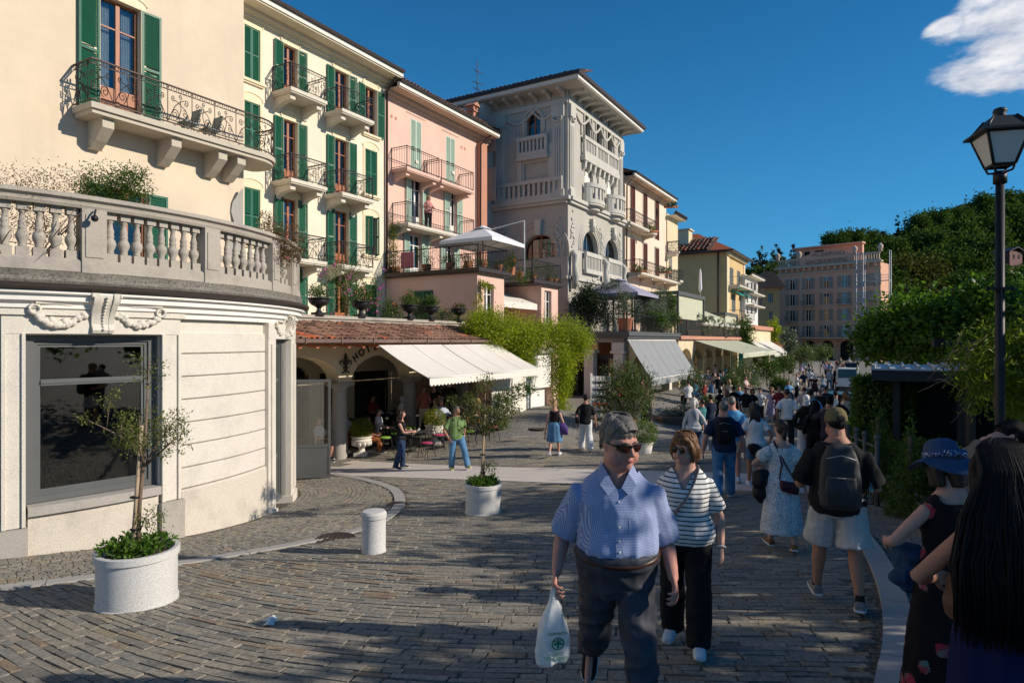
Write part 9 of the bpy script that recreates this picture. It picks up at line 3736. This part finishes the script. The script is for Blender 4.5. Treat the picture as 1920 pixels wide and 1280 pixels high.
for(rr_,dz_)in((.058,.024),(.085,.016),(.103,.006),(.116,-.004)):
	for lay in(0,-.004):
		pass
	rows.append(mb.v([hp_(rr_*math.cos(t),.006+rr_*1.05*math.sin(t),dz_+.012*(rr_-.058)/.07*math.sin(3*t+1)-(.05*(rr_-.058)/.07 if math.sin(t)>.3 else 0)*math.sin(t))for t in[2*pi*j/n for j in range(n)]]))
for i in range(3):
	for j in range(n):
		mb.f((rows[i]+j,rows[i]+(j+1)%n,rows[i+1]+(j+1)%n,rows[i+1]+j),0,True)
ho=mb.build('hat_brim',HB,bh)
sm=ho.modifiers.new('thick','SOLIDIFY')
sm.thickness=.004
PD=NT('polka dot ribbon')
v=PD.vor(90,PD.co())
PD.set(Base_Color=PD.mix(PD.math('LESS_THAN',v,.30),(.02,.05,.16),(.75,.78,.82)),Roughness=.6)
mb=MB()
mb.tube([hp_(.0605*math.cos(t),.006+.065*math.sin(t),.032)for t in np.linspace(0,2*pi,25)[:-1]],.012*hs_,6,closed=True,flat=.3,up=NMx@Vector((1,0,0)))
for g in(-1,1):
	mb.ell(hp_(g*.022,.078,.028),(.020*hs_,.010*hs_,.015*hs_),10,8,J6['hrot'])
mb.ell(hp_(0,.080,.028),(.008*hs_,.010*hs_,.009*hs_),8,6,J6['hrot'])
mb.build('ribbon',PD.m,bh)
mb=MB()
for k in range(8):
	r2=random.Random(k+40)
	mb.ell((.17+r2.uniform(-.04,.05),-.14+r2.uniform(-.05,.05),.96-.03*k+r2.uniform(-.02,.02)),(.06,.08,.05),10,8,(r2.uniform(-.5,.5),r2.uniform(-.5,.5),0))
tag(inst('denim_jacket',remesh(mb,.012,'denim_jacket',c_('mid denim jacket',(.025,.055,.10),'denim'),2,.012,13,3),None,tuple(p),(0,0,yw)),'blue denim jacket bundled over the arm of the woman in the blue hat','jacket')
p=feet_at(1805,0,5.6)
lm,J7=person('dark haired man in a grey tee leaning forward over the rail with his head down',p,rad(88),1.78,'m',1.02,0,dict(lean=26,hp=42,hy=-8,armL=(.12,-.42,.62),armR=(-.10,-.40,.64),hintL=(.6,.3,-1),hintR=(-.8,.2,-1),thL=-6,thR=-10),'fair','thick','black',dict(mat=c_('warm grey tee',(.17,.15,.135)),sleeve=.75,hem=.5,off=.012,amp=.004),dict(mat=DDEN,off=.014),dict(mat=SHOEB),vox=.014,detail=True)
mb=MB()
hp_=J7['hp']
for g in(-1,1):
	mb.tube([hp_(g*.0185+.016*math.cos(a),-.055,.014*math.sin(a))for a in np.linspace(0,2*pi,13)],.0025,5)
	mb.tube([hp_(g*.035,-.05,.003),hp_(g*.045,.0,.003)],.0025,5)
mb.build('spectacles',M['black'],lm)
# iron table edge he leans on
q=at_depth(1905,640,5.5)
mb=MB()
g0=gz(q.x,q.y)
mb.tube([(q.x-.25,q.y-.3,g0+1.05),(q.x+.5,q.y-.3,g0+1.05)],.03,8)
for x in(-.2,.45):
	mb.tube([(q.x+x,q.y-.3,g0),(q.x+x,q.y-.3,g0+1.05)],.025,8)
mb.tube([(q.x-.1+.09*(1-k/16)*math.cos(k*.7),q.y-.3,g0+.92+.09*(1-k/16)*math.sin(k*.7))for k in range(14)],.01,5)
tag(mb.build('iron_rail',M['iron']),'short scrolled iron rail under the arms of the leaning man','railing')
# ---------------------------------------------------------------- cafe tables, chairs and guests
def arc_chair(lab,cush):
	o=thing('cafe_chair',lab,'chair',(0,0,0),0,'iron chairs of the cafe terrace')
	mb=MB()
	mb.tube([(.2*math.cos(a),.19*math.sin(a),.44)for a in np.linspace(0,2*pi,17)[:-1]],.014,6,closed=True)
	for k in(-.1,0,.1):
		mb.box(k-.02,k+.02,-.17,.17,.435,.445)
	mb.build('seat',M['iron'],o)
	mb=MB()
	mb.tube([(-.19,.16,.44),(-.2,.21,.7),(-.15,.24,.88),(0,.25,.95),(.15,.24,.88),(.2,.21,.7),(.19,.16,.44)],.013,6)
	mb.tube([(.11*math.cos(a),.23,.74+.12*math.sin(a))for a in np.linspace(0,2*pi,13)],.009,5)
	for g in(-1,1):
		mb.tube([(g*.05,.19,.46),(g*.12,.22,.62),(g*.05,.235,.75),(0,.24,.86)],.008,5)
	mb.build('backrest',M['iron'],o)
	for x,y in((-1,-1),(1,-1),(-1,1),(1,1)):
		mb=MB()
		mb.tube([(x*.16,y*.15,.44),(x*.17,y*.17,.25),(x*.2,y*.21,0)],.012,6)
		mb.build('leg',M['iron'],o)
	mb=MB()
	mb.ell((0,0,.475),(.205,.195,.035),16,6)
	mb.build('cushion',M[cush],o)
	return o
M['limecush']=plain('lime green cushion',(.22,.42,.05),.85,.1,9,.1)
M['magcush']=plain('raspberry cushion',(.42,.05,.12),.85,.1,9,.1)
def cafe_table(p,lab,r_=.36):
	o=thing('cafe_table',lab,'table',tuple(p),0,'round iron tables of the cafe terrace')
	mb=MB()
	mb.lathe([(r_,.71),(r_+.01,.72),(r_,.735),(.01,.736)],24)
	mb.build('tabletop',M['slate'],o)
	for k in range(4):
		a=pi/4+k*pi/2
		mb=MB()
		mb.tube([(r_*.7*math.cos(a),r_*.7*math.sin(a),.71),(r_*.6*math.cos(a),r_*.6*math.sin(a),.35),(r_*.95*math.cos(a),r_*.95*math.sin(a),0)],.013,6)
		mb.build('leg',M['iron'],o)
	for k in range(3):
		a=k*2.1+p.x
		mb=MB()
		mb.lathe([(.018,.738),(.035,.80),(.033,.80),(.015,.745)],10,(.17*math.cos(a),.17*math.sin(a),0))
		c=mb.build('cup',M['white'],None,loc=tuple(p))
		tag(c,['nearer','second','third'][k]+' white cup on the '+lab.replace('round ','',1),'cup','white cups on the cafe tables')
	return o
def proto_mats(o):
	return o
TB=[(622,838,'round table behind the glass door leaf'),(655,822,'round table beside the first arcade column'),(780,850,'round table between the woman in black and the man in green'),(726,812,'round table under the first arch'),(835,815,'round table behind the second stone urn'),(905,822,'round table at the far end of the terrace')]
tpos=[]
for(u,v,lab)in TB:
	p=ground_at(u,v)
	tpos.append(p)
	cafe_table(p,lab)
CH=[(640,856,20,'limecush','before the glass door leaf'),(612,860,-60,'magcush','half hidden by the glass door leaf'),(628,815,170,'magcush','beside the first arcade column'),(722,846,40,'limecush','left of the woman in black'),(742,838,200,'limecush','behind the woman in black'),(800,858,-30,'magcush','left of the man in green'),(770,826,150,'limecush','under the nearer white awning'),(822,842,10,'magcush','behind the man in green'),(878,835,-40,'limecush','right of the man in green'),(892,812,120,'limecush','under the farther white awning'),(922,826,30,'magcush','nearest the white canvas wall'),(700,815,180,'magcush','under the first arch'),(752,812,90,'limecush','beyond the first arch'),(850,808,150,'magcush','beside the second arcade column')]
protos={}
for i,(u,v,a,c,wh)in enumerate(CH):
	p=ground_at(u,v)
	lab='iron cafe chair with a %s cushion %s'%('lime green' if c=='limecush' else 'raspberry',wh)
	if c not in protos:
		protos[c]=arc_chair(lab,c)
		protos[c].location=p
		protos[c].rotation_euler=(0,0,rad(a))
	else:
		copy_tree(protos[c],None,p,rad(a),None,lab)
SIT=dict(thL=82,thR=86,knL=86,knR=80,lean=-4,armL=(.13,-.20,.60),armR=(-.12,-.21,.61),hintL=(.6,.6,-1),hintR=(-.6,.6,-1))
BLU=c_('pale blue shirt',(.45,.50,.58))
RED=c_('dark red cotton',(.22,.03,.03))
TEAL=c_('teal cotton',(.06,.20,.22))
LIL=c_('lilac cotton',(.42,.38,.55))
SKYB=c_('sky blue cotton',(.13,.32,.52))
OLIV=c_('olive cotton',(.12,.12,.06))
PNKC=c_('pale pink cotton',(.60,.45,.42))
PRNT=c_('orange patterned cloth',(.35,.12,.04),'floral',(.05,.02,.02),2)
# reusable figures for the crowd, each with body, shirt, trousers, hair and shoes
CROWD={}
def crowd_fig(key,pos,yaw,label,sc=1.0,skn=None,hairc=None,topc=None,botc=None,group='people walking in the street'):
	mats={'body':SK.get(skn),'hair':HR.get(hairc),'shirt':topc,'dress':topc,'trousers':botc,'shorts':botc,'skirt':botc}
	if key not in CROWD:
		a=dict(KEYS[key])
		o,J=person(label,pos,yaw,vox=.027,group=group,**a)
		CROWD[key]=o
		r=o
		first=True
	else:
		src=CROWD[key]
		r=src.copy()
		link(r)
		r['label']=label
		r['group']=group
		for ch in list(src.children):
			c=ch.copy()
			link(c)
			c.parent=r
			for g in ch.children:
				d=g.copy()
				link(d)
				d.parent=c
	r.location=pos
	r.rotation_euler=(0,0,yaw)
	r.scale=(sc,sc,sc)
	for ch in r.children:
		m=mats.get(ch.name.split('.')[0])
		if m is not None and len(ch.material_slots):
			ch.material_slots[0].link='OBJECT'
			ch.material_slots[0].material=m
	return r
def kd(sex,hair,bt,sleeve,pose,**k):
	return dict(H=1.76 if sex=='m' else 1.66,sex=sex,hair=hair,pose=pose,top=None if k.get('dress')else dict(mat=WHT,sleeve=sleeve,hem=.505,off=.013),bottom=bt,shoes=dict(mat=SHOEB),**k)
W1=dict(thL=16,knL=5,thR=-12,knR=20,armL=(.16,.06,.48),armR=(-.16,-.08,.50))
W2=dict(thL=-12,knL=20,thR=15,knR=5,armL=(.15,-.08,.50),armR=(-.16,.05,.48))
S1_=dict(thL=2,knL=4,thR=-2,knR=4,armL=(.12,-.16,.60),armR=(-.16,-.02,.48))
S2_=dict(thL=-3,knL=4,thR=4,knR=8,armL=(.12,-.15,.72),armR=(-.11,-.16,.74))
LONG,SHRT=dict(mat=BLK,off=.014,wide=.01),dict(mat=BEIGE,off=.016,len=.36,wide=.01)
SKRT=dict(mat=DEN,kind='skirt',len=1.2)
KEYS={'mw':kd('m','short',LONG,.75,W1),'mw2':kd('m','crop',SHRT,.75,W2),'ms':kd('m','short',LONG,.75,S1_),'mph':kd('m','thick',LONG,.75,S2_),'fw':kd('f','halflong',LONG,.6,W2),'fw2':kd('f','wavy',SHRT,.5,W1),'fs':kd('f','pony',LONG,.6,S1_),'fd':kd('f','wavy',None,0,W2,dress=dict(mat=WHT,hem=.2,sleeve=.4)),'fsk':kd('f','bun',SKRT,.5,W1),'msit':kd('m','short',LONG,.75,SIT),'fsit':kd('f','halflong',LONG,.6,SIT),'msit2':kd('m','crop',SHRT,.75,dict(SIT,thL=70,armL=(.10,-.1,.72)))}
# guests of the cafe
GU='guests at the cafe'
for(key,u,v,a,lab,skn,hc,tc,bc)in(('msit2',600,866,70,'grey haired man in a white polo sitting behind the glass door leaf','pink','grey',WHT,NAVY),('fsit',648,838,40,'dark haired woman in white sitting behind the golden ball bush','fair','dark',WHT,PRNT),('msit',712,838,100,'young man in a white tee seated in profile under the arch','fair','dark',WHT,BLK),('fsit',815,812,-60,'woman leaning on her hand at the second column','fair','brown',BEIGE,BLK),('msit',828,820,20,'bald man in a pale shirt sitting behind the second stone urn','pink','grey',BLU,BEIGE),('fsit',893,815,-70,'woman in an orange patterned dress seated by the young tree','fair','blond',PRNT,PRNT),('msit',700,806,60,'man in dark red sitting deep under the arch','tan','black',RED,BLK),('fsit',752,806,-80,'pale haired guest in white deep under the arch','fair','white',WHT,BLK),('fsit',690,850,90,'guest in orange trousers mostly hidden by the ball bush','tan','dark',BLK,PRNT)):
	p=ground_at(u,v)
	crowd_fig(key,p,rad(a),lab,.97,skn,hc,tc,bc,GU)
for(key,u,v,a,lab,skn,hc,tc,bc)in(('fs',795,806,10,'woman in a rust top and pale shorts standing under the nearer awning','tan','dark',c_('rust cotton',(.30,.10,.07)),BEIGE),('fd',815,800,-40,'woman in a dark dress standing behind the second column','fair','dark',BLK,BLK),('ms',842,800,0,'waiter in black standing in the shade of the awning','fair','black',BLK,BLK)):
	crowd_fig(key,ground_at(u,v),rad(a),lab,1,skn,hc,tc,bc,GU)
	# people in the street beyond, each where the photo shows them
away,to=True,False
SL='people walking in the street'
CL=[('ms',1398,29,to,0,'bald man in a black polo and beige shorts walking towards the viewer','pink',None,BLK,BEIGE),('fw',1411,30,to,6,'woman with a mane of dark curls all in black walking towards the viewer','tan','black',BLK,BLK),('fs',1425,31,to,-8,'woman in a white tank top and black trousers walking towards the viewer','fair','dark',WHT,BLK),('fd',1363,30,away,10,'woman in a long grey dress seen from behind','fair','brown',c_('grey viscose',(.30,.30,.29)),None),('fw',1350,31,away,-20,'dark clothed woman at the left of the street group','fair','black',BLK,BLK),('mph',1376,31,away,15,'person in black holding a phone within the street group','tan','black',BLK,BLK),('mw',1386,32,to,0,'man in a bright blue shirt inside the street group','fair','dark',SKYB,NAVY),('fd',1447,31,to,4,'woman in white with a lilac skirt and sunglasses coming up the street','fair','blond',LIL,None),('ms',1461,30,to,-6,'man in red and white coming up the street','pink','grey',RED,NAVY),('mw',1476,19.5,away,0,'man in a white tee walking away in the middle of the crowd','tan','dark',WHT,BLK),('fsk',1474,25,away,40,'woman with brown hair pointing across the street','tan','brown',RED,DEN),('mw2',1508,27,away,10,'man in a pale pink shirt walking away','fair','dark',PNKC,BEIGE),('fw',1517,27,away,0,'woman with long dark hair beside the pale pink shirt','fair','black',BLK,BLK),('mw',1521,20,away,8,'man in a sky blue shirt walking away','tan','black',SKYB,DDEN),('mw',1538,26,away,0,'shaven headed man in black walking away','pink','grey',BLK,BLK),('ms',1549,28,away,-5,'second man in black beside the shaven headed man','tan','dark',NAVY,BLK),('mw2',1567,22,away,4,'man in a white tee with a dark strap walking near the hedge','tan','black',WHT,BEIGE),('fw',1586,19,away,12,'woman in beige at the corner of the clipped hedge','fair','brown',BEIGE,BEIGE),('fs',1576,18,away,-10,'dark haired woman low beside the clipped hedge','fair','black',BLK,BLK),('mph',1494,47,away,-80,'person in a long white coat raising a phone','fair','blond',WHT,BLK),('fw2',1543,50,away,6,'blond woman in a white top and denim shorts farther down','fair','blond',WHT,DEN),('fd',1528,49,away,0,'woman in a patterned dark dress farther down','fair','white',M['dark rose print'],None),('mw2',1507,52,away,0,'man in navy with pale shorts farther down','pink','grey',NAVY,BEIGE),('fw',1498,54,away,-10,'woman in a white blouse farther down','fair','brown',WHT,BEIGE),('mw',1519,58,away,0,'man in a white tee near the pale oleander','tan','dark',WHT,NAVY),('mw',1555,55,away,10,'man in a pale shirt, jeans and blue cap walking beside the van','fair','dark',BLU,DEN),('fw',1565,56,away,0,'woman in black close beside the blue cap','fair','black',BLK,BLK),('mw',1571,58,away,0,'man in dark clothes just left of the white pickup','tan','black',NAVY,BLK),('fw',1613,40,away,0,'woman in a white printed shirt right of the white pickup','tan','dark',WHT,BLK),('ms',1623,41,away,20,'man in dark clothes under the linden','tan','black',BLK,BLK),('mw',1641,36,away,5,'man in a white tee with a backpack near the kiosk roof','tan','black',WHT,BLK),('fs',1631,44,to,0,'woman in rust under the linden shade','fair','brown',PNKC,BLK),('mw',1347,38,away,10,'man in white trousers with a black rucksack by the first oleander','fair','black',BLK,WHT),('fw2',1367,37,away,-6,'woman in shorts half hidden by the first oleander','fair','blond',BEIGE,WHT),('msit',1479,44,to,20,'seated man in a sky blue shirt by the dark hedge shrub','pink','grey',SKYB,NAVY),('msit',1315,24,away,60,'seated man in teal on the bench planter','tan','dark',TEAL,DEN),('msit2',1331,24.5,away,30,'seated man in dark grey on the bench planter','tan','black',NAVY,DEN),('fsit',1312,26,to,40,'crouching blond figure beside the bench planter','fair','blond',OLIV,BLK),('fsk',1213,24.5,to,20,'dark dressed woman half hidden by the pink flowered oleander','fair','dark',BLK,BLK)]
rr=random.Random(12)
for(key,u,y,aw,off,lab,skn,hc,tc,bc)in CL:
	p=feet_at(u,0,y)
	crowd_fig(key,p,facing(p,aw,off),lab,rr.uniform(.96,1.04),skn,hc,tc,bc)
	# far crowd before the hotel and diners under the green awnings
FK=['mw','fw','mw2','fs','fd','ms','fw2','fsk']
TC=[(WHT,'white'),(BLK,'black'),(NAVY,'navy'),(BEIGE,'beige'),(SKYB,'sky blue'),(RED,'dark red'),(PNKC,'pale pink'),(TEAL,'teal'),(LIL,'lilac'),(OLIV,'olive')]
BC=[(BLK,'black'),(DEN,'denim'),(BEIGE,'beige'),(NAVY,'navy')]
for i in range(34):
	u=rr.uniform(1548,1598)if i<22 else rr.uniform(1470,1545)
	y=rr.uniform(66,112)if i<22 else rr.uniform(60,100)
	t_,b_=TC[i%10],BC[(i*3+i//10)%4]
	p=feet_at(u,0,y)
	crowd_fig(FK[i%8],p,facing(p,rr.random()<.6,rr.uniform(-40,40)),'%s in %s and %s in the far crowd %s'%('man' if FK[i%8][0]=='m' else 'woman',t_[1],b_[1],'before the hotel' if i<22 else 'near the pale oleanders'),rr.uniform(.94,1.05),rr.choice(['fair','tan','pink','brown']),rr.choice(['dark','black','brown','grey','blond']),t_[0],b_[0],'far crowd before the hotel')
for i in range(22):
	u=1288+6.2*i+rr.uniform(-2,2)
	p=on_s(u,690,rr.uniform(-11.6,-8.6))
	p.z=gz(p.x,p.y)
	t_,b_=TC[(i*7)%10],BC[i%4]
	crowd_fig(['msit','fsit','msit2'][i%3],p,rr.uniform(0,6.2),'diner in %s and %s seated under the pale green awnings%s'%(t_[1],b_[1],', farther along' if i>10 else ''),1,rr.choice(['fair','tan','pink']),rr.choice(['dark','black','brown','grey']),t_[0],b_[0],'diners under the pale green awnings')
	# ---------------------------------------------------------------- vehicles
def car(name,label,p,yaw,L,W,H,paint,pickup=False):
	"""a car seen from behind; local +Y is forward"""
	o=thing(name,label,'car' if not pickup else 'pickup',tuple(p),yaw)
	mb=MB()
	hb=H*(.52 if not pickup else.56)
	sec=[(-L/2,.30,hb*.88),(-L/2+.08,.24,hb),(-L*.2,.22,hb*1.02),(L*.22,.22,hb*1.0),(L/2-.35,.24,hb*.88),(L/2,.32,hb*.66)]
	rings(mb,[((0,y,(z0+z1)/2),(W/2*(1 if abs(y)<L*.45 else.95),0,0),(0,0,(z1-z0)/2),.42)for y,z0,z1 in sec],20)
	me=mb.mesh('body',[paint],40,True)
	inst('body',me,o)
	y0,y1=(-L/2+.12,L*.12)if not pickup else(-L/2+.06,L*.14)
	mb=MB()
	t=.82 if not pickup else.93
	b=mb.v([(-W*.47,y0,hb*.97),(W*.47,y0,hb*.97),(W*.47,y1+.5,hb*.97),(-W*.47,y1+.5,hb*.97),(-W*.47*t,y0+(.30 if not pickup else.06),H),(W*.47*t,y0+(.30 if not pickup else.06),H),(W*.47*t,y1-.1,H),(-W*.47*t,y1-.1,H)])
	for q in((3,2,1,0),(4,5,6,7),(0,1,5,4),(1,2,6,5),(2,3,7,6),(3,0,4,7)):
		mb.f([b+i for i in q])
	cb=mb.build('cabin',paint,o)
	bm_=cb.modifiers.new('b','BEVEL')
	bm_.width=.06
	bm_.segments=3
	def pane(c,name):
		mb=MB()
		k=[Vector(x)for x in c]
		ctr=sum(k,Vector())/4
		n=(k[1]-k[0]).cross(k[3]-k[0]).normalized()
		if n.dot(ctr-Vector((0,(y0+y1)/2,(H+hb)/2)))<0:
			n=-n
		q=[ctr+(x-ctr)*.84+n*.012 for x in k]
		q2=[x-n*.03 for x in q]
		b=mb.v(q+q2)
		mb.f(range(b,b+4))
		for i in range(4):
			mb.f((b+i,b+(i+1)%4,b+4+(i+1)%4,b+4+i))
		mb.build(name,M['lensdark'],o)
	V=[Vector(v)for v in[(-W*.47,y0,hb),(W*.47,y0,hb),(W*.47,y1+.5,hb),(-W*.47,y1+.5,hb),(-W*.47*t,y0+(.30 if not pickup else.06),H),(W*.47*t,y0+(.30 if not pickup else.06),H),(W*.47*t,y1-.1,H),(-W*.47*t,y1-.1,H)]]
	pane((V[0],V[1],V[5],V[4]),'rear_window')
	pane((V[2],V[3],V[7],V[6]),'windscreen')
	pane((V[1],V[2],V[6],V[5]),'side_window')
	pane((V[3],V[0],V[4],V[7]),'side_window')
	for x in(-1,1):
		for y in(-L*.31,L*.32):
			mb=MB()
			mb.M=Matrix.Translation((x*(W/2-.11),y,.33))@Matrix.Rotation(pi/2,4,'Y')
			mb.lathe([(.22,-.11),(.33,-.10),(.34,0),(.33,.10),(.22,.11),(.2,.09),(.02,.08)],18)
			wh=mb.build('wheel',M['black'],o)
			mb=MB()
			mb.M=Matrix.Translation((x*(W/2-.11),y,.33))@Matrix.Rotation(pi/2,4,'Y')
			mb.lathe([(.2,-.115),(.2,.115),(.03,.118)],14)
			mb.build('rim',M['steel'],wh)
		mb=MB()
		mb.box(x*W*.44-.07,x*W*.44+.07,-L/2-.02,-L/2+.06,hb*.58,hb*(.86 if not pickup else.74))
		mb.build('tail_light',M['tail'],o)
	mb=MB()
	mb.box(-W*.48,W*.48,-L/2-.08,-L/2+.05,.28,.45)
	mb.build('bumper',M['slate']if pickup else paint,o)
	mb=MB()
	mb.box(-.26,.26,-L/2-.095,-L/2-.082,.46 if pickup else hb*.6,.57 if pickup else hb*.6+.11)
	mb.build('number_plate',M['white'],o)
	return o
M['lensdark']=plain('tinted car glass',(.015,.018,.022),.06,.1,3,0,spec=.6)
M['tail']=plain('red tail lamp',(.55,.015,.01),.3,.1,3,0)
M['wcar']=plain('white car paint',(.62,.62,.60),.3,.06,3,0,spec=.5)
M['tcar']=plain('teal car paint',(.07,.24,.27),.28,.06,3,0,spec=.5)
M['dcar']=plain('dark car paint',(.025,.027,.03),.28,.06,3,0,spec=.5)
p=feet_at(1591,0,55)
car('pickup_truck','white pickup with a hard canopy and red tail lamps seen from behind',p,ANG-pi/2,4.4,1.8,1.95,M['wcar'],True)
p=feet_at(1580,0,31)
car('parked_car','small teal car parked beside the clipped hedge',p,ANG-pi/2-.1,3.7,1.65,1.5,M['tcar'])
p=feet_at(1596,0,74)
car('parked_car','dark van like car standing beyond the white pickup',p,ANG-pi/2,4.3,1.8,1.8,M['dcar'])
